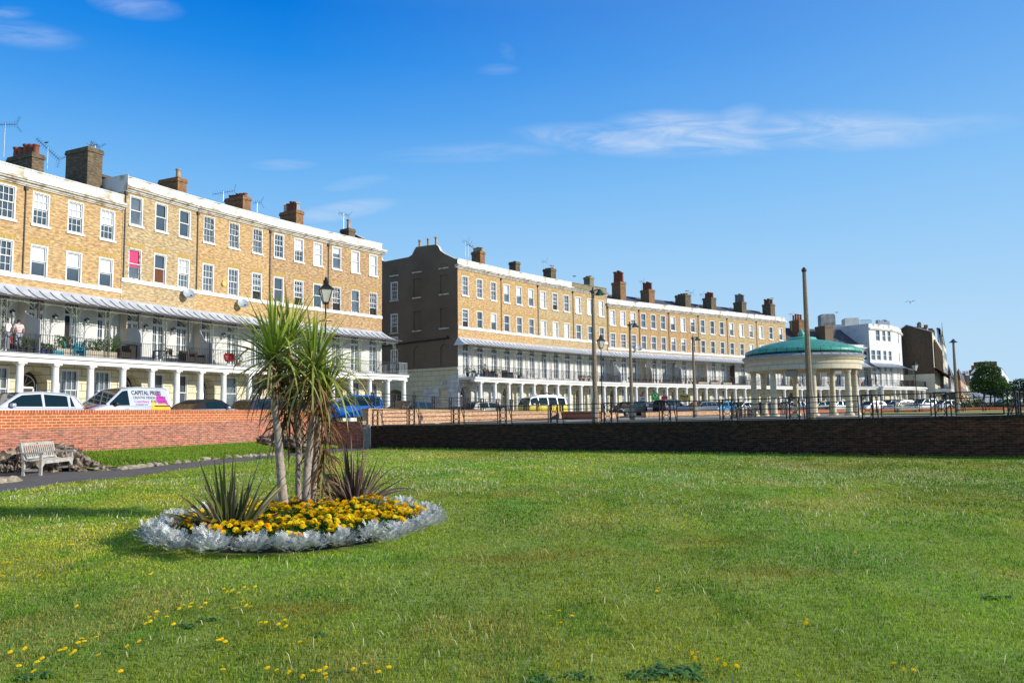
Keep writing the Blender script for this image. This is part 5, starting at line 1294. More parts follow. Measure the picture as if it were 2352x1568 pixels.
cl=[('estate','p_black',1443,84,(-.7,-.72),'large dark car facing the gap in the wall with its front wheel showing'),
('hatch','p_navy',1495,92,(.75,.66),'small dark car half hidden behind the second concrete column'),
('suv','p_navy',1541,86,(.75,.66),'dark blue tall car with red tail lights behind the low wall'),
('estate','p_grey',1607,90,(-.75,-.66),'grey estate car behind the third concrete column'),
('hatch','p_lblue',1657,94,(-.78,-.62),'sky blue small car left of the bandstand'),
('hatch','p_silver',1706,97,(-.8,-.6),'silver car next to the sky blue one'),
('hatch','p_navy',1760,100,(-.8,-.6),'dark blue car seen between the left bandstand columns'),
('estate','p_navy',1812,100,(-.85,-.5),'dark car seen between the near bandstand column and the concrete post'),
('hatch','p_black',1880,103,(-.87,-.5),'black car just right of the concrete post'),
('estate','p_silver',1921,104,(-.87,-.5),'silver car behind the right bandstand columns'),
('hatch','p_white',2002,108,(-.9,-.42),'white car just right of the bandstand'),
('suv','p_navy',2044,114,(-.9,-.42),'dark tall car behind the silver one, near the corner house'),
('estate','p_silver',2066,108,(-.9,-.42),'silver car with dark bonnet beneath the curved balcony'),
('suv','p_white',2121,107,(-.93,-.35),'white tall car at the foot of the far lantern post'),
('hatch','p_white',2170,107,(-.95,-.3),'rounded white small car left of the last concrete column')]
for (k,m_,px,d,h_,lab) in cl: carat(k,m_,px,d,1.2,hd(*h_),lab,group=G_)
q=P(2306,128,2); AM=vehicle('suv','p_lime',(q.x,q.y,1.25),hd(-1,.05),'lime and green chequered emergency car below the right hand tree','emergency car','emergency_car',sc=1.0)
mb=MB(); mb.box(-.7,.2,-.905,-.88,.5,.95); mb.box(.9,1.5,-.905,-.88,.5,.95); mb.build('green_panel',M['p_green'],AM)
carat('hatch','p_white',2205,150,1.2,hd(-.3,-.95),'white car far down the street past the brown gable',group=G_)
# ================================================================= PLANTS
def strap(mb,cols,base,az,el,L,w,droop,c0,c1,seg=6,twist=0.,fold=.25):
    """one long leaf as a folded tapering ribbon"""
    d=Vector((math.cos(az)*math.cos(el),math.sin(az)*math.cos(el),math.sin(el))); p=Vector(base); side=Vector((-math.sin(az),math.cos(az),0))
    side=(side*math.cos(twist)+d.cross(side)*math.sin(twist))
    pts=[]
    for i in range(seg+1):
        t=i/seg; pts.append((p.copy(),d.copy(),t)); 
        p=p+d*(L/seg); d=(d+Vector((0,0,-1))*droop*(.35+1.1*t)/seg).normalized()
    n=len(mb.v)
    for (q,dd,t) in pts:
        ww=w*(.55+.9*t if t<.35 else (1-(t-.35)/.65)**.8*.865)*.5+.0006
        up=side.cross(dd).normalized()
        for s,o in ((-1,0),(0,-1),(1,0)):
            v=q+side*(s*ww)+up*(ww*fold*(1 if s else -1)*.5); mb.v.append(tuple(v))
            c=[c0[k]*(1-t)+c1[k]*t for k in range(3)]; g=.82 if s==0 else 1.; cols.append((c[0]*g,c[1]*g,c[2]*g,1))
    for i in range(seg):
        a=n+i*3
        mb.f.append((a,a+1,a+4,a+3)); mb.f.append((a+1,a+2,a+5,a+4)); mb.m+= [0,0]
def jit(c,a=.2): k=1+random.uniform(-a,a); return tuple(x*k*(1+random.uniform(-.07,.07)) for x in c)
def cordyline(label,trunk,rad,crown_c,nleaf,L,spread=1.,dead=50,dl=.8,seed=1,dr=1.2,hang=12):
    random.seed(seed)
    root=empty('cordyline_palm',trunk[0],0,label,'palm tree'); O=Vector(trunk[0])
    # ringed trunk
    T=[Vector(t)-O for t in trunk]; pts_=[];rs=[]
    n=46
    for i in range(n+1):
        f=i/n*(len(T)-1); k=min(int(f),len(T)-2); u=f-k
        p=T[k].lerp(T[k+1],u); 
        pts_.append(p+Vector((random.uniform(-.004,.004),random.uniform(-.004,.004),0))); rs.append((rad[0]*(1-i/n)+rad[1]*i/n)*(1+.05*((i%2)*2-1))*(1.35-.35*min(1,i/4)))
    mb=MB(); mb.tube(pts_,rs,0,12); mb.build('trunk',M['bark'],root,smooth=True)
    C=Vector(crown_c)-O; mb=MB(); cols=[]
    for i in range(nleaf):
        az=i*2.39996+random.uniform(-.3,.3); f=(i+.5)/nleaf
        el=R(88-f*82-f*f*28)+random.uniform(-.14,.14)
        LL=L*random.uniform(.8,1.1)*(.85+.25*math.sin(math.pi*min(1,f*1.1)))
        green=(.16,.28,.03); tip=(.52,.56,.09)
        if f>.75 and random.random()<.35: green,tip=(.26,.24,.04),(.36,.26,.07)
        if f>.9 and random.random()<.4: green,tip=(.25,.17,.06),(.3,.2,.1)
        strap(mb,cols,C+Vector((math.cos(az)*.035,math.sin(az)*.035,-.16*f+.05)),az,el,LL,.056,.2+dr*f*random.uniform(.4,1.3),jit(green),jit(tip),7,random.uniform(-.4,.4))
    for i in range(hang):
        az=i*2.39996+random.uniform(-.5,.5); gr_=random.choice([((.16,.24,.03),(.42,.44,.10)),((.22,.27,.04),(.48,.42,.14)),((.12,.19,.03),(.34,.36,.08))])
        strap(mb,cols,C+Vector((math.cos(az)*.04,math.sin(az)*.04,-.12)),az,R(random.uniform(-20,50)),L*random.uniform(1.05,1.6),.052,random.uniform(2.0,3.6),jit(gr_[0]),jit(gr_[1]),8,random.uniform(-.5,.5))
    mb.col=cols; mb.build('leaves',M['leafatt'],root,smooth=True)
    mb=MB(); cols=[]
    for i in range(dead):
        az=i*2.39996+random.uniform(-.5,.5); zz=-.14-random.random()**1.2*dl*.8
        el=R(random.uniform(-60,5)); c=random.choice([(.20,.11,.045),(.28,.17,.075),(.12,.065,.03),(.33,.22,.11)])
        strap(mb,cols,C+Vector((math.cos(az)*.04,math.sin(az)*.04,zz)),az,el,L*random.uniform(.5,.95),.034,3.2,jit(c),jit(c,.3),7,random.uniform(-.9,.9))
    if dead: mb.col=cols; mb.build('dead_leaf_skirt',M['leafmatt'],root,smooth=True)
    return root
D0=onz(652,1194).y
def tp(x,y,d): return at(x,y,d)
cordyline('cordyline palm with curved front trunk, left of the clump',[tp(655,1192,D0),tp(646,1100,D0),tp(639,1005,D0+.02),tp(627,900,D0+.05),tp(625,835,D0+.1)],(.075,.045),tp(627,812,D0+.1),78,1.0,dead=50,dl=.5,seed=3,hang=20)
D1=D0+.15
cordyline('cordyline palm with drooping green crown, right of the clump',[tp(702,1192,D1),tp(706,1071,D1),tp(720,965,D1),tp(722,880,D1)],(.07,.045),tp(721,840,D1),78,1.0,dead=90,dl=.8,seed=5,dr=1.8,hang=50)
D2=D0+.75
cordyline('tallest cordyline palm, standing upright behind the other two crowns',[tp(685,1180,D2),tp(686,1027,D2),tp(676,900,D2),tp(664,800,D2)],(.05,.045),tp(662,786,D2),66,.92,dead=190,dl=1.7,seed=8,hang=0)
D3=D0+.35
cordyline('short thin cordyline palm under brown hanging leaves',[tp(718,1188,D3),tp(723,1060,D3),tp(735,960,D3),tp(742,915,D3)],(.048,.035),tp(744,900,D3),50,.75,dead=170,dl=2.2,seed=11)
def phormium(label,base,n,L,w,seed,bias=0,spread=1.,cset=0):
    random.seed(seed); root=empty('flax_plant',base,0,label,'plant'); mb=MB(); cols=[]
    for i in range(n):
        az=random.uniform(0,2*math.pi); f=random.random(); el=R(88-55*f*spread)+random.uniform(-.05,.05)
        c=random.choice([(.12,.115,.045),(.15,.125,.06),(.08,.095,.035),(.20,.165,.10),(.12,.13,.04)] if cset==0 else [(.10,.06,.05),(.15,.09,.075),(.07,.045,.04),(.20,.14,.12)])
        tip=tuple(x*1.6 for x in c); 
        if cset==0 and random.random()<.25: c,tip=(.13,.16,.03),(.2,.2,.06)
        r=.13*random.random()
        strap(mb,cols,(r*math.cos(az),r*math.sin(az),0),az+random.uniform(-.4,.4),el,L*random.uniform(.6,1.1)*(1-.12*f),w*random.uniform(.7,1.15),(.1+1.5*f*f*random.uniform(.2,1.6)+(1.6 if random.random()<.15 else 0)),jit(c),jit(tip),8,random.uniform(-1.2,1.2),.5)
    for i in range(n//6):
        az=random.uniform(0,6.28); strap(mb,cols,(.05*math.cos(az),.05*math.sin(az),.02),az,R(random.uniform(25,60)),L*.75,w*.8,3.6,jit((.3,.2,.07)),jit((.32,.22,.1)),8,random.uniform(-1,1))
    mb.col=cols; mb.build('leaves',M['leafatt'],root,smooth=True); return root
p1=onz(527,1240); phormium('broad bronze green flax clump at the left front of the flower bed',(p1.x,p1.y,0),88,1.12,.078,21,spread=1.1)
p2=onz(812,1172); phormium('darker purple brown flax clump at the back right of the cordylines',(p2.x,p2.y,0),78,1.25,.062,22,spread=1.1,cset=1)
# ---- flower bed
BC=Vector((-3.03,11.75,0)); RX,RY=2.12,1.98
l_=onz(352,1226); r_=onz(1018,1212); BC.x=(l_.x+r_.x)/2; RX=(r_.x-l_.x)/2*.965; f_=onz(620,1288); bk=onz(800,1170); BC.y=(f_.y+bk.y)/2; RY=(bk.y-f_.y)/2-.05
mb=MB(); n=48
for j,(r0,z0,r1,z1) in enumerate(((0,.07,.6,.06),(.6,.05,.7,.035),(.7,.035,.80,.002))):
    for i in range(n):
        a,b_=2*math.pi*i/n,2*math.pi*(i+1)/n
        mb.quad([(BC.x+RX*r0*math.cos(a),BC.y+RY*r0*math.sin(a),z0),(BC.x+RX*r1*math.cos(a),BC.y+RY*r1*math.sin(a),z1),(BC.x+RX*r1*math.cos(b_),BC.y+RY*r1*math.sin(b_),z1),(BC.x+RX*r0*math.cos(b_),BC.y+RY*r0*math.sin(b_),z0)])
tag(mb.build('flower_bed_soil',M['soil']),kind='structure')
def silver_mesh(seed):
    random.seed(seed); mb=MB(); cols=[]
    for i in range(84):
        az=random.uniform(0,6.283); u=random.random(); el=R(88-80*u**.8); rr=.15*random.uniform(.55,1.)
        st=Vector((math.cos(az)*math.cos(el)*rr*1.1,math.sin(az)*math.cos(el)*rr*1.1,.05+math.sin(el)*rr*1.15)); d=Vector((math.cos(az)*math.cos(el*.75),math.sin(az)*math.cos(el*.75),math.sin(el*.75)+.15)).normalized()
        side=d.cross(Vector((0,0,1)));  side=side.normalized() if side.length>.01 else Vector((1,0,0)); up=side.cross(d)
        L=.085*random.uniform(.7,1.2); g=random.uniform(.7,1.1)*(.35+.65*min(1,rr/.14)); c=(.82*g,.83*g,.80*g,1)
        def tri(a,b_,c_):
            n=len(mb.v); mb.v+=[tuple(a),tuple(b_),tuple(c_)]; mb.f.append((n,n+1,n+2)); mb.m.append(0); cols.extend([c,c,c])
        tri(st-side*.004,st+side*.004,st+d*L)
        for k in range(4):
            t=.25+.22*k; q=st+d*L*t
            for s in (-1,1):
                e=q+side*s*L*(.42-.07*k)+d*L*.18+up*L*.07*random.uniform(-1,1.4)
                tri(q-d*L*.07,q+d*L*.08,e+d*L*.05); tri(q+d*L*.02,e-d*L*.06,e+d*L*.09)
    mb.col=cols; return mb
SV=[]
random.seed(4)
for s in range(5):
    o=silver_mesh(100+s).build('silver_ragwort',M['leafmatt']); SV.append(o.data); bpy.data.objects.remove(o)
def put(name,me,loc,rz,sc,label,cat,group):
    o=bpy.data.objects.new(name,me); COL.objects.link(o); o.location=loc; o.rotation_euler=(0,0,rz); o.scale=sc if hasattr(sc,'__len__') else (sc,sc,sc); return tag(o,label,cat,group)
random.seed(9); nsv=0
for ring_,(rr,cnt) in enumerate(((1.0,58),(.89,30))):
    for k in range(cnt):
        t=2*math.pi*(k+.5*ring_)/cnt+random.uniform(-.04,.04); r=rr+random.uniform(-.05,.045); x=BC.x+RX*r*math.cos(t)*.97; y=BC.y+RY*r*math.sin(t)*.97
        if (Vector((x,y,0))-Vector((p1.x,p1.y,0))).length<.15: continue
        s=random.uniform(.68,1.05)
        put('silver_ragwort',SV[(k+ring_)%5],(x,y,.02),random.uniform(0,6),(s,s,s*random.uniform(.85,1.15)),'silver white lacy leaved plant in the edging of the flower bed','plant','silver edging plants around the flower bed'); nsv+=1
def marigold(seed):
    random.seed(seed); mb=MB(); cols=[]
    for i in range(150):
        az=random.uniform(0,6.283); el=math.asin(random.uniform(0.05,1)); r=.13*random.uniform(.4,1); c=Vector((math.cos(az)*math.cos(el)*r,math.sin(az)*math.cos(el)*r,.03+math.sin(el)*r*1.25))
        d=Vector((random.uniform(-1,1),random.uniform(-1,1),random.uniform(-.2,1))).normalized(); s=d.orthogonal().normalized(); L=random.uniform(.025,.045); n=len(mb.v)
        mb.v+=[tuple(c-s*.006),tuple(c+s*.006),tuple(c+d*L+s*.004),tuple(c+d*L-s*.004)]; mb.f.append((n,n+1,n+2,n+3)); mb.m.append(0); g=random.uniform(.6,1.3); cols+= [(.06*g,.13*g,.02*g,1)]*4
    mb.col=cols; fo=mb
    fb=MB(); cols=[]
    for i in range(random.randint(6,9)):
        az=random.uniform(0,6.283); r=.13*math.sqrt(random.random()); z=.18+.06*random.random()-.35*r; c=Vector((math.cos(az)*r,math.sin(az)*r,z)); base=random.choice([(.98,.62,.008),(.98,.70,.012),(.95,.42,.004),(.98,.76,.03)]); tilt=Vector((random.uniform(-.3,.3),random.uniform(-.5,.1),1)).normalized(); u=tilt.orthogonal().normalized(); w_=tilt.cross(u)
        for lay,(rad,zz,m_) in enumerate(((.037,.0,9),(.031,.011,8),(.021,.02,6),(.01,.025,4))):
            for k in range(m_):
                t=2*math.pi*k/m_+lay*.4; e=u*math.cos(t)+w_*math.sin(t); pr=w_*math.cos(t)-u*math.sin(t); n=len(fb.v); g=random.uniform(.8,1.1)
                a=c+tilt*zz; fb.v+=[tuple(a),tuple(a+e*rad*.8-pr*rad*.38+tilt*.004),tuple(a+e*rad+tilt*random.uniform(-.006,.006)),tuple(a+e*rad*.8+pr*rad*.38+tilt*.004)]; fb.f.append((n,n+1,n+2,n+3)); fb.m.append(0); cols+=[(base[0]*g,base[1]*g,base[2],1)]*4
    fb.col=cols; return fo,fb
MG=[]
for s in range(5):
    fo,fb=marigold(200+s); a=fo.build('foliage',M['leafmatt']); b_=fb.build('flowers',M['leafmatt']); MG.append((a.data,b_.data)); bpy.data.objects.remove(a); bpy.data.objects.remove(b_)
random.seed(31); cnt=0; spots=[]
tries=0
while cnt<135 and tries<4000:
    tries+=1; r=math.sqrt(random.random())*.86; t=random.uniform(0,6.283); x=BC.x+RX*r*math.cos(t); y=BC.y+RY*r*math.sin(t)
    if any((x-a)**2+(y-b_)**2<.175**2 for a,b_ in spots): continue
    if (x-p1.x)**2+(y-p1.y)**2<.09 or (x-p2.x)**2+(y-p2.y)**2<.06: continue
    spots.append((x,y)); s=random.uniform(.85,1.25)
    rt=empty('marigold_plant',(x,y,.05),random.uniform(0,6),'bushy orange and yellow flowering marigold plant in the middle of the bed','flower','marigolds filling the flower bed'); rt.scale=(s,s,s)
    for nm_,me in zip(('foliage','flowers'),MG[cnt%5]): o=bpy.data.objects.new(nm_,me); COL.objects.link(o); o.parent=rt
    cnt+=1
# ================================================================= GRASS
def vnoise(x,y,seed=0):
    r=np.random.default_rng(seed); G=r.random((64,64)); xi=np.floor(x).astype(int); yi=np.floor(y).astype(int); fx=x-xi; fy=y-yi; fx=fx*fx*(3-2*fx); fy=fy*fy*(3-2*fy)
    g=lambda a,b_:G[a%64,b_%64]
    return (g(xi,yi)*(1-fx)+g(xi+1,yi)*fx)*(1-fy)+(g(xi,yi+1)*(1-fx)+g(xi+1,yi+1)*fx)*fy
def fbm(x,y,seed=0): return .5*vnoise(x,y,seed)+.3*vnoise(x*2.3,y*2.3,seed+1)+.2*vnoise(x*5.1,y*5.1,seed+2)
lY=np.array(loY);lX=np.array(loX)
DWX=np.array([p.x for p in dwp]);DWY=np.array([p.y for p in dwp])
def sample(n,y0,y1,rg,bed=True):
    # density uniform in area inside the view wedge
    u=rg.random(n); y=np.sqrt(y0*y0+u*(y1*y1-y0*y0)); x=(rg.random(n)*2-1)*.70*y
    k=(x>np.interp(y,lY,lX)-.05+.12*vnoise(y*3,y*0,3))&(y<np.interp(x,DWX,DWY,left=40.5,right=20)-.03)
    if bed: k&=(((x-BC.x)/(RX*.88))**2+((y-BC.y)/(RY*.88))**2>1)
    return x[k],y[k]
def blades(name,x,y,z,h,w,cols,lean,rg,mat_=None):
    n=len(x); az=rg.random(n)*6.283; la=rg.random(n)*6.283; ln=lean*rg.random(n)
    dx,dy=np.cos(az)*w/2,np.sin(az)*w/2; b0=np.stack([x-dx,y-dy,z],1); b1=np.stack([x+dx,y+dy,z],1); hh=h
    mx=x+np.cos(la)*ln*hh*.35; my=y+np.sin(la)*ln*hh*.35; mz=z+hh*.6
    m0=np.stack([mx-dx*.75,my-dy*.75,mz],1); m1=np.stack([mx+dx*.75,my+dy*.75,mz],1); t=np.stack([x+np.cos(la)*ln*hh,y+np.sin(la)*ln*hh,z+hh*(1-.3*ln)],1)
    v=np.concatenate([b0,b1,m1,m0,t]); i=np.arange(n)
    f=np.concatenate([np.stack([i,i+n,i+2*n],1),np.stack([i,i+2*n,i+3*n],1),np.stack([i+3*n,i+2*n,i+4*n],1)])
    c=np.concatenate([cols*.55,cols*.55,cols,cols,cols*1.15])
    me=npmesh(name,v,f,np.clip(c,0,1),mat_ or M['grassatt']); o=bpy.data.objects.new(name,me); COL.objects.link(o); return o
rg=np.random.default_rng(11); XS=[];YS=[];HS=[];WS=[]
for (y0,y1,n,h,w) in GR_:
    x,y=sample(n,y0,y1,rg); XS.append(x);YS.append(y);HS.append(h*(.55+.9*rg.random(len(x)))*np.ones(len(x)));WS.append(w*(.7+.6*rg.random(len(x))))
x=np.concatenate(XS);y=np.concatenate(YS);h=np.concatenate(HS);w_=np.concatenate(WS)
pn=fbm(x*.55,y*.30,5); pn2=fbm(x*1.7,y*1.1,9); pn3=fbm(x*4,y*4,15)
h*=(.45+.75*pn2)*.85
wd=np.interp(x,DWX,DWY,left=40.5,right=20)-y; h*=np.where(wd<1.2,1.7,1.)
g=np.stack([.075+.075*(pn-.5)*1.6,.155+.05*(pn-.5),.018+0*x],1)
dk=np.clip((pn2-.52)*5,0,1)[:,None]; g=g*(1-dk)+np.array([.045,.125,.014])*dk
dry=np.clip((fbm(x*.9+7,y*.5,31)-.55)*5,0,1)[:,None]*(rg.random(len(x))<.6)[:,None]; g=g*(1-dry*.6)+np.array([.20,.20,.09])*dry*.6
lush=np.clip((wd*-1+3.5)/2.5,0,1)[:,None]; g=g*(1-lush*.5)+np.array([.055,.165,.022])*lush*.5
g*=(.7+.6*pn3)[:,None]; g*=(.45+1.1*rg.random(len(x)))[:,None]
g*=np.array([4.1,2.65,1.7]); lg=fbm(x*.22+4,y*.16+9,55); g*=1.07*np.clip(1.0+(lg-.5)*1.3,.7,1.3)[:,None]; st=(rg.random(len(x))<.05); g[st]=np.array([.62,.56,.28])*(.6+.6*rg.random(st.sum()))[:,None]
# orange burnt patches
for (px,py,rx,ry) in ((1180,1285,1.0,.35),(1330,1270,.9,.3),(1610,1245,.8,.3),(1760,1315,.8,.25),(1850,1318,.7,.22),(700,1400,.6,.3),(330,1210,.7,.35)):
    q=onz(px,py); k=np.clip(1-((x-q.x)/rx)**2-((y-q.y)/ry)**2,0,1)*(rg.random(len(x))<.75); g=g*(1-.75*k[:,None])+np.array([.34,.20,.02])*.75*k[:,None]
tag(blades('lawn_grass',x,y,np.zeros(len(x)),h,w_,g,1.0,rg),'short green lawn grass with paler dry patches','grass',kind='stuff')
# bank grass
n=60000; yb_=25.6+rg.random(n)*14; hx=np.array([XHI(v) for v in np.linspace(22,41,100)]); rx_=np.array([rwx(v) for v in np.linspace(22,41,100)]); bz=np.array([bankz(v) for v in np.linspace(22,41,100)])
x0=np.interp(yb_,np.linspace(22,41,100),hx)-.05; x1=np.minimum(np.interp(yb_,np.linspace(22,41,100),rx_)-.02,x0-.12); f=rg.random(n); x=x0+(x1-x0)*f; zb_=np.interp(yb_,np.linspace(22,41,100),bz); z=np.where(f<.15,.03+(f/.15)*(.07+zb_*.15),.10+zb_*.15+(f-.15)/.85*(zb_*.85-.10))
g=np.stack([.22+.10*rg.random(n),.36+.12*rg.random(n),.05+0*x],1)*(.6+.6*rg.random(n))[:,None]
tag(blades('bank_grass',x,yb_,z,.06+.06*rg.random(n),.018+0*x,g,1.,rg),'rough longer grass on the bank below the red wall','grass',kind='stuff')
# pale seed heads
rg=np.random.default_rng(5); XS=[];YS=[]
for (y0,y1,n) in ((4.5,9,700),(9,16,3000),(16,24,13000),(24,38,13000)):
    x,y=sample(n,y0,y1,rg); k=fbm(x*.8+3,y*.45,77)>np.where(y<12,.55,.52); k&=(np.interp(x,DWX,DWY,left=40.5,right=20)-y)>3.; 
    XS.append(x[k]);YS.append(y[k])
x=np.concatenate(XS);y=np.concatenate(YS); n=len(x); g=np.array([.9,.86,.48])*(.6+.5*rg.random(n))[:,None]; 
o=blades('seed_heads',x,y,np.full(n,.012),.045+.05*rg.random(n),np.where(y<12,.006,.011)*(.7+.8*rg.random(n)),g,1.6,rg); tag(o,'pale straw coloured grass seed heads scattered over the lawn','grass seed heads',kind='stuff')
# yellow lawn flowers
def lawnflower():
    mb=MB(); cols=[]; random.seed(2); y_=(.9,.62,.01,1); gr=(.08,.14,.02,1)
    for lay,(rad,zz,m_) in enumerate(((.017,.062,12),(.012,.065,9),(.006,.067,5))):
        for k in range(m_):
            t=2*math.pi*k/m_+lay*.3; n=len(mb.v); e=Vector((math.cos(t),math.sin(t),0)); p_=Vector((-math.sin(t),math.cos(t),0)); a=Vector((0,0,zz)); mb.v+=[tuple(a),tuple(a+e*rad*.8-p_*rad*.25),tuple(a+e*rad+Vector((0,0,.003))),tuple(a+e*rad*.8+p_*rad*.25)]; mb.f.append((n,n+1,n+2,n+3)); mb.m.append(0); cols+=[y_]*4
    mb.col=cols; s=MB(); s.bar((0,0,0),(0,0,.062),.0018,sides=4); s.col=[gr]*len(s.v); return mb,s
a,s_=lawnflower(); pa=a.build('petals',M['leafmatt']); ps=s_.build('stem',M['leafmatt']); FM=(pa.data,ps.data); bpy.data.objects.remove(pa); bpy.data.objects.remove(ps)
FLW=[(40,1535),(60,1490),(85,1525),(140,1498),(155,1492),(180,1480),(185,1473),(192,1478),(175,1497),(172,1505),(100,1515),(325,1475),(300,1485),(275,1545),(350,1420),(358,1408),(340,1435),(346,1428),(362,1417),(380,1422),(398,1435),(414,1400),(420,1395),(435,1398),(440,1390),(462,1400),(470,1388),(515,1355),(525,1362),(535,1358),(548,1366),(560,1352),(572,1358),(585,1350),(560,1385),(568,1392),(578,1398),(600,1435),(610,1433),(640,1436),(655,1428),(660,1440),(500,1475),(515,1477),(510,1470),(540,1403),(615,1538),(640,1545),(670,1545),(690,1480),(700,1555),(718,1548),(735,1545),(745,1555),(750,1535),(755,1562),(812,1540),(890,1537),(870,1548),(835,1532),(10,1295),(20,1293),(28,1288),(38,1290),(8,1326),(45,1325),(50,1320),(93,1325),(178,1393),(165,1253),(380,1303),(345,1322),(352,1318),(358,1302),(1285,1408),(1265,1420),(1290,1436),(1310,1418),(1515,1355),(1545,1358),(1590,1503),(1605,1505),(1598,1513),(1650,1520),(1665,1527),(1685,1530),(1853,1425),(1848,1432),(2053,1530),(2075,1540),(2090,1542),(1605,1240),(1625,1243),(2265,1285),(1465,1168),(1960,1270),(1505,1360),(85,1545),(220,1470),(230,1510),(510,1545),(25,1500)]
random.seed(77)
for k in range(44): FLW.append((random.choice([random.uniform(30,330),random.uniform(300,560)]),0))
for i,(px,py) in enumerate(FLW):
    if py==0: py=np.interp(px,[30,140,308,410,560],[1131,1113,1098,1082,1063])+abs(random.gauss(0,5))+2
    q=onz(px,py,.04); sc=1.0 if q.y<10 else 1.6
    rt=empty('yellow_flower',(q.x,q.y,.0),random.uniform(0,6),'small yellow dandelion like flower growing in the lawn','wild flower','yellow wild flowers in the lawn'); rt.scale=(sc,sc,1); rt.rotation_euler=(random.uniform(-.1,.5),random.uniform(-.25,.25),0)
    for nm_,me in zip(('petals','stem'),FM): o=bpy.data.objects.new(nm_,me); COL.objects.link(o); o.parent=rt
# broad leaved weeds
def weed(seed,n,L):
    random.seed(seed); mb=MB(); cols=[]
    for i in range(n):
        az=random.uniform(0,6.28); strap(mb,cols,(random.uniform(-.1,.1),random.uniform(-.06,.06),.01),az,R(random.uniform(5,40)),L*random.uniform(.5,1),L*.42,2.2,jit((.07,.18,.03)),jit((.12,.26,.05)),5,random.uniform(-.4,.4))
    mb.col=cols; return mb
WD=[weed(300+i,34,.085).build('broad_leaved_weed',M['leafatt'],smooth=True) for i in range(3)]; WM=[o.data for o in WD]
for o in WD: bpy.data.objects.remove(o)
for i,(px,py,s,lab) in enumerate([(1530,1545,1.6,'low dark leafy weed in the lawn, largest clump at the bottom edge'),(1590,1552,1.5,'low dark leafy weed right of the largest clump at the bottom edge'),(1470,1556,1.2,'low leafy weed left of the largest clump at the bottom edge'),(1270-30,1566,1.2,'leafy weed at the bottom edge near the middle'),(430,1440,1.0,'leafy weed among yellow flowers left of centre'),(480,1425,.9,'leafy weed just right of the one among yellow flowers'),(730,1460,.9,'leafy weed in the lawn below the flower bed'),(2290,1375,1.3,'pale leafy weed at the right side of the lawn'),(80,1558,1.2,'leafy weed in the bottom left corner'),(1330,1555,1.1,'leafy weed at the bottom edge right of the middle one'),(600,1052,2.2,'green weed growing on the edge of the path')]):
    q=onz(px,py); put('broad_leaved_weed',WM[i%3],(q.x,q.y,.0),i*1.3,s*.8,lab,'weed','broad leaved weeds in the lawn')
# ================================================================= TREES AND SHRUBS
def leafcloud(blobs,n,size,c0,c1,seed):
    rg=np.random.default_rng(seed); P_=[];N_=[];S=[]
    tot=sum(b[3]*b[4]*b[5] for b in blobs)**1
    for (cx,cy,cz,rx,ry,rz) in blobs:
        m=int(n*rx*ry*rz/tot)+1
        d=rg.normal(size=(m,3)); d/=np.linalg.norm(d,axis=1)[:,None]; rr=rg.random(m)**.33*.35+.65; rr*=.85+.35*rg.random(m)
        p=np.stack([cx+d[:,0]*rr*rx,cy+d[:,1]*rr*ry,cz+d[:,2]*rr*rz],1); P_.append(p)
    p=np.concatenate(P_); m=len(p); a=rg.normal(size=(m,3)); a/=np.linalg.norm(a,axis=1)[:,None]; b_=np.cross(a,rg.normal(size=(m,3))); b_/=np.linalg.norm(b_,axis=1)[:,None]; s=(size*(.6+.8*rg.random(m)))[:,None]
    v=np.stack([p-a*s,p+b_*s*.5,p+a*s,p-b_*s*.5],1).reshape(-1,3); f=np.arange(m*4).reshape(-1,4)
    q=fbm(p[:,0]*1.3+50,p[:,2]*1.3+50,seed); t=np.clip((q-.3)*2,0,1)[:,None]; c=(np.array(c0)*(1-t)+np.array(c1)*t)*(.55+.8*rg.random(m))[:,None]
    return v,f,np.repeat(c,4,0)
def tree(name,label,base,blobs,n,size,c0,c1,trunks,seed,cat='tree',group=None):
    root=empty(name,base,0,label,cat,group); v,f,c=leafcloud(blobs,n,size,c0,c1,seed); me=npmesh('crown',v,f,c,M['leafatt']); o=bpy.data.objects.new('crown',me); COL.objects.link(o); o.parent=root
    for T in trunks:
        mb=MB(); mb.tube(T[0],T[1],0,8)
        for br in T[2:]: mb.tube(br[0],br[1],0,6)
        mb.build('trunk',M['treebark'],root,smooth=True)
    return root
q=P(2274,112,1.2); z=1.2
tree('round_tree','large round headed tree in front of the bluish white house',(q.x,q.y,z),[(-.2,0,4.1,1.5,1.6,1.3),(-1.1,0,3.1,1.1,1.2,.8),(1.0,0,3.0,1.3,1.3,1.1),(-.3,0,5.4,1.0,1.1,.75),(.8,0,4.8,.8,.9,.8),(2.0,.5,2.6,1.0,1.2,1.0),(-1.9,0,2.7,.6,.6,.3),(-1.7,0,3.8,.6,.6,.35),(-1.5,0,4.6,.45,.5,.3),(1.6,0,4.0,.6,.6,.4),(2.4,0,3.4,.5,.5,.35),(.2,0,2.5,1.3,1.,.5)],10000,.13,(.03,.08,.012),(.11,.20,.03),
 [([(-.9,0,-.2),(-.85,0,1.),(-.5,0,2.4),(-.2,0,4.)],[.2,.15,.12,.05],([(-.6,0,1.9),(-1.4,0,3.)],[.08,.04])),([(.25,.3,-.2),(.3,.3,1.2),(.6,.3,3.)],[.16,.12,.06]),([(.75,0,-.2),(.7,0,1.1),(.9,0,2.6)],[.15,.11,.06])],4)
q=P(2352,118,1.2)
tree('round_tree','smaller dark tree cut off by the right edge',(q.x,q.y,z),[(0,0,3.4,1.6,1.5,1.1),(-1.2,0,2.7,.9,.9,.7),(1.3,0,3.0,1.3,1.2,1.1),(.2,0,2.2,1.4,1.2,.6)],5000,.12,(.015,.045,.008),(.05,.11,.018),[([(0,0,-.2),(0,0,1.2),(.2,0,3)],[.16,.12,.05])],6)
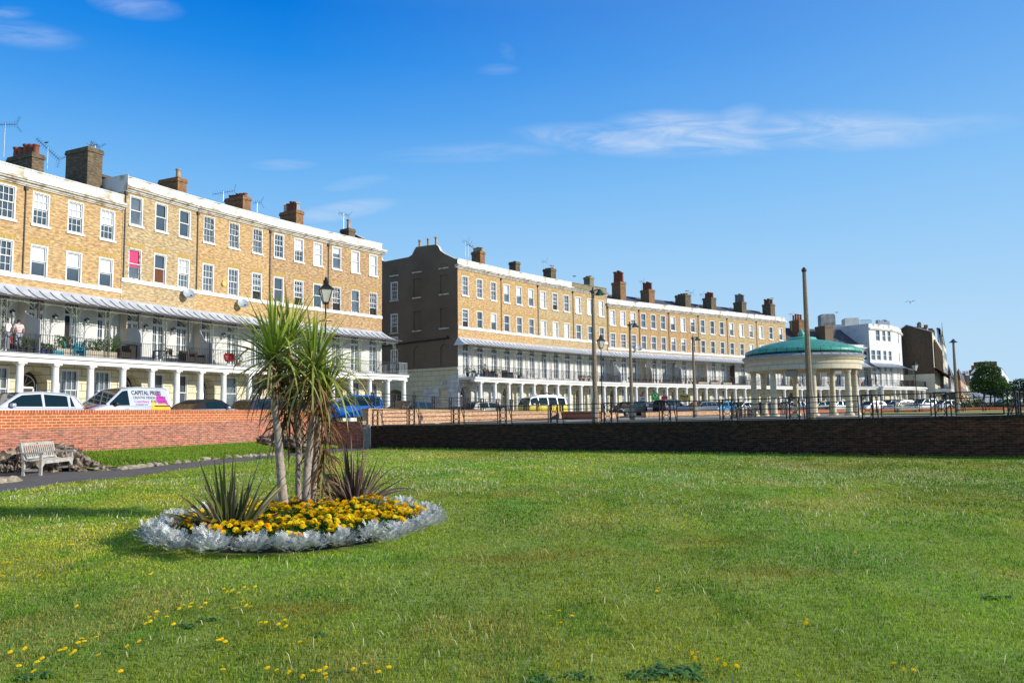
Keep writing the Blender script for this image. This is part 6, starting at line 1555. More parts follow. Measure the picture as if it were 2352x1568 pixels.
def bush(label,px,pyb,d,w,h,c0,c1,seed,name='garden_shrub',n=1500,sz=.1,grp=None):
    q=P(px,d,1.3); return tree(name,label,(q.x,q.y,1.2),[(0,0,h*.45,w/2,w/2*.8,h*.5),(-w*.22,0,h*.35,w/3,w/3,h*.35),(w*.24,0,h*.38,w/3,w/3,h*.35)],n,sz,c0,c1,[([(0,0,0),(0,0,h*.5)],[.05,.03])],seed,'shrub',grp)
_t=[o for o in bpy.data.objects if o.name=='round_tree'][0]; _t.scale=(1.05,1.05,1.1)
bush('rounded yellow green shrub right of the last concrete column',2226,925,104,3.2,2.5,(.05,.075,.012),(.16,.17,.03),41)
bush('pinkish brown shrub beside the rounded green one',2250,925,106,1.6,1.6,(.10,.06,.04),(.16,.12,.06),42)
bush('pale feathery shrub in front of the brown gable wall',2152,920,118,2.6,2.6,(.14,.12,.07),(.22,.19,.11),43)
for i,px in enumerate((2262,2280,2296,2312,2330,2345)): bush('low hedge plant behind the orange wall, one of a row near the right edge',px,930,101,2.,1.1,(.04,.05,.02),(.12,.10,.06),50+i,n=600,grp='row of low hedge plants')
for i,px in enumerate((2195,2210,2222)): bush('dark green low shrub at the foot of the last concrete column',px,930,101,1.8,1.0,(.03,.06,.012),(.07,.12,.02),60+i,n=600,grp='low shrubs near the last column')
# ================================================================= FAR STREET ON THE RIGHT
def gable_house(label,px0,px1,dA,dB,top,apex,zsplit,mats,side_px,side_d,group='houses in the street beyond the crescent',wins=True,pil=0):
    """front gable between px0..px1 (near side), receding facade to side_px"""
    a=P(px0,dA,9);b_=P(px1,dB,9);c=P(side_px,side_d,9)
    root=empty('street_house',(a.x,a.y,1.1),math.atan2(b_.y-a.y,b_.x-a.x),label,'house',group)
    Mi=(Matrix.Translation(root.location)@Matrix.Rotation(root.rotation_euler.z,4,'Z')).inverted()
    W=math.hypot(b_.x-a.x,b_.y-a.y); z0=zof(top[0],a.x,a.y)-1.1; z1=zof(top[1],b_.x,b_.y)-1.1; ap=P(apex[0],(dA+dB)/2,15); za=zof(apex[1],ap.x,ap.y)-1.1; fx=(apex[0]-px0)/(px1-px0)*W
    C=Mi@Vector((c.x,c.y,1.1)); zs=zof(zsplit,b_.x,b_.y)-1.1 if zsplit else -1
    mb=MB()
    if zs>0: mb.quad([(0,0,-1),(W,0,-1),(W,0,zs),(0,0,zs)],1)
    mb.quad([(0,0,max(zs,-1)),(W,0,max(zs,-1)),(W,0,z1),(fx,0,za),(0,0,z0)],0)
    D=C-Vector((W,0,0)); L=D.length; u=D.normalized()
    back=Vector((0,0,0))+D
    mb.quad([(W,0,-1),(C.x,C.y,-1),(C.x,C.y,z1),(W,0,z1)],2)
    mb.quad([(0,0,-1),(0,0,z0),(back.x,back.y,z0),(back.x,back.y,-1)],0); mb.quad([(back.x,back.y,-1),(C.x,C.y,-1),(C.x,C.y,z1),(back.x+fx,back.y,za),(back.x,back.y,z0)],0)
    mb.build('wall',[M[k] for k in mats[:3]],root)
    mb=MB(); f3=Vector((fx,0,za))
    for (p,zp) in (((W,0),z1),((0,0),z0)):
        mb.quad([(p[0],p[1]-.15,zp),(fx,-.15,za+.08),(fx+D.x,D.y,za+.08),(p[0]+D.x,D.y,zp)])
    for (x_,zp) in ((0,z0),(W,z1)): mb.bar((x_,-.1,zp+.05),(fx,-.1,za+.1),.08,1)
    mb.build('roof',[M['slate'],M['copingw']],root)
    n=Vector((u.y,-u.x,0)); a_=math.atan2(u.y,u.x)
    if wins:
        nf=max(2,int((z1)/3)); nc=max(2,int(L/3.2))
        for i in range(nc):
            for j in range(nf):
                p=Vector((W,0,0))+u*(L*(i+.5)/nc)+n*.02; z=1.0+j*(z1-.6)/nf
                def f(mb): mb.box(-.6,-.52,-.04,.06,0,1.7); mb.box(.52,.6,-.04,.06,0,1.7); mb.box(-.52,.52,-.04,.06,1.62,1.7); mb.box(-.68,.68,-.08,.06,-.1,0); mb.box(-.52,.52,-.03,.05,.82,.88)
                o=inst('window',('sw',),f,root,(p.x,p.y,z),M['frame']); o.rotation_euler=(0,0,a_); inst('pane',('swp',),lambda mb:mb.box(-.52,.52,-.02,.0,0,1.62),o,(0,0,0),M['glass'])
    return root,W,z1,u,n,L
G1=gable_house('tall brown windowless gable with cream rendered base and covered balcony',2073,2145,136,133,(757,762),(2087.5,746),858,('darkb','cream','cream'),2168,172,wins=False)
root,W,z1,u,n,L=G1
mb=MB()
for i in range(7):
    p=Vector((W,0,0))+u*(L*(i+.3)/9); q=p+n*.25; mb.bar((q.x,q.y,6.8),(q.x,q.y,z1-1.2),.16); 
mb.build('pilasters',M['darkb'],root)
mb=MB()
for i in range(6):
    p=Vector((W,0,0))+u*(L*(i+.75)/9)+n*.03; a_=u*(L/9*.3); mb.quad([(p.x-a_.x,p.y-a_.y,7.5),(p.x+a_.x,p.y+a_.y,7.5),(p.x+a_.x,p.y+a_.y,z1-1.5),(p.x-a_.x,p.y-a_.y,z1-1.5)])
mb.build('window_strips',M['glass'],root)
mb=MB(); A=Vector((W,0,0)); Bq=A+u*L*.95
mb.quad([(A.x,A.y,7.3),(Bq.x,Bq.y,7.3),tuple((Bq+n*2.6)+Vector((0,0,5.6))),tuple((A+n*2.6)+Vector((0,0,5.6)))]); mb.build('canopy',M['woodd'],root)
mb=MB(); mb.hexa([tuple(A+Vector((0,0,3.1))),tuple(Bq+Vector((0,0,3.1))),tuple(Bq+n*2.2+Vector((0,0,3.4))),tuple(A+n*2.2+Vector((0,0,3.4)))],[tuple(A+Vector((0,0,3.7))),tuple(Bq+Vector((0,0,3.7))),tuple(Bq+n*2.4+Vector((0,0,3.7))),tuple(A+n*2.4+Vector((0,0,3.7)))]); mb.build('balcony',M['white'],root)
mb=MB()
for k in range(5): q=A+n*2.3+u*(L*.9*k/5); mb.box(q.x-.07,q.x+.07,q.y-.07,q.y+.07,3.7,5.8)
mb.bar(A+n*2.35+Vector((0,0,4.7)),Bq+n*2.35+Vector((0,0,4.7)),.06); mb.quad([tuple(A+n*2.3+Vector((0,0,3.7))),tuple(Bq+n*2.3+Vector((0,0,3.7))),tuple(Bq+n*2.3+Vector((0,0,4.6))),tuple(A+n*2.3+Vector((0,0,4.6)))]); mb.build('balcony_posts',M['panelgrey'],root)
stack(root,2105,2115,754,765,140,'chim',1.,rnd=.05); stack(root,2116,2121,739,765,141,'parapet_b',.8,rnd=.2); stack(root,2125,2134,751,768,141,'parapet_b',1.,rnd=.05); stack(root,2134,2146,757.5,768,139,'darkb',1.,rnd=.05)
def potsrow(root,px0,px1,pyt,pyb,d,n,mt='potred'):
    mb=MB()
    for i in range(n):
        q=P(px0+(px1-px0)*(i+.5)/n,d,14)-root.location; zt=zof(pyt,q.x+root.location.x,q.y+root.location.y)-root.location.z; zb_=zof(pyb,q.x+root.location.x,q.y+root.location.y)-root.location.z
        mb.lathe([(.16,zb_),(.14,zt-.1),(.18,zt-.08),(.18,zt)],(q.x,q.y,0),8)
    return mb
def addpots(root,*a,**k):
    mb=potsrow(root,*a); r0=root.rotation_euler.z; Rm=Matrix.Rotation(-r0,4,'Z'); mb.v=[tuple(Rm@Vector(v)) for v in mb.v]; mb.build('pots',M[k.get('mt','potred')],root,smooth=True,autos=40)
addpots(root,2100,2113,750,756,140,5); addpots(root,2124,2132,746,753,141,3); addpots(root,2134,2143,754,759,139,4)
gable_house('cream house just behind the brown gable, with a slim chimney',2157,2163,168,167,(800,802),(2160,796),None,('cream','cream','cream'),2170,172)
r2=gable_house('tall pale gothic house with pointed gable and spire',2160,2171,172,172,(792,790),(2166,757),None,('cream','cream','cornice'),2177,186)
stack(r2[0],2148,2152,757,798,166,'cornice',.6,rnd=.3); stack(r2[0],2161,2164,752,795,170,'copingw',.6,rnd=.4)
mb=MB(); q=P(2163,170,20)-r2[0].location; zt=zof(741,q.x+r2[0].location.x,q.y+r2[0].location.y)-1.1; q=Matrix.Rotation(-r2[0].rotation_euler.z,4,'Z')@q; mb.bar((q.x,q.y,zt-3),(q.x,q.y,zt),.12,r2=.03); mb.build('spire',M['slate'],r2[0])
gable_house('brown brick house with a steep gable left of the last concrete column',2173,2186,190,190,(866,866),(2180,838),None,('chimr','chimr','chimr'),2196,250)
gable_house('brown brick house with a steep gable right of the last concrete column',2187,2206,215,215,(870,871),(2203,847),None,('chimr','chimr','buffwall'),2222,300)
r3=gable_house('far pale house with curved balconies near the end of the street',2211,2218,260,260,(880,882),(2214,873),None,('cream','cream','cream'),2230,380)
stack(r3[0],2210,2219,857,880,268,'chim',2.,rnd=.05); stack(r3[0],2220,2229,861,885,270,'chim',2.,rnd=.05); addpots(r3[0],2210,2228,852,859,268,5)
gable_house('low house with dark curved roof at the end of the street',2217,2232,300,300,(893,893),(2226,884),None,('cream','cream','cream'),2236,420)
r4=gable_house('bluish white end house wall behind the large round tree',2229,2300,150,150,(856,845),(2252,836),None,('whiteb','whiteb','whiteb'),2318,210)
stack(r4[0],2235,2249,848,862,156,'darkb',1.5,rnd=.05); stack(r4[0],2250,2290,830,856,158,'darkb',2,rnd=.05); stack(r4[0],2237,2243,838,850,156,'chimr',1.,rnd=.05); addpots(r4[0],2238,2242,833,839,156,1)
for i,(a,b_,t) in enumerate(((2300,2312,905),(2316,2330,908),(2334,2352,909))):
    q=P(a,260,3); q2=P(b_,260,3); mb=MB(); mb.box(0,q2.x-q.x,0,6,-.5,zof(t,q.x,q.y)-1.2); rt=empty('far_hut',(q.x,q.y,1.2),0,['small pale far building right of the tree trunks','small far building below the smaller tree','far building at the right edge under the small tree'][i],'building'); mb.build('walls',M[['whiteb','cream','white'][i]],rt)
    mb=MB(); h_=zof(t,q.x,q.y)-1.2; mb.quad([(-.3,-.3,h_),(q2.x-q.x+.3,-.3,h_),(q2.x-q.x+.3,3,h_+1),(-.3,3,h_+1)]); mb.build('roof',M['slate'],rt)
# ================================================================= BALCONY SCREENS
def screen(H,L,x,shape,m,name='party_screen',full=None,h0=3.9):
    mb=MB()
    if full: mb.box(x-.03,x+.03,-full,0,3.9,6.75)
    if shape: 
        pts=[(y,z) for y,z in shape]; k=len(pts); b_=[(x-.03,y,z+h0) for y,z in pts]; t=[(x+.03,y,z+h0) for y,z in pts]; mb.hexa(b_,t)
    o=mb.build(name,M[m],H); return o
SL=[(-1.85,0),(-.6,0),(-.6,2.2),(-1.85,1.75)]
CV_=[(-1.85,0),(-.6,0),(-.6,2.3),(-.8,2.0),(-1.0,1.72),(-1.3,1.5),(-1.85,1.42)]
screen(HL[1][0],0,.02,SL,'panelgrey'); screen(HL[1][0],0,.02,None,'panelcream',full=.6)
FAN=[(-1.85,0),(-.6,0),(-.6,1.9),(-1.3,1.95),(-1.6,1.85),(-1.8,1.55),(-1.85,1.3)]
screen(HR[0][0],0,.02,FAN,'panelgrey'); screen(HR[0][0],0,.02,None,'panelcream',full=.6)
screen(HR[1][0],0,.02,CV_,'panelgrey'); screen(HR[1][0],0,.02,None,'panelcream',full=.6)
screen(HR[2][0],0,.02,None,'panelcream',full=.7)
screen(H3[0][0],0,.1,[(-1.85,0),(-.4,0),(-.4,2.0),(-1.1,2.0),(-1.85,1.0)],'white'); screen(H3[0][0],0,.05,None,'panelgrey',full=.8)
screen(H3[1][0],0,.05,FAN,'panelcream'); screen(H3[1][0],0,.05,None,'panelcream',full=.9)
screen(H3[2][0],0,.05,[(-1.85,0),(-.4,0),(-.4,2.6),(-.9,2.6),(-.95,2.1),(-1.5,2.0),(-1.8,1.8),(-1.85,1.6)],'panelgrey'); screen(H3[2][0],0,.05,None,'panelgrey',full=.8)
screen(H3[3][0],0,.05,None,'panelcream',full=1.2)
screen(H3[4][0],0,.05,None,'woodd',full=1.0); screen(H3[5][0],0,.05,[(-1.85,0),(-.4,0),(-.4,2.0),(-1.85,1.9)],'panelgrey')
screen(H4[0][0],0,.05,[(-1.85,0),(-.4,0),(-.4,2.4),(-1.85,1.0)],'panelcream'); screen(H4[1][0],0,.05,None,'panelcream',full=1.); screen(H4[2][0],0,.05,[(-1.85,0),(-.4,0),(-.4,2.4),(-1.85,1.0)],'panelcream')
# ================================================================= THINGS ON THE BALCONIES
def bal(HH,px,y,dz=0.):
    H,L=HH; x,W=local_x_for(H,L,y,px,5.2); return Vector((W.x,W.y,H.location.z+3.9+dz)),H.rotation_euler.z
def leafpot(HH,px,y,label,h=.6,w=.5,pot='terra',flower=None,n=160,ph=.28,pr=.15,name='potted_plant',grp=None,cat='potted plant',seed=None,dark=(.04,.08,.015),lite=(.10,.17,.03)):
    p,rz=bal(HH,px,y); seed=seed or int(px*7)%997; root=empty(name,p,rz,label,cat,grp)
    inst('pot',('pot',pot,round(ph,2),round(pr,2)),lambda mb:mb.lathe([(0,0),(pr*.75,0),(pr,ph*.9),(pr*1.12,ph*.9),(pr*1.12,ph),(pr*.9,ph),(0,ph*.92)],n=14),root,(0,0,0),M[pot],smooth=True,autos=40)
    v,f,c=leafcloud([(0,0,ph+h*.5,w/2,w/2,h*.55),(w*.15,0,ph+h*.7,w*.3,w*.3,h*.3)],n,.05,dark,lite,seed); me=npmesh('foliage',v,f,c,M['leafatt']); o=bpy.data.objects.new('foliage',me); COL.objects.link(o); o.parent=root
    if flower:
        v,f,c=leafcloud([(0,-.03,ph+h*.65,w/2*1.05,w/2*1.05,h*.45)],max(14,n//7),.05,flower,tuple(min(1,k*1.3) for k in flower),seed+1); me=npmesh('blooms',v,f,c,M['leafmatt']); o=bpy.data.objects.new('blooms',me); COL.objects.link(o); o.parent=root
    return root
def planter(HH,px,y,L,label,h=.5,mt='plantbox',flower=None,n=500,grp=None,bh=.38,dark=(.05,.10,.02),lite=(.13,.22,.04)):
    p,rz=bal(HH,px,y); root=empty('planter_box',p,rz,label,'planter',grp); mb=MB(); mb.box(-L/2,L/2,-.18,.18,.03,bh)
    for k in range(2): mb.box(-L/2-.01,L/2+.01,-.19,.19,bh*(.35+.3*k),bh*(.35+.3*k)+.012)
    mb.build('box',M[mt],root)
    v,f,c=leafcloud([(L*(k+.5)/4-L/2,0,bh+h*.4,L/7,.2,h*(.4+.15*((k*3)%3))) for k in range(4)],n,.05,dark,lite,int(px)); me=npmesh('foliage',v,f,c,M['leafatt']); o=bpy.data.objects.new('foliage',me); COL.objects.link(o); o.parent=root
    if flower: v,f,c=leafcloud([(L*(k+.5)/4-L/2,0,bh+h*.6,L/6.5,.22,h*.4) for k in range(4)],max(40,n//4),.05,flower,flower,int(px)+1); me=npmesh('blooms',v,f,c,M['leafmatt']); o=bpy.data.objects.new('blooms',me); COL.objects.link(o); o.parent=root
    return root
def chair(HH,px,y,label,mt='iron',kind='plain',turn=0.,grp=None):
    p,rz=bal(HH,px,y); root=empty('garden_chair',p,rz+turn,label,'chair',grp)
    mb=MB()
    if kind=='adirondack':
        mb.hexa([(-.28,-.35,.34),(.28,-.35,.34),(.28,.3,.2),(-.28,.3,.2)],[(-.28,-.35,.37),(.28,-.35,.37),(.28,.3,.23),(-.28,.3,.23)]); mb.build('seat',M[mt],root); mb=MB()
        for k in range(5): x=-.24+.12*k; mb.hexa([(x-.05,.22,.2),(x+.05,.22,.2),(x+.05,.25,.2),(x-.05,.25,.2)],[(x-.05,.5,.92-.04*abs(k-2)),(x+.05,.5,.92-.04*abs(k-2)),(x+.05,.53,.92-.04*abs(k-2)),(x-.05,.53,.92-.04*abs(k-2))])
        mb.build('backrest',M[mt],root)
        for s in (-1,1): mb=MB(); mb.box(s*.34-.06,s*.34+.06,-.4,.35,.54,.565); mb.build('armrest',M[mt],root); mb=MB(); mb.box(s*.32-.03,s*.32+.03,-.38,-.3,0,.54); mb.box(s*.32-.02,s*.32+.02,-.3,.45,.2,.3) ; mb.build('leg',M[mt],root)
    elif kind=='arm':
        mb.box(-.36,.36,-.34,.34,.1,.42); mb.build('seat',M[mt],root); mb=MB(); mb.box(-.36,.36,.28,.4,.1,.82); mb.build('backrest',M[mt],root)
        for s in (-1,1): mb=MB(); mb.box(s*.39-.06,s*.39+.06,-.36,.36,.05,.6); mb.build('armrest',M[mt],root)
    else:
        mb.box(-.22,.22,-.22,.22,.43,.46); mb.build('seat',M[mt],root); mb=MB()
        for k in range(5): mb.box(-.2+.09*k-.012,-.2+.09*k+.028,.2,.225,.5,.86)
        mb.box(-.22,.22,.195,.23,.84,.9); mb.build('backrest',M[mt],root)
        for sx in (-1,1):
            for sy in (-1,1): mb=MB(); mb.bar((sx*.2,sy*.2,.43),(sx*.23,sy*.26,0),.016); mb.build('leg',M[mt],root)
    return root
def table(HH,px,y,label,mt='iron',w=.9,d=.6,h=.72,rnd=False):
    p,rz=bal(HH,px,y); root=empty('garden_table',p,rz,label,'table'); mb=MB()
    if rnd: mb.lathe([(0,h-.03),(w/2,h-.03),(w/2,h),(0,h)],n=20)
    else: mb.box(-w/2,w/2,-d/2,d/2,h-.035,h)
    mb.build('tabletop',M[mt],root)
    for sx in (-1,1):
        for sy in (-1,1): mb=MB(); mb.box(sx*(w/2-.07)-.02,sx*(w/2-.07)+.02,sy*(d/2-.07)-.02,sy*(d/2-.07)+.02,0,h-.035); mb.build('leg',M[mt],root)
    return root
A0,A1=HL; 
leafpot(A0,100/2.42/1.0 if False else 52,-1.5,'leafy plants in a dark pot beside the two men',h=.55,w=.6,pot='trim')
leafpot(A0,66,-1.5,'low bushy plant in a black pot left of the spiky red one',h=.5,w=.6,pot='trim')
random.seed(50)
def spiky(HH,px,y,label,c,L=.7,n=34):
    p,rz=bal(HH,px,y); root=empty('spiky_plant',p,rz,label,'potted plant'); inst('pot',('pot','trim',.28,.15),lambda mb:mb.lathe([(0,0),(.11,0),(.15,.25),(.17,.25),(.17,.28),(0,.26)],n=14),root,(0,0,0),M['trim'],smooth=True,autos=40); mb=MB();cols=[]
    for i in range(n): strap(mb,cols,(0,0,.27),random.uniform(0,6.28),R(random.uniform(35,88)),L*random.uniform(.7,1),.045,.7,jit(c),jit(tuple(k*1.5 for k in c)),5)
    mb.col=cols; mb.build('leaves',M['leafatt'],root,smooth=True)
spiky(A0,84,-1.45,'spiky reddish brown flax in a pot by the left railing',(.12,.05,.04))
leafpot(A0,100,-1.5,'small green plant in a cobalt blue pot',h=.3,w=.35,pot='bluepot',flower=(.6,.02,.02))
leafpot(A0,112,-1.5,'small green plant in a dark pot at the end of the left railing',h=.3,w=.45,pot='trim')
planter(A1,146,-1.4,.95,'pale timber planter with a conical bush and climbing rose',h=.9,n=650)
p,rz=bal(A1,133,-1.65); rt=empty('storage_box',p,rz,'small turquoise box on the balcony edge','box'); mb=MB(); mb.box(-.3,.3,-.14,.14,0,.2); mb.build('box',M['turq'],rt); mb=MB(); mb.box(-.32,.32,-.16,.16,.2,.23); mb.build('lid',M['turq'],rt)
chair(A1,166,-1.2,'left turquoise wooden armchair on the balcony','turq','adirondack',.5); chair(A1,182,-1.2,'right turquoise wooden armchair on the balcony','turq','adirondack',-.7)
planter(A1,222,-1.4,1.5,'long pale timber planter full of bright green plants and white blooms',h=.75,n=900,flower=(.75,.75,.7))
planter(A1,258,-1.4,1.0,'pale timber planter beside the wicker seats with tall leafy climber',h=1.1,n=700)
chair(A1,281,-1.4,'low dark wicker armchair behind the railing, left one','wicker','arm',.1); 
B0,B1,B2,B3=HR
p,rz=bal(B0,303,-1.25); rt=empty('wicker_bin',p,rz,'tall dark wicker storage chest in front of the fanned screen','chest'); mb=MB(); mb.box(-.38,.38,-.3,.3,0,.85); mb.build('chest',M['wicker'],rt); mb=MB(); mb.hexa([(-.44,-.35,.85),(.44,-.35,.85),(.44,.32,.93),(-.44,.32,.93)],[(-.44,-.35,.89),(.44,-.35,.89),(.44,.32,.97),(-.44,.32,.97)]); mb.build('lid',M['wicker'],rt)
table(B0,375,-1.1,'dark rattan table on the balcony between the french windows','wicker',1.1,.6)
chair(B0,385,-.8,'dark chair pulled up to the rattan table, right one','iron',turn=2.8,grp=None); chair(B0,399,-1.1,'dark chair beside the railing right of the rattan table','iron',turn=.4)
chair(B0,432,-1.4,'dark wicker armchair, left of a row of two','wicker','arm'); chair(B0,452,-1.4,'dark wicker armchair, right of a row of two beside the curved screen','wicker','arm')
p,rz=bal(B1,528,-1.3); rt=empty('red_chair',p,rz,'red rounded plastic chair on the balcony left of the cordylines','chair'); mb=MB(); mb.lathe([(.3,.35),(.36,.5),(.38,.75),(.3,.9)],n=14,a0=0,a1=math.pi); mb.lathe([(0,.34),(.3,.34),(.33,.42),(0,.45)],n=14); mb.build('shell',M['red'],rt); mb=MB(); 
for k in range(4): mb.bar((.2*math.cos(k*1.57),.2*math.sin(k*1.57),.34),(.27*math.cos(k*1.57),.27*math.sin(k*1.57),0),.015)
mb.build('legs',M['steel'],rt)
leafpot(B1,548,-1.4,'green potted plant right of the red chair',h=.5,w=.6)
p,rz=bal(B2,706,-1.75,2.05); rt=empty('hanging_basket',p,rz,'hanging basket of pink and white flowers above the cordyline crowns','hanging basket'); v,f,c=leafcloud([(0,0,0,.38,.35,.25)],260,.05,(.05,.09,.02),(.1,.16,.03),5); o=bpy.data.objects.new('foliage',npmesh('foliage',v,f,c,M['leafatt'])); COL.objects.link(o); o.parent=rt; v,f,c=leafcloud([(0,-.05,.05,.42,.38,.27)],160,.05,(.6,.05,.3),(.85,.6,.75),6); o=bpy.data.objects.new('blooms',npmesh('blooms',v,f,c,M['leafmatt'])); COL.objects.link(o); o.parent=rt; mb=MB(); 
for k in range(3): mb.bar((.2*math.cos(k*2.1),.2*math.sin(k*2.1),.1),(0,0,.62),.006)
mb.build('chains',M['iron'],rt)
C0,C1,C2,C3=H2
for (HH,px,lab,h,w,pot,fl) in ((C0,1074,'leafy pot plants at the corner of the dark gable house balcony',.5,.6,'trim',(.5,.3,.05)),(C0,1086,'white trough plant near the gable corner',.25,.5,'potwhite',None),(C0,1105,'tall green plant in a blue pot on the middle balcony',.8,.6,'bluepot',None),(C0,1132,'bushy plant in a blue pot beside the wicker chair',.45,.6,'bluepot',None),(C0,1141,'bushy pot plant with yellow flowers beside a larger pot',.55,.65,'terra',(.5,.35,.1)),(C1,1192,'spreading plant in a dark pot left of the white balcony bench',.4,.65,'trim',None),
  (C3,1332,'small plant in a pot near the concrete column, first of the row',.35,.4,'terra',None),(C3,1340,'orange flowering pot plant near the concrete column',.35,.45,'terra',(.6,.25,.1)),(C3,1352,'rounded pot plant near the concrete column',.35,.5,'terra',None),(C3,1379,'pot plants beside the thin lantern post',.4,.5,'terra',None)): leafpot(HH,px,-1.5,lab,h,w,pot,fl,n=130,ph=.3,pr=.17)
chair(C0,1122,-1.2,'dark wicker armchair with a person beside it','wicker','arm'); chair(C1,1165,-1.2,'dark covered chair on the middle balcony','iron','arm')
p,rz=bal(C1,1222,-1.1); rt=empty('balcony_bench',p,rz,'slatted white metal bench on the middle balcony','bench'); mb=MB()
for k in range(5): mb.box(-.6,.6,-.2+.08*k,-.15+.08*k,.42,.44)
mb.build('seat',M['potwhite'],rt); mb=MB()
for k in range(5): mb.box(-.6,.6,.2,.22,.5+.09*k,.54+.09*k)
mb.build('backrest',M['wood'],rt)
for s in (-1,1): mb=MB(); mb.bar((s*.58,-.2,0),(s*.58,-.2,.6),.02); mb.bar((s*.58,.2,0),(s*.58,.22,.95),.02); mb.bar((s*.58,-.22,.6),(s*.58,.22,.6),.02); mb.build('leg',M['iron'],rt)
E0,E1,E2,E3,E4,E5=H3
table(E0,1413,-1.1,'dark folding wooden table beside the lantern post','woodd'); chair(E0,1404,-1.2,'brown folding chair left of the folding table','woodd'); chair(E0,1424,-1.2,'brown folding chair right of the folding table','woodd',turn=1.)
leafpot(E0,1446,-1.4,'green plant in a white urn before the slanted white screen',.3,.5,'potwhite',None,ph=.35)
for i,px in enumerate((1459,1467,1477,1484,1492,1500,1507,1515,1523,1531,1537)): leafpot(E0 if px<1468 else E1,px,-1.72,'small terracotta pot with red flowers in a long row behind the railing',.25,.3,'terra',(.55,.03,.03),n=60,ph=.22,pr=.1,grp='row of small terracotta pots')
table(E2,1550,-1.0,'table covered with a bright blue cloth','turq',1.2,.8); 
for i,px in enumerate((1546,1557,1565,1574,1582,1590,1597)): leafpot(E2,px,-1.65,'reddish leaved plant in a terracotta pot in front of the blue table',.5,.45,'terra',(.3,.08,.06),n=90,ph=.3,pr=.13,grp='larger terracotta pots by the blue table')
for i,px in enumerate((1612,1640,1668)): planter(E3,px,-1.75,1.9,['left','middle','right'][i]+' flower box packed with bright red geraniums',.3,'pale_conc',(.75,.02,.01),n=260,bh=.28)
chair(E3,1617,-1.0,'metal chair behind the red flower boxes, left one','iron'); chair(E3,1667,-1.0,'green folding chair behind the red flower boxes','tealc',turn=.5)
table(E4,1716,-1.1,'brown folding table in front of the grey board','woodd',.8,.6); chair(E4,1709,-1.2,'brown folding chair left of the table by the grey board','woodd')
p,rz=bal(E4,1733,-1.3); rt=empty('propped_board',p,rz,'large weathered grey board leaning on the balcony','board'); mb=MB(); mb.hexa([(-.9,0,0),(.9,0,0),(.9,.04,0),(-.9,.04,0)],[(-.9,.25,1.9),(.9,.25,1.9),(.9,.29,1.9),(-.9,.29,1.9)]); mb.build('board',M['panelgrey'],rt); mb=MB(); mb.bar((.5,.04,0),(.6,.5,1.5),.03); mb.build('prop',M['wood'],rt)
F0,F1,F2=H4
for (HH,px,lab,w) in ((F0,1815,'green pot plant behind the near bandstand columns',.5),(F0,1837,'pot plant left of the concrete post on the low white house',.5),(F1,1880,'pot plant seen between the right bandstand columns',.8),(F1,1905,'orange flowering pot plant seen between the right bandstand columns',.8),(F2,1945,'bushy plant at the balcony edge near the right bandstand column',.7),(F2,1967,'tall yellow green plant by the outer bandstand column',.6)): leafpot(HH,px,-1.5,lab,.55,w,'terra',(.5,.12,.05),n=110)
chair(F0,1832,-1.1,'black garden bench seat seen through the bandstand','iron'); 
# corner house balcony
def corner(px,d,z=5.0): q=P(px,d,z); return Vector((q.x,q.y,z))
def cchair(px,d,label,mt):
    HHf=(TC,1); 
    global bal; ob=bal; bal=lambda HH,p_,y,dz=0.: (corner(px,d),-.3); 
    try: chair(HHf,px,0,label,mt)
    finally: bal=ob
cchair(2042,126,'green garden chair, leftmost on the curved balcony','tealc'); cchair(2058,127.2,'green garden chair in the middle of the curved balcony','tealc'); cchair(2071,128,'white cushioned chair on the curved balcony','potwhite')
ob=bal; bal=lambda HH,p_,y,dz=0.: (corner(2050,126.5),-.3); table((TC,1),0,0,'dark green garden table between chairs on the curved balcony','tealc'); bal=lambda HH,p_,y,dz=0.:(corner(1990,121.8),-.3); table((TC,1),0,0,'black barbecue table between the two distant men','iron',.7,.5,.85); bal=ob
q=corner(2080,129); rt=empty('wooden_screen',q,-.6,'brown timber screen at the end of the curved balcony','screen'); mb=MB(); mb.box(-1.3,1.3,-.04,.04,0,1.1); mb.build('boards',M['woodd'],rt); mb=MB(); mb.box(-1.35,1.35,-.07,.07,1.1,1.16); mb.build('rail',M['chimr'],rt)
q=corner(1981,121); rt=empty('gas_bottle',q,0,'red gas bottle on the balcony left of the two distant men','gas bottle'); mb=MB(); mb.lathe([(0,0),(.17,.02),(.18,.45),(.1,.58),(.05,.6),(.05,.68),(0,.68)],n=14); mb.build('cylinder',M['red'],rt,smooth=True,autos=40); mb=MB(); mb.lathe([(.1,.6),(.1,.72)],n=12); mb.build('collar',M['red'],rt)
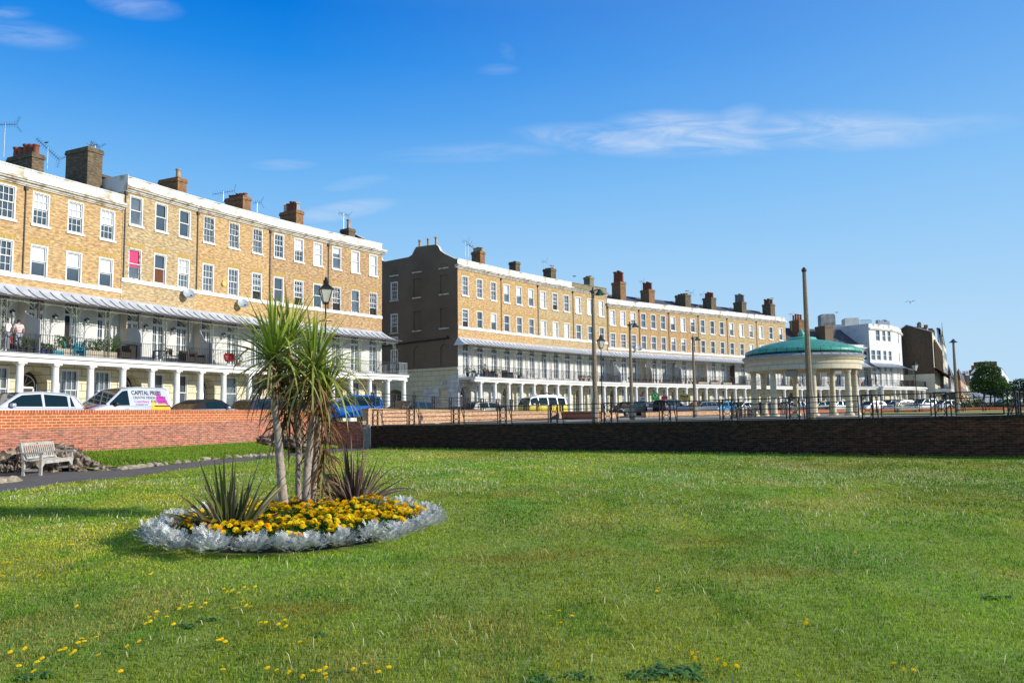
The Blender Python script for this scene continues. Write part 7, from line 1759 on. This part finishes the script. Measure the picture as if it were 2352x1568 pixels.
# ---- wall lamps, dishes, aerials, alarm
def walllamp(HH,px,z,label,ring_=False):
    H,L=HH; x,W=local_x_for(H,L,-.15,px,z+1.1); p=Vector((W.x,W.y,H.location.z+z)); rt=empty('wall_lamp',p,H.rotation_euler.z,label,'wall lamp','black lamps on the first floor walls' if not ring_ else 'round bulkhead lamps'); 
    if ring_:
        mb=MB(); mb.ring((0,.1,0),.14,.03,n=12); mb.build('rim',M['iron'],rt); mb=MB(); mb.box(-.1,.1,.1,.14,-.1,.1); mb.build('glass',M['lampglass'],rt); return
    mb=MB(); mb.bar((0,.14,.05),(0,-.02,.2),.015,sides=6); mb.bar((0,-.02,.2),(0,-.1,.12),.015,sides=6); mb.box(-.05,.05,.12,.145,-.02,.12); mb.lathe([(.02,.14),(.1,.05),(.11,.04)],(0,-.1,0),8); mb.lathe([(.06,-.18),(.03,-.22)],(0,-.1,0),8)
    for k in range(4): mb.bar((.09*math.cos(k*1.57),-.1+.09*math.sin(k*1.57),.04),(.06*math.cos(k*1.57),-.1+.06*math.sin(k*1.57),-.18),.008)
    mb.build('bracket',M['iron'],rt); mb=MB(); mb.lathe([(.085,.04),(.055,-.18)],(0,-.1,0),8); mb.build('glass',M['lampglass'],rt)
for (HH,px,lab) in ((A0,30,'black wall lamp above the two men'),(A1,128,'black swan neck wall lamp, left of two above the turquoise chairs'),(A1,201,'black swan neck wall lamp, right of two above the turquoise chairs'),(B0,336,'black wall lantern, left one above the rattan table'),(B0,399,'black wall lantern, right one above the rattan table'),(B1,514,'black wall lantern above the red chair'),(E1,1474,'black wall lamp, left of the pair by the fanned screen'),(E1,1504,'black wall lamp, right of the pair by the fanned screen')): walllamp(HH,px,6.1,lab)
for (HH,px,lab) in ((C2,1248,'left round bulkhead lamp on the middle balcony wall'),(C2,1277,'right round bulkhead lamp on the middle balcony wall'),(E5,1762,'left round lamp beside the bandstand roof'),(E5,1784,'right round lamp beside the bandstand roof')): walllamp(HH,px,6.2,lab,True)
def dish(HH,px,py,label,r=.38):
    H,L=HH; x,W=local_x_for(H,L,-.35,px,9); z=zof(py,W.x,W.y); rt=empty('satellite_dish',(W.x,W.y,z),H.rotation_euler.z+.25,label,'satellite dish'); mb=MB(); prof=[(r*k/6,.09*(k/6)**2) for k in range(7)]; mb.lathe(prof,n=20); o=mb.build('reflector',M['lead'],rt,smooth=True); o.rotation_euler=(R(62),0,R(-38)); mb=MB(); mb.bar((0,.33,-.1),(0,.03,0),.02,sides=6); mb.bar((.0,.0,-.25),(-.2,-.30,-.12),.014,sides=6); mb.box(-.25,-.17,-.36,-.28,-.16,-.08); mb.build('arm',M['iron'],rt)
dish(B0,434,676,'grey satellite dish on the brick wall, left of two'); dish(B1,558,698,'grey satellite dish on the brick wall, right of two'); dish(E0,1466,800,'pale satellite dish beside the second concrete column',.4)
H,L=B1; x,W=local_x_for(H,L,-.08,515,10); z=zof(651,W.x,W.y); rt=empty('alarm_box',(W.x,W.y,z),H.rotation_euler.z,'yellow hexagonal burglar alarm box on the brick wall','alarm box'); mb=MB(); mb.hexa([(.2*math.cos(R(60*k)),0.08,.22*math.sin(R(60*k))) for k in range(6)],[(.18*math.cos(R(60*k)),-.04,.2*math.sin(R(60*k))) for k in range(6)]); mb.build('casing',M['signy'],rt)
def aerial(px,pytop,pybase,d,label,turn=0,grid=False,L=1.1,tilt=0.,ten=9):
    q=P(px,d,16); zt=zof(pytop,q.x,q.y); z0=zof(pybase,q.x,q.y); rt=empty('tv_aerial',(q.x,q.y,z0),0,label,'aerial'); h=zt-z0; mb=MB(); mb.bar((0,0,0),(0,0,h),.022,sides=6); mb.build('mast',M['steel'],rt)
    mb=MB(); D=Vector((math.cos(turn)*math.cos(tilt),math.sin(turn)*math.cos(tilt),math.sin(tilt))); S=D.cross(Vector((0,1,.2))).normalized(); T=Vector((0,0,h-.08))
    mb.bar(T-D*L/2,T+D*L/2,.014)
    for k in range(ten): c=T-D*L/2+D*L*(k+.2)/ten; mb.bar(c-S*.16,c+S*.16,.008); mb.bar(c-D.cross(S)*.14,c+D.cross(S)*.14,.006)
    e=T+D*L/2
    for s in (-1,1):
        for k in range(4): c=e+D*.0+S*s*(.1+.1*k)*1.0+D*.06*k; mb.bar(c-D.cross(S)*.2,c+D.cross(S)*.2,.007)
        mb.bar(e,e+S*s*.42+D*.2,.008)
    mb.build('elements',M['iron'],rt)
aerial(8,283,362,44,'tall television aerial at the far left edge',0,L=1.3); aerial(108,340,388,46,'drooping television aerial right of the terracotta pots',0,tilt=-.75,L=1.9,ten=12); aerial(215,330,345,50,'small aerial on top of the big sooty chimney',0,tilt=-.6,L=.7,ten=6)
aerial(512,440,462,58,'long television aerial left of the terracotta pots on the tall block',0,tilt=.15,L=1.6); aerial(590,463,488,60,'short grid television aerial right of the terracotta pots',0,L=.6,ten=4); aerial(789,490,530,67,'television aerial next to the tall cream chimney pot',0,L=.9,tilt=-.3)
aerial(1069,553,590,77,'television aerial left of the cream chimney pots',0,L=.5,ten=4); aerial(1076,560,590,77,'second thin aerial beside the cream chimney pots',0,L=.4,ten=4); aerial(1250,599,618,90,'thin aerial above the flat chimney of the middle block',0,L=.5,ten=3)
aerial(1474,645,668,105,'aerial with small grid left of the second red pot cluster',0,L=.6,ten=4); aerial(1588,671,700,110,'tall grid aerial on the third chimney of the curved block',0,L=.6,ten=5); aerial(1611,675,695,112,'thin bent aerial right of the third chimney of the curved block',0,L=.5,ten=3); aerial(1816,720,760,120,'aerial left of the red pots behind the bandstand finial',0,L=.6,ten=4)
# ---- estate agent boards
def board(px,d,pyt,pyb,w,label,paint_):
    q=P(px,d,3); z0=1.12; zt=zof(pyt,q.x,q.y); zb_=zof(pyb,q.x,q.y); rt=empty('estate_board',(q.x,q.y,z0),math.atan2(-q.x,q.y),label,'sign'); mb=MB(); mb.box(-.04,.04,0,.04,0,zt-z0-.1); mb.build('post',M['signg' if 'green' in label else 'white'],rt); paint_(rt,w,zb_-z0,zt-z0); return rt
def rect(rt,x0,x1,z0,z1,m,y=-.03,name='panel'): mb=MB(); mb.box(x0,x1,y,y+.02,z0,z1); return mb.build(name,M[m],rt)
def miles(rt,w,z0,z1):
    h=z1-z0; rect(rt,-w/2,w/2,z0+h*.2,z0+h*.72,'signw'); rect(rt,-w/2,w/2,z0,z0+h*.2,'signo',-.035)
    mb=MB(); 
    for k,(a,m_) in enumerate(((-.3,0),(0,1),(.3,0))): mb.quad([(a*w-.16*w,-.03,z0+h*.72),(a*w+.16*w,-.03,z0+h*.72),(a*w+.18*w,-.03,z1-.05*k),(a*w,-.03,z0+h*.82),(a*w-.18*w,-.03,z1)],m_)
    mb.build('emblem',[M['signb'],M['signo']],rt)
    text_mesh('lettering','miles',h*.24,M['signk'],rt,(-w*.32,-.045,z0+h*.5),(R(90),0,0),.008); text_mesh('lettering','&barr',h*.24,M['signk'],rt,(-w*.42,-.045,z0+h*.27),(R(90),0,0),.008); text_mesh('lettering','SOLD',h*.13,M['signw'],rt,(-w*.4,-.045,z0+h*.05),(R(90),0,0))
def green(rt,w,z0,z1):
    h=z1-z0; rect(rt,-w/2,w/2,z0+h*.3,z0+h*.78,'signg'); rect(rt,-w/2,w/2,z0,z0+h*.3,'signw',-.035); mb=MB(); mb.hexa([(.45*w*math.cos(t),-.03,z0+h*.72+h*.28*math.sin(t)) for t in [math.pi*k/10 for k in range(11)]],[(.45*w*math.cos(t),-.01,z0+h*.72+h*.28*math.sin(t)) for t in [math.pi*k/10 for k in range(11)]]); mb.build('crest',M['signg'],rt); mb=MB(); mb.ring((0,-.04,z0+h*.68),w*.24,.03,n=14); mb.build('emblem',M['signw'],rt); text_mesh('lettering','For Sale',h*.15,M['signk'],rt,(-w*.42,-.045,z0+h*.1),(R(90),0,0))
def redb(rt,w,z0,z1):
    h=z1-z0; rect(rt,-w/2,w/2,z0,z1,'signr'); rect(rt,-w/2,w/2,z0+h*.35,z0+h*.55,'signb',-.035); text_mesh('lettering','FOR SALE',h*.22,M['signw'],rt,(-w*.44,-.045,z0+h*.08),(R(90),0,0),sx=.7)
def ward(rt,w,z0,z1):
    h=z1-z0; rect(rt,-w/2,w/2,z0+h*.22,z0+h*.85,'signy'); mb=MB(); mb.quad([(-w*.3,-.03,z0+h*.85),(w*.3,-.03,z0+h*.85),(w*.1,-.03,z1),(0,-.03,z0+h*.92),(-w*.1,-.03,z1)]); mb.build('crest',M['signy'],rt); rect(rt,-w/2,w/2,z0,z0+h*.2,'signr'); text_mesh('lettering','Ward',h*.42,M['signk'],rt,(-w*.42,-.045,z0+h*.5),(R(90),0,0),.012,sx=.95); text_mesh('lettering','& Partners',h*.2,M['signk'],rt,(-w*.42,-.045,z0+h*.28),(R(90),0,0)); text_mesh('lettering','For Sale',h*.16,M['signw'],rt,(-w*.3,-.045,z0+h*.04),(R(90),0,0))
board(1479,95,903,930,1.05,'white and orange estate board, leftmost of the group of three',miles); board(1505,95,900,926,.9,'green and white estate board with a round emblem',green); board(1526.5,96,909,926,.75,'small red and blue estate board right of the green one',redb); board(1660.5 if False else 1572+103-0*1 if False else 1675.5,100,904,918,.1,'white pole',lambda *a:None) if False else None
board(1676-103+0,96,903,922,1.3,'yellow estate board with a red strip below it',ward)
board(1785,103,912,930,.7,'small white and orange estate board behind the bandstand',miles); 
# ================================================================= PEOPLE AND BIRDS
def skinned(name,nodes,edges,mt,parent,sub=1,root=0):
    """nodes: list of (pos, radius[,radius_y])"""
    me=bpy.data.meshes.new(name); me.from_pydata([n[0] for n in nodes],edges,[]); o=bpy.data.objects.new(name,me); COL.objects.link(o); o.parent=parent
    md=o.modifiers.new('skin','SKIN'); md.use_smooth_shade=True
    if not me.skin_vertices: 
        bpy.context.view_layer.objects.active=o
    for i,n in enumerate(nodes): sv_=me.skin_vertices[0].data[i]; sv_.radius=(n[1],n[2] if len(n)>2 else n[1]); sv_.use_root=(i==root)
    s=o.modifiers.new('sub','SUBSURF'); s.levels=sub; s.render_levels=sub
    dg=bpy.context.evaluated_depsgraph_get(); dg.update(); m2=bpy.data.meshes.new_from_object(o.evaluated_get(dg)); o.modifiers.clear(); o.data=m2; m2.materials.clear(); m2.materials.append(M[mt]); m2.polygons.foreach_set('use_smooth',[True]*len(m2.polygons))
    u=m2.uv_layers.new(name='UVMap') if not m2.uv_layers else m2.uv_layers[0]
    uv=np.zeros((len(m2.loops),2),np.float32)
    for l in m2.loops: c=m2.vertices[l.vertex_index].co; uv[l.index]=(c.x,c.z)
    u.data.foreach_set('uv',uv.ravel()); return o
def person(loc,rz,label,J,skin='skin',hair='hair',shirt='shirtw',legs='jeans',s=1.,shorts=False,fingers=True,sleeve=.5,name='person'):
    """J: joint dict overrides. local frame: faces -y, x to its left... z up"""
    root=empty(name,loc,rz,label,'person'); root.scale=(s,s,s)
    B=dict(pelvis=(0,0,.95),waist=(0,.0,1.08),chest=(0,.0,1.32),neck=(0,.0,1.47),head=(0,-.02,1.56),crown=(0,-.01,1.70),
      shl=(.18,0,1.42),ell=(.24,.02,1.15),wrl=(.26,-.06,.90),shr=(-.18,0,1.42),elr=(-.24,.02,1.15),wrr=(-.26,-.06,.90),
      hpl=(.09,0,.92),knl=(.10,-.02,.50),anl=(.11,.02,.09),tol=(.12,-.15,.04),hpr=(-.09,0,.92),knr=(-.10,-.02,.50),anr=(-.11,.02,.09),tor=(-.12,-.15,.04)); B.update(J)
    k=list(B); 
    rad=dict(pelvis=.125,waist=.115,chest=.13,neck=.05,head=.072,crown=.06,shl=.06,ell=.042,wrl=.028,shr=.06,elr=.042,wrr=.028,hpl=.095,knl=.06,anl=.04,tol=.035,hpr=.095,knr=.06,anr=.04,tor=.035)
    E=[('pelvis','waist'),('waist','chest'),('chest','neck'),('neck','head'),('head','crown'),('chest','shl'),('shl','ell'),('ell','wrl'),('chest','shr'),('shr','elr'),('elr','wrr'),('pelvis','hpl'),('hpl','knl'),('knl','anl'),('anl','tol'),('pelvis','hpr'),('hpr','knr'),('knr','anr'),('anr','tor')]
    nodes=[(B[n],rad[n]) for n in k]; ed=[(k.index(a),k.index(b_)) for a,b_ in E]
    # hands: palm + fingers + thumb
    for w_,e_,sg in (('wrl','ell',1),('wrr','elr',-1)):
        W0=Vector(B[w_]); d=(W0-Vector(B[e_])).normalized(); side=Vector((0,1,0)).cross(d); side=side.normalized() if side.length>.1 else Vector((1,0,0)); fw=d.cross(side)
        pi_=len(nodes); nodes.append((tuple(W0+d*.07),.03)); ed.append((k.index(w_),pi_))
        if fingers:
            for q,(of,ln) in enumerate(((-.024,.07),(-.008,.08),(.008,.078),(.024,.062))):
                a=len(nodes); nodes.append((tuple(W0+d*.11+fw*of),.009)); nodes.append((tuple(W0+d*(.11+ln*.5)+fw*of+side*.012),.008)); nodes.append((tuple(W0+d*(.11+ln*.85)+fw*of+side*.03),.007)); ed+=[(pi_,a),(a,a+1),(a+1,a+2)]
            a=len(nodes); nodes.append((tuple(W0+d*.05-fw*.045),.011)); nodes.append((tuple(W0+d*.09-fw*.06+side*.01),.009)); ed+=[(pi_,a),(a,a+1)]
    skinned('body',nodes,ed,skin,root,1,k.index('pelvis'))
    sub=['waist','pelvis','chest','shl','ell','shr','elr']
    def lerp(a,b_,t): return tuple(Vector(a).lerp(Vector(b_),t))
    nd=[(B['pelvis'],.135),(B['waist'],.135),(B['chest'],.152),(lerp(B['chest'],B['neck'],.7),.085),(B['shl'],.08),(lerp(B['shl'],B['ell'],sleeve+.1),.062),(B['shr'],.08),(lerp(B['shr'],B['elr'],sleeve+.1),.062)]
    skinned('shirt',nd,[(0,1),(1,2),(2,3),(2,4),(4,5),(2,6),(6,7)],shirt,root,1)
    nd=[(lerp(B['pelvis'],B['waist'],.2),.138),(B['hpl'],.112),(B['knl'],.082),(lerp(B['knl'],B['anl'],.9),.068),(B['hpr'],.112),(B['knr'],.082),(lerp(B['knr'],B['anr'],.9),.068)]
    ee=[(0,1),(1,2),(2,3),(0,4),(4,5),(5,6)]
    if shorts: nd=[nd[0],nd[1],(B['knl'],.085),nd[4],(B['knr'],.085)]; ee=[(0,1),(1,2),(0,3),(3,4)]
    skinned('shorts' if shorts else 'trousers',nd,ee,legs,root,1)
    for t_,a_ in (('tol','anl'),('tor','anr')): skinned('shoe',[(B[a_],.05),(lerp(B[a_],B[t_],.5),.05),(B[t_],.045)],[(0,1),(1,2)],'trim',root,1)
    # head detail
    hc=Vector(B['head']).lerp(Vector(B['crown']),.35); hdv=(Vector(B['crown'])-Vector(B['neck'])).normalized()
    bm=bmesh.new(); bmesh.ops.create_icosphere(bm,subdivisions=3,radius=1.)
    for v in bm.verts: 
        x,y,z=v.co; v.co=Vector((x*.082,y*.1+.012,z*.105)); 
    bmesh.ops.delete(bm,geom=[v for v in bm.verts if (v.co.z<.0 and v.co.y<.05) or v.co.y<-.075 and v.co.z<.05 or v.co.z<-.05],context='VERTS')
    me=bpy.data.meshes.new('hair'); bm.to_mesh(me); bm.free(); me.materials.append(M[hair]); o=bpy.data.objects.new('hair',me); COL.objects.link(o); o.parent=root; o.location=hc+Vector((0,0,.02)); 
    mb=MB(); c=hc
    mb.hexa([(-.012,c.y-.085,c.z-.02),(.012,c.y-.085,c.z-.02),(.012,c.y-.07,c.z-.02),(-.012,c.y-.07,c.z-.02)],[(-.008,c.y-.108,c.z-.015),(.008,c.y-.108,c.z-.015),(.006,c.y-.075,c.z+.03),(-.006,c.y-.075,c.z+.03)])
    for s_ in (-1,1): mb.box(s_*.08-.008,s_*.08+.008,c.y-.015,c.y+.02,c.z-.03,c.z+.03)
    mb.build('nose_and_ears',M[skin],root)
    mb=MB()
    for s_ in (-1,1): mb.box(s_*.03-.011,s_*.03+.011,c.y-.088,c.y-.078,c.z+.012,c.z+.024)
    mb.box(-.022,.022,c.y-.086,c.y-.076,c.z-.055,c.z-.047); mb.build('eyes_and_mouth',M['trim'],root)
    return root
# two men with backs to the railing on the left balcony, seen from behind
bent=dict(ell=(.25,-.02,1.16),wrl=(.18,-.22,1.08),elr=(-.25,.02,1.15),wrr=(-.24,-.08,.92),head=(0,-.03,1.56),crown=(0,-.05,1.70))
p,rz=bal(HL[0],16,-1.35); person(p,rz+.25+math.pi,'man in a white shirt and grey trousers with his back turned, leftmost on balcony',dict(bent),'skind','skind' if False else 'hair','shirtw','jeans',1.0)
p,rz=bal(HL[0],43,-1.3); person(p,rz-.15+math.pi,'man in a pink and white striped shirt standing with his back turned',dict(bent,wrl=(.25,-.08,.92),ell=(.26,.0,1.16)),'skin','hair','stripe','jeansl',1.0)
SIT=dict(pelvis=(0,0,.50),waist=(0,.0,.64),chest=(0,-.02,.88),neck=(0,-.03,1.03),head=(0,-.05,1.12),crown=(0,-.05,1.26),shl=(.17,-.02,.98),ell=(.23,-.06,.72),wrl=(.16,-.3,.68),shr=(-.17,-.02,.98),elr=(-.23,-.06,.72),wrr=(-.16,-.3,.68),hpl=(.09,-.04,.50),knl=(.11,-.45,.5),anl=(.11,-.47,.09),tol=(.11,-.62,.04),hpr=(-.09,-.04,.5),knr=(-.11,-.45,.5),anr=(-.11,-.47,.09),tor=(-.11,-.62,.04))
p,rz=bal(HL[0],30,-1.1); person(p+Vector((0,0,-.1)),rz+.2,'person in a dark red top sitting low between the two standing men',dict(SIT),'skin','hair','red','navyc',.85)
p,rz=bal(H2[0],1113,-.9); person(p,rz+.6,'person in a pale pink top sitting on the middle balcony',dict(SIT),'skin','chimr' if False else 'woodd','stripe','jeansl',1.)
p,rz=bal(H3[2],1560,-.8); person(p,rz-.5,'person in dark clothes sitting at the blue table',dict(SIT),'skin','hair','navyc','navyc',1.)
p,rz=bal(H3[2],1549,-.7); person(p,rz+.6,'person sitting at the left of the blue table',dict(SIT),'skin','woodd','khaki','navyc',.95)
stp=dict(ell=(.24,-.08,1.16),wrl=(.12,-.32,1.1),elr=(-.24,-.08,1.16),wrr=(-.12,-.32,1.1),head=(0,-.08,1.55),crown=(0,-.12,1.68))
person(corner(2001,122.3)*1.0-Vector((0,0,0)) if False else corner(1994,121.6),R(90)*1.0-.3,'man in dark clothing standing at the barbecue table on the far balcony',dict(stp),'skin','hair','navyc','navyc',1.03)
person(corner(2013,122.6),R(-90)-.2,'man in a teal shirt and shorts striding on the far balcony',dict(stp,knl=(.1,-.14,.52),anl=(.11,-.02,.12),tol=(.11,-.2,.05),knr=(-.1,.05,.5),anr=(-.11,.3,.1),tor=(-.11,.16,.03)),'skin','hair','tealc','khaki',1.03,shorts=True)
q=P(2149,140,5.6); person((q.x,q.y,4.55),-.8,'person in white sitting under the dark canopy by the brown gable',dict(SIT),'skin','woodd','shirtw','khaki',1.)
q=P(2155,143,5.6); person((q.x,q.y,4.55),.4,'person in red and white sitting beside the one under the dark canopy',dict(SIT),'skin','hair','stripe','navyc',1.)
# person leaning out of the open upper window
H,L=H3[0]; x,W=local_x_for(H,L,-.1,1540.5 if False else 1455,12); 
LEAN=dict(SIT); 
z=zof(757-0,*local_x_for(H,L,-.1,1462,12)[1].xy) if False else 0
def bird(loc,rz,label,kind='gull',s=1.,fly=False,group=None):
    root=empty('seagull' if kind=='gull' else 'pigeon',loc,rz,label,'bird',group); root.scale=(s,s,s); mb1='gull' if kind=='gull' else 'pigeon'; mg='gullg' if kind=='gull' else 'pigeon'
    skinned('body',[((0,-.20,.20),.018),((0,-.10,.16),.055),((0,.02,.14),.07),((0,.14,.15),.045),((0,.27,.17),.018),((0,-.17,.23),.034)],[(1,2),(2,3),(3,4),(1,5),(5,0)],mb1,root,1,2)
    mb=MB(); mb.bar((0,-.205,.225),(0,-.265,.215),.012,r2=.004,sides=6); mb.build('beak',M['beak' if kind=='gull' else 'gullg'],root)
    for sgn in (-1,1):
        mb=MB()
        if fly:
            P1=[(0,-.1,.2),(sgn*.25,-.14,.36),(sgn*.65,.0,.26),(sgn*.28,.05,.34),(0,.08,.2)]; mb.quad(P1); mb.quad([(a,b_,c-.012) for a,b_,c in P1][::-1])
        else:
            mb.hexa([(sgn*.06,-.1,.12),(sgn*.075,.1,.12),(sgn*.03,.33,.17),(sgn*.03,.3,.18)],[(sgn*.05,-.1,.2),(sgn*.05,.1,.215),(sgn*.015,.33,.19),(sgn*.02,.3,.2)])
        mb.build('wing',M[mg],root)
        if not fly: mb=MB(); mb.bar((sgn*.03,.02,.09),(sgn*.03,.02,0),.007); mb.bar((sgn*.03,.02,.005),(sgn*.03,-.04,.005),.01); mb.build('leg',M['beak'],root)
    return root
def birdat(px,pyb,d,label,kind='gull',s=1.,turn=1.4): q=at(px,pyb,d); bird(tuple(q),turn,label,kind,s)
birdat(210,339.5,50,'white gull resting on the big sooty chimney',s=1.2,turn=-1.6)
birdat(107,331,46,'dark bird perched on the drooping aerial','pigeon',.6)
birdat(1085,569,79,'gull standing on the cream chimney pots',s=1.1); birdat(1270,614,92,'gull standing on the flat chimney of the middle block',s=1.2); birdat(1320,637,93,'dark pigeon on the ridge of the middle block','pigeon',.9)
birdat(1414,629,98,'gull on the tallest red chimney pots',s=1.2); birdat(1580,671,108,'gull on the third chimney of the curved block',s=1.2); birdat(1775,687,122,'gull on the last chimney of the curved block',s=1.1); birdat(1601,708,108,'gull on the parapet of the curved block',s=1.1)
birdat(1923,720.5-.5,127.5,'gull standing on the tall rendered stack',s=1.2); birdat(1934,778,122,'dark bird on the roof edge of the low white house','pigeon',1.1)
q=at(2093,699,90); bird(tuple(q),2.2,'gull flying alone in the sky at the right','gull',1.25,fly=True)
# ================================================================= CAMERA, LIGHT, SKY
cam=bpy.data.cameras.new('camera'); co=bpy.data.objects.new('camera',cam); COL.objects.link(co); SC.camera=co
cam.sensor_width=36; cam.lens=36*FP/2352.; cam.clip_end=9000; cam.clip_start=.1
co.matrix_world=Matrix(((RT.x,UP.x,-FW.x,0),(RT.y,UP.y,-FW.y,0),(RT.z,UP.z,-FW.z,EYE),(0,0,0,1)))
EL=R(21.5); SD=Vector((1,-.22,0)).normalized(); AZ=math.atan2(SD.x,SD.y)   # azimuth clockwise from +Y
sv=Vector((SD.x*math.cos(EL),SD.y*math.cos(EL),math.sin(EL)))
sl=bpy.data.lights.new('sun','SUN'); sl.energy=5.0; sl.angle=R(.53); sl.color=(1.,.945,.84)
so=bpy.data.objects.new('sun',sl); COL.objects.link(so); so.rotation_euler=sv.to_track_quat('Z','Y').to_euler(); so.location=(30,-5,30)
w=bpy.data.worlds.new('World'); SC.world=w; w.use_nodes=True; nt=w.node_tree; bg=nt.nodes['Background']
sk=N(nt,'ShaderNodeTexSky'); sk.sky_type='NISHITA'; sk.sun_disc=False; sk.sun_elevation=EL; sk.sun_rotation=AZ; sk.air_density=1.0; sk.dust_density=.6; sk.ozone_density=2.5; sk.altitude=0
hs=N(nt,'ShaderNodeHueSaturation'); hs.inputs['Saturation'].default_value=SKY_SAT; nt.links.new(sk.outputs[0],hs.inputs['Color'])
tc=N(nt,'ShaderNodeTexCoord'); sx=N(nt,'ShaderNodeSeparateXYZ'); nt.links.new(tc.outputs['Generated'],sx.inputs[0])
def MT(op,a,b=None,clamp=False):
    n=nt.nodes.new('ShaderNodeMath'); n.operation=op; n.use_clamp=clamp
    for i,v in enumerate((a,b)):
        if v is None: continue
        if isinstance(v,bpy.types.NodeSocket): nt.links.new(v,n.inputs[i])
        else: n.inputs[i].default_value=v
    return n.outputs[0]
yy=MT('MAXIMUM',sx.outputs[1],.05); U=MT('DIVIDE',sx.outputs[0],yy); V=MT('DIVIDE',sx.outputs[2],yy)
cb=N(nt,'ShaderNodeCombineXYZ'); nt.links.new(U,cb.inputs[0]); nt.links.new(V,cb.inputs[1])
mp=N(nt,'ShaderNodeMapping'); mp.inputs['Rotation'].default_value=(0,0,R(-14)); mp.inputs['Scale'].default_value=(7.,30.,1); nt.links.new(cb.outputs[0],mp.inputs[0])
nz=N(nt,'ShaderNodeTexNoise'); nz.inputs['Scale'].default_value=1.; nz.inputs['Detail'].default_value=9; nz.inputs['Roughness'].default_value=.62; nz.inputs['Distortion'].default_value=1.6; nt.links.new(mp.outputs[0],nz.inputs['Vector'])
tot=None
for (px,py,hw,hh,tilt,st) in ((1440,322,300,46,4,.75),(1610,305,250,60,5,1.0),(1690,282,90,46,-18,.9),(1920,300,320,58,1,.85),(2120,290,260,40,-2,.3),(310,12,130,40,10,.5),(50,78,170,40,10,.32),(1143,160,60,16,0,.28),(1165,120,30,20,60,.15),(790,483,140,26,-8,.6),(650,378,90,16,0,.4),(820,420,90,18,-8,.45),(1100,350,260,30,-2,.3),(22,30,70,20,0,.3)):
    d=ray(px,py); u0,v0=d.x/d.y,d.z/d.y; a=hw/FP; b=hh/FP; t=R(tilt)
    du=MT('SUBTRACT',U,u0); dv=MT('SUBTRACT',V,v0)
    x=MT('ADD',MT('MULTIPLY',du,math.cos(t)/a),MT('MULTIPLY',dv,-math.sin(t)/a)); y=MT('ADD',MT('MULTIPLY',du,math.sin(t)/b),MT('MULTIPLY',dv,math.cos(t)/b))
    r2=MT('ADD',MT('MULTIPLY',x,x),MT('MULTIPLY',y,y)); e=MT('SUBTRACT',1.,r2,True); e=MT('POWER',e,1.3); e=MT('MULTIPLY',e,st)
    tot=e if tot is None else MT('MAXIMUM',tot,e)
nr=N(nt,'ShaderNodeMapRange'); nr.inputs[1].default_value=.30; nr.inputs[2].default_value=.72; nt.links.new(nz.outputs[0],nr.inputs[0])
n5=N(nt,'ShaderNodeTexNoise'); n5.inputs['Scale'].default_value=3.2; n5.inputs['Detail'].default_value=3; nt.links.new(cb.outputs[0],n5.inputs['Vector'])
r5=N(nt,'ShaderNodeMapRange'); r5.inputs[1].default_value=.3; r5.inputs[2].default_value=.62; r5.inputs[3].default_value=.35; nt.links.new(n5.outputs[0],r5.inputs[0])
cf=MT('MULTIPLY',MT('MULTIPLY',tot,nr.outputs[0],True),r5.outputs[0],True)
# tone of the sky by height and towards the sun
rmp=N(nt,'ShaderNodeValToRGB'); nt.links.new(sx.outputs[2],rmp.inputs[0]); cr_=rmp.color_ramp
stops=[(0.0,(.60,.78,.92)),(.08,(.52,.74,.93)),(.19,(.32,.61,.94)),(.28,(.17,.48,.92)),(.35,(.07,.35,.87)),(.41,(.015,.26,.82)),(.46,(.0,.20,.75)),(.58,(.05,.19,.50)),(.8,(.16,.22,.33))]
cr_.elements[0].position=0; cr_.elements[0].color=rgb(stops[0][1]); cr_.elements[1].position=.8; cr_.elements[1].color=rgb(stops[-1][1])
for p_,c_ in stops[1:-1]: e_=cr_.elements.new(p_); e_.color=rgb(c_)
ar=N(nt,'ShaderNodeMapRange'); ar.inputs[1].default_value=-.25; ar.inputs[2].default_value=.75; ar.inputs[4].default_value=.42; nt.links.new(sx.outputs[0],ar.inputs[0])
g1=mixc(nt,ar.outputs[0],rmp.outputs[0],(.36,.64,.96))
sc_=N(nt,'ShaderNodeVectorMath'); sc_.operation='SCALE'; nt.links.new(g1,sc_.inputs[0]); sc_.inputs['Scale'].default_value=1/SKY_STR
skyc=mixc(nt,.97,hs.outputs[0],sc_.outputs[0])
col=mixc(nt,cf,skyc,tuple(k/SKY_STR for k in (.80,.85,.95)))
nt.links.new(col,bg.inputs[0]); bg.inputs[1].default_value=SKY_STR
SC.view_settings.view_transform='Standard'; SC.view_settings.look='None'; SC.view_settings.exposure=0; SC.view_settings.gamma=1
SC.render.film_transparent=False; SC.cycles.max_bounces=6
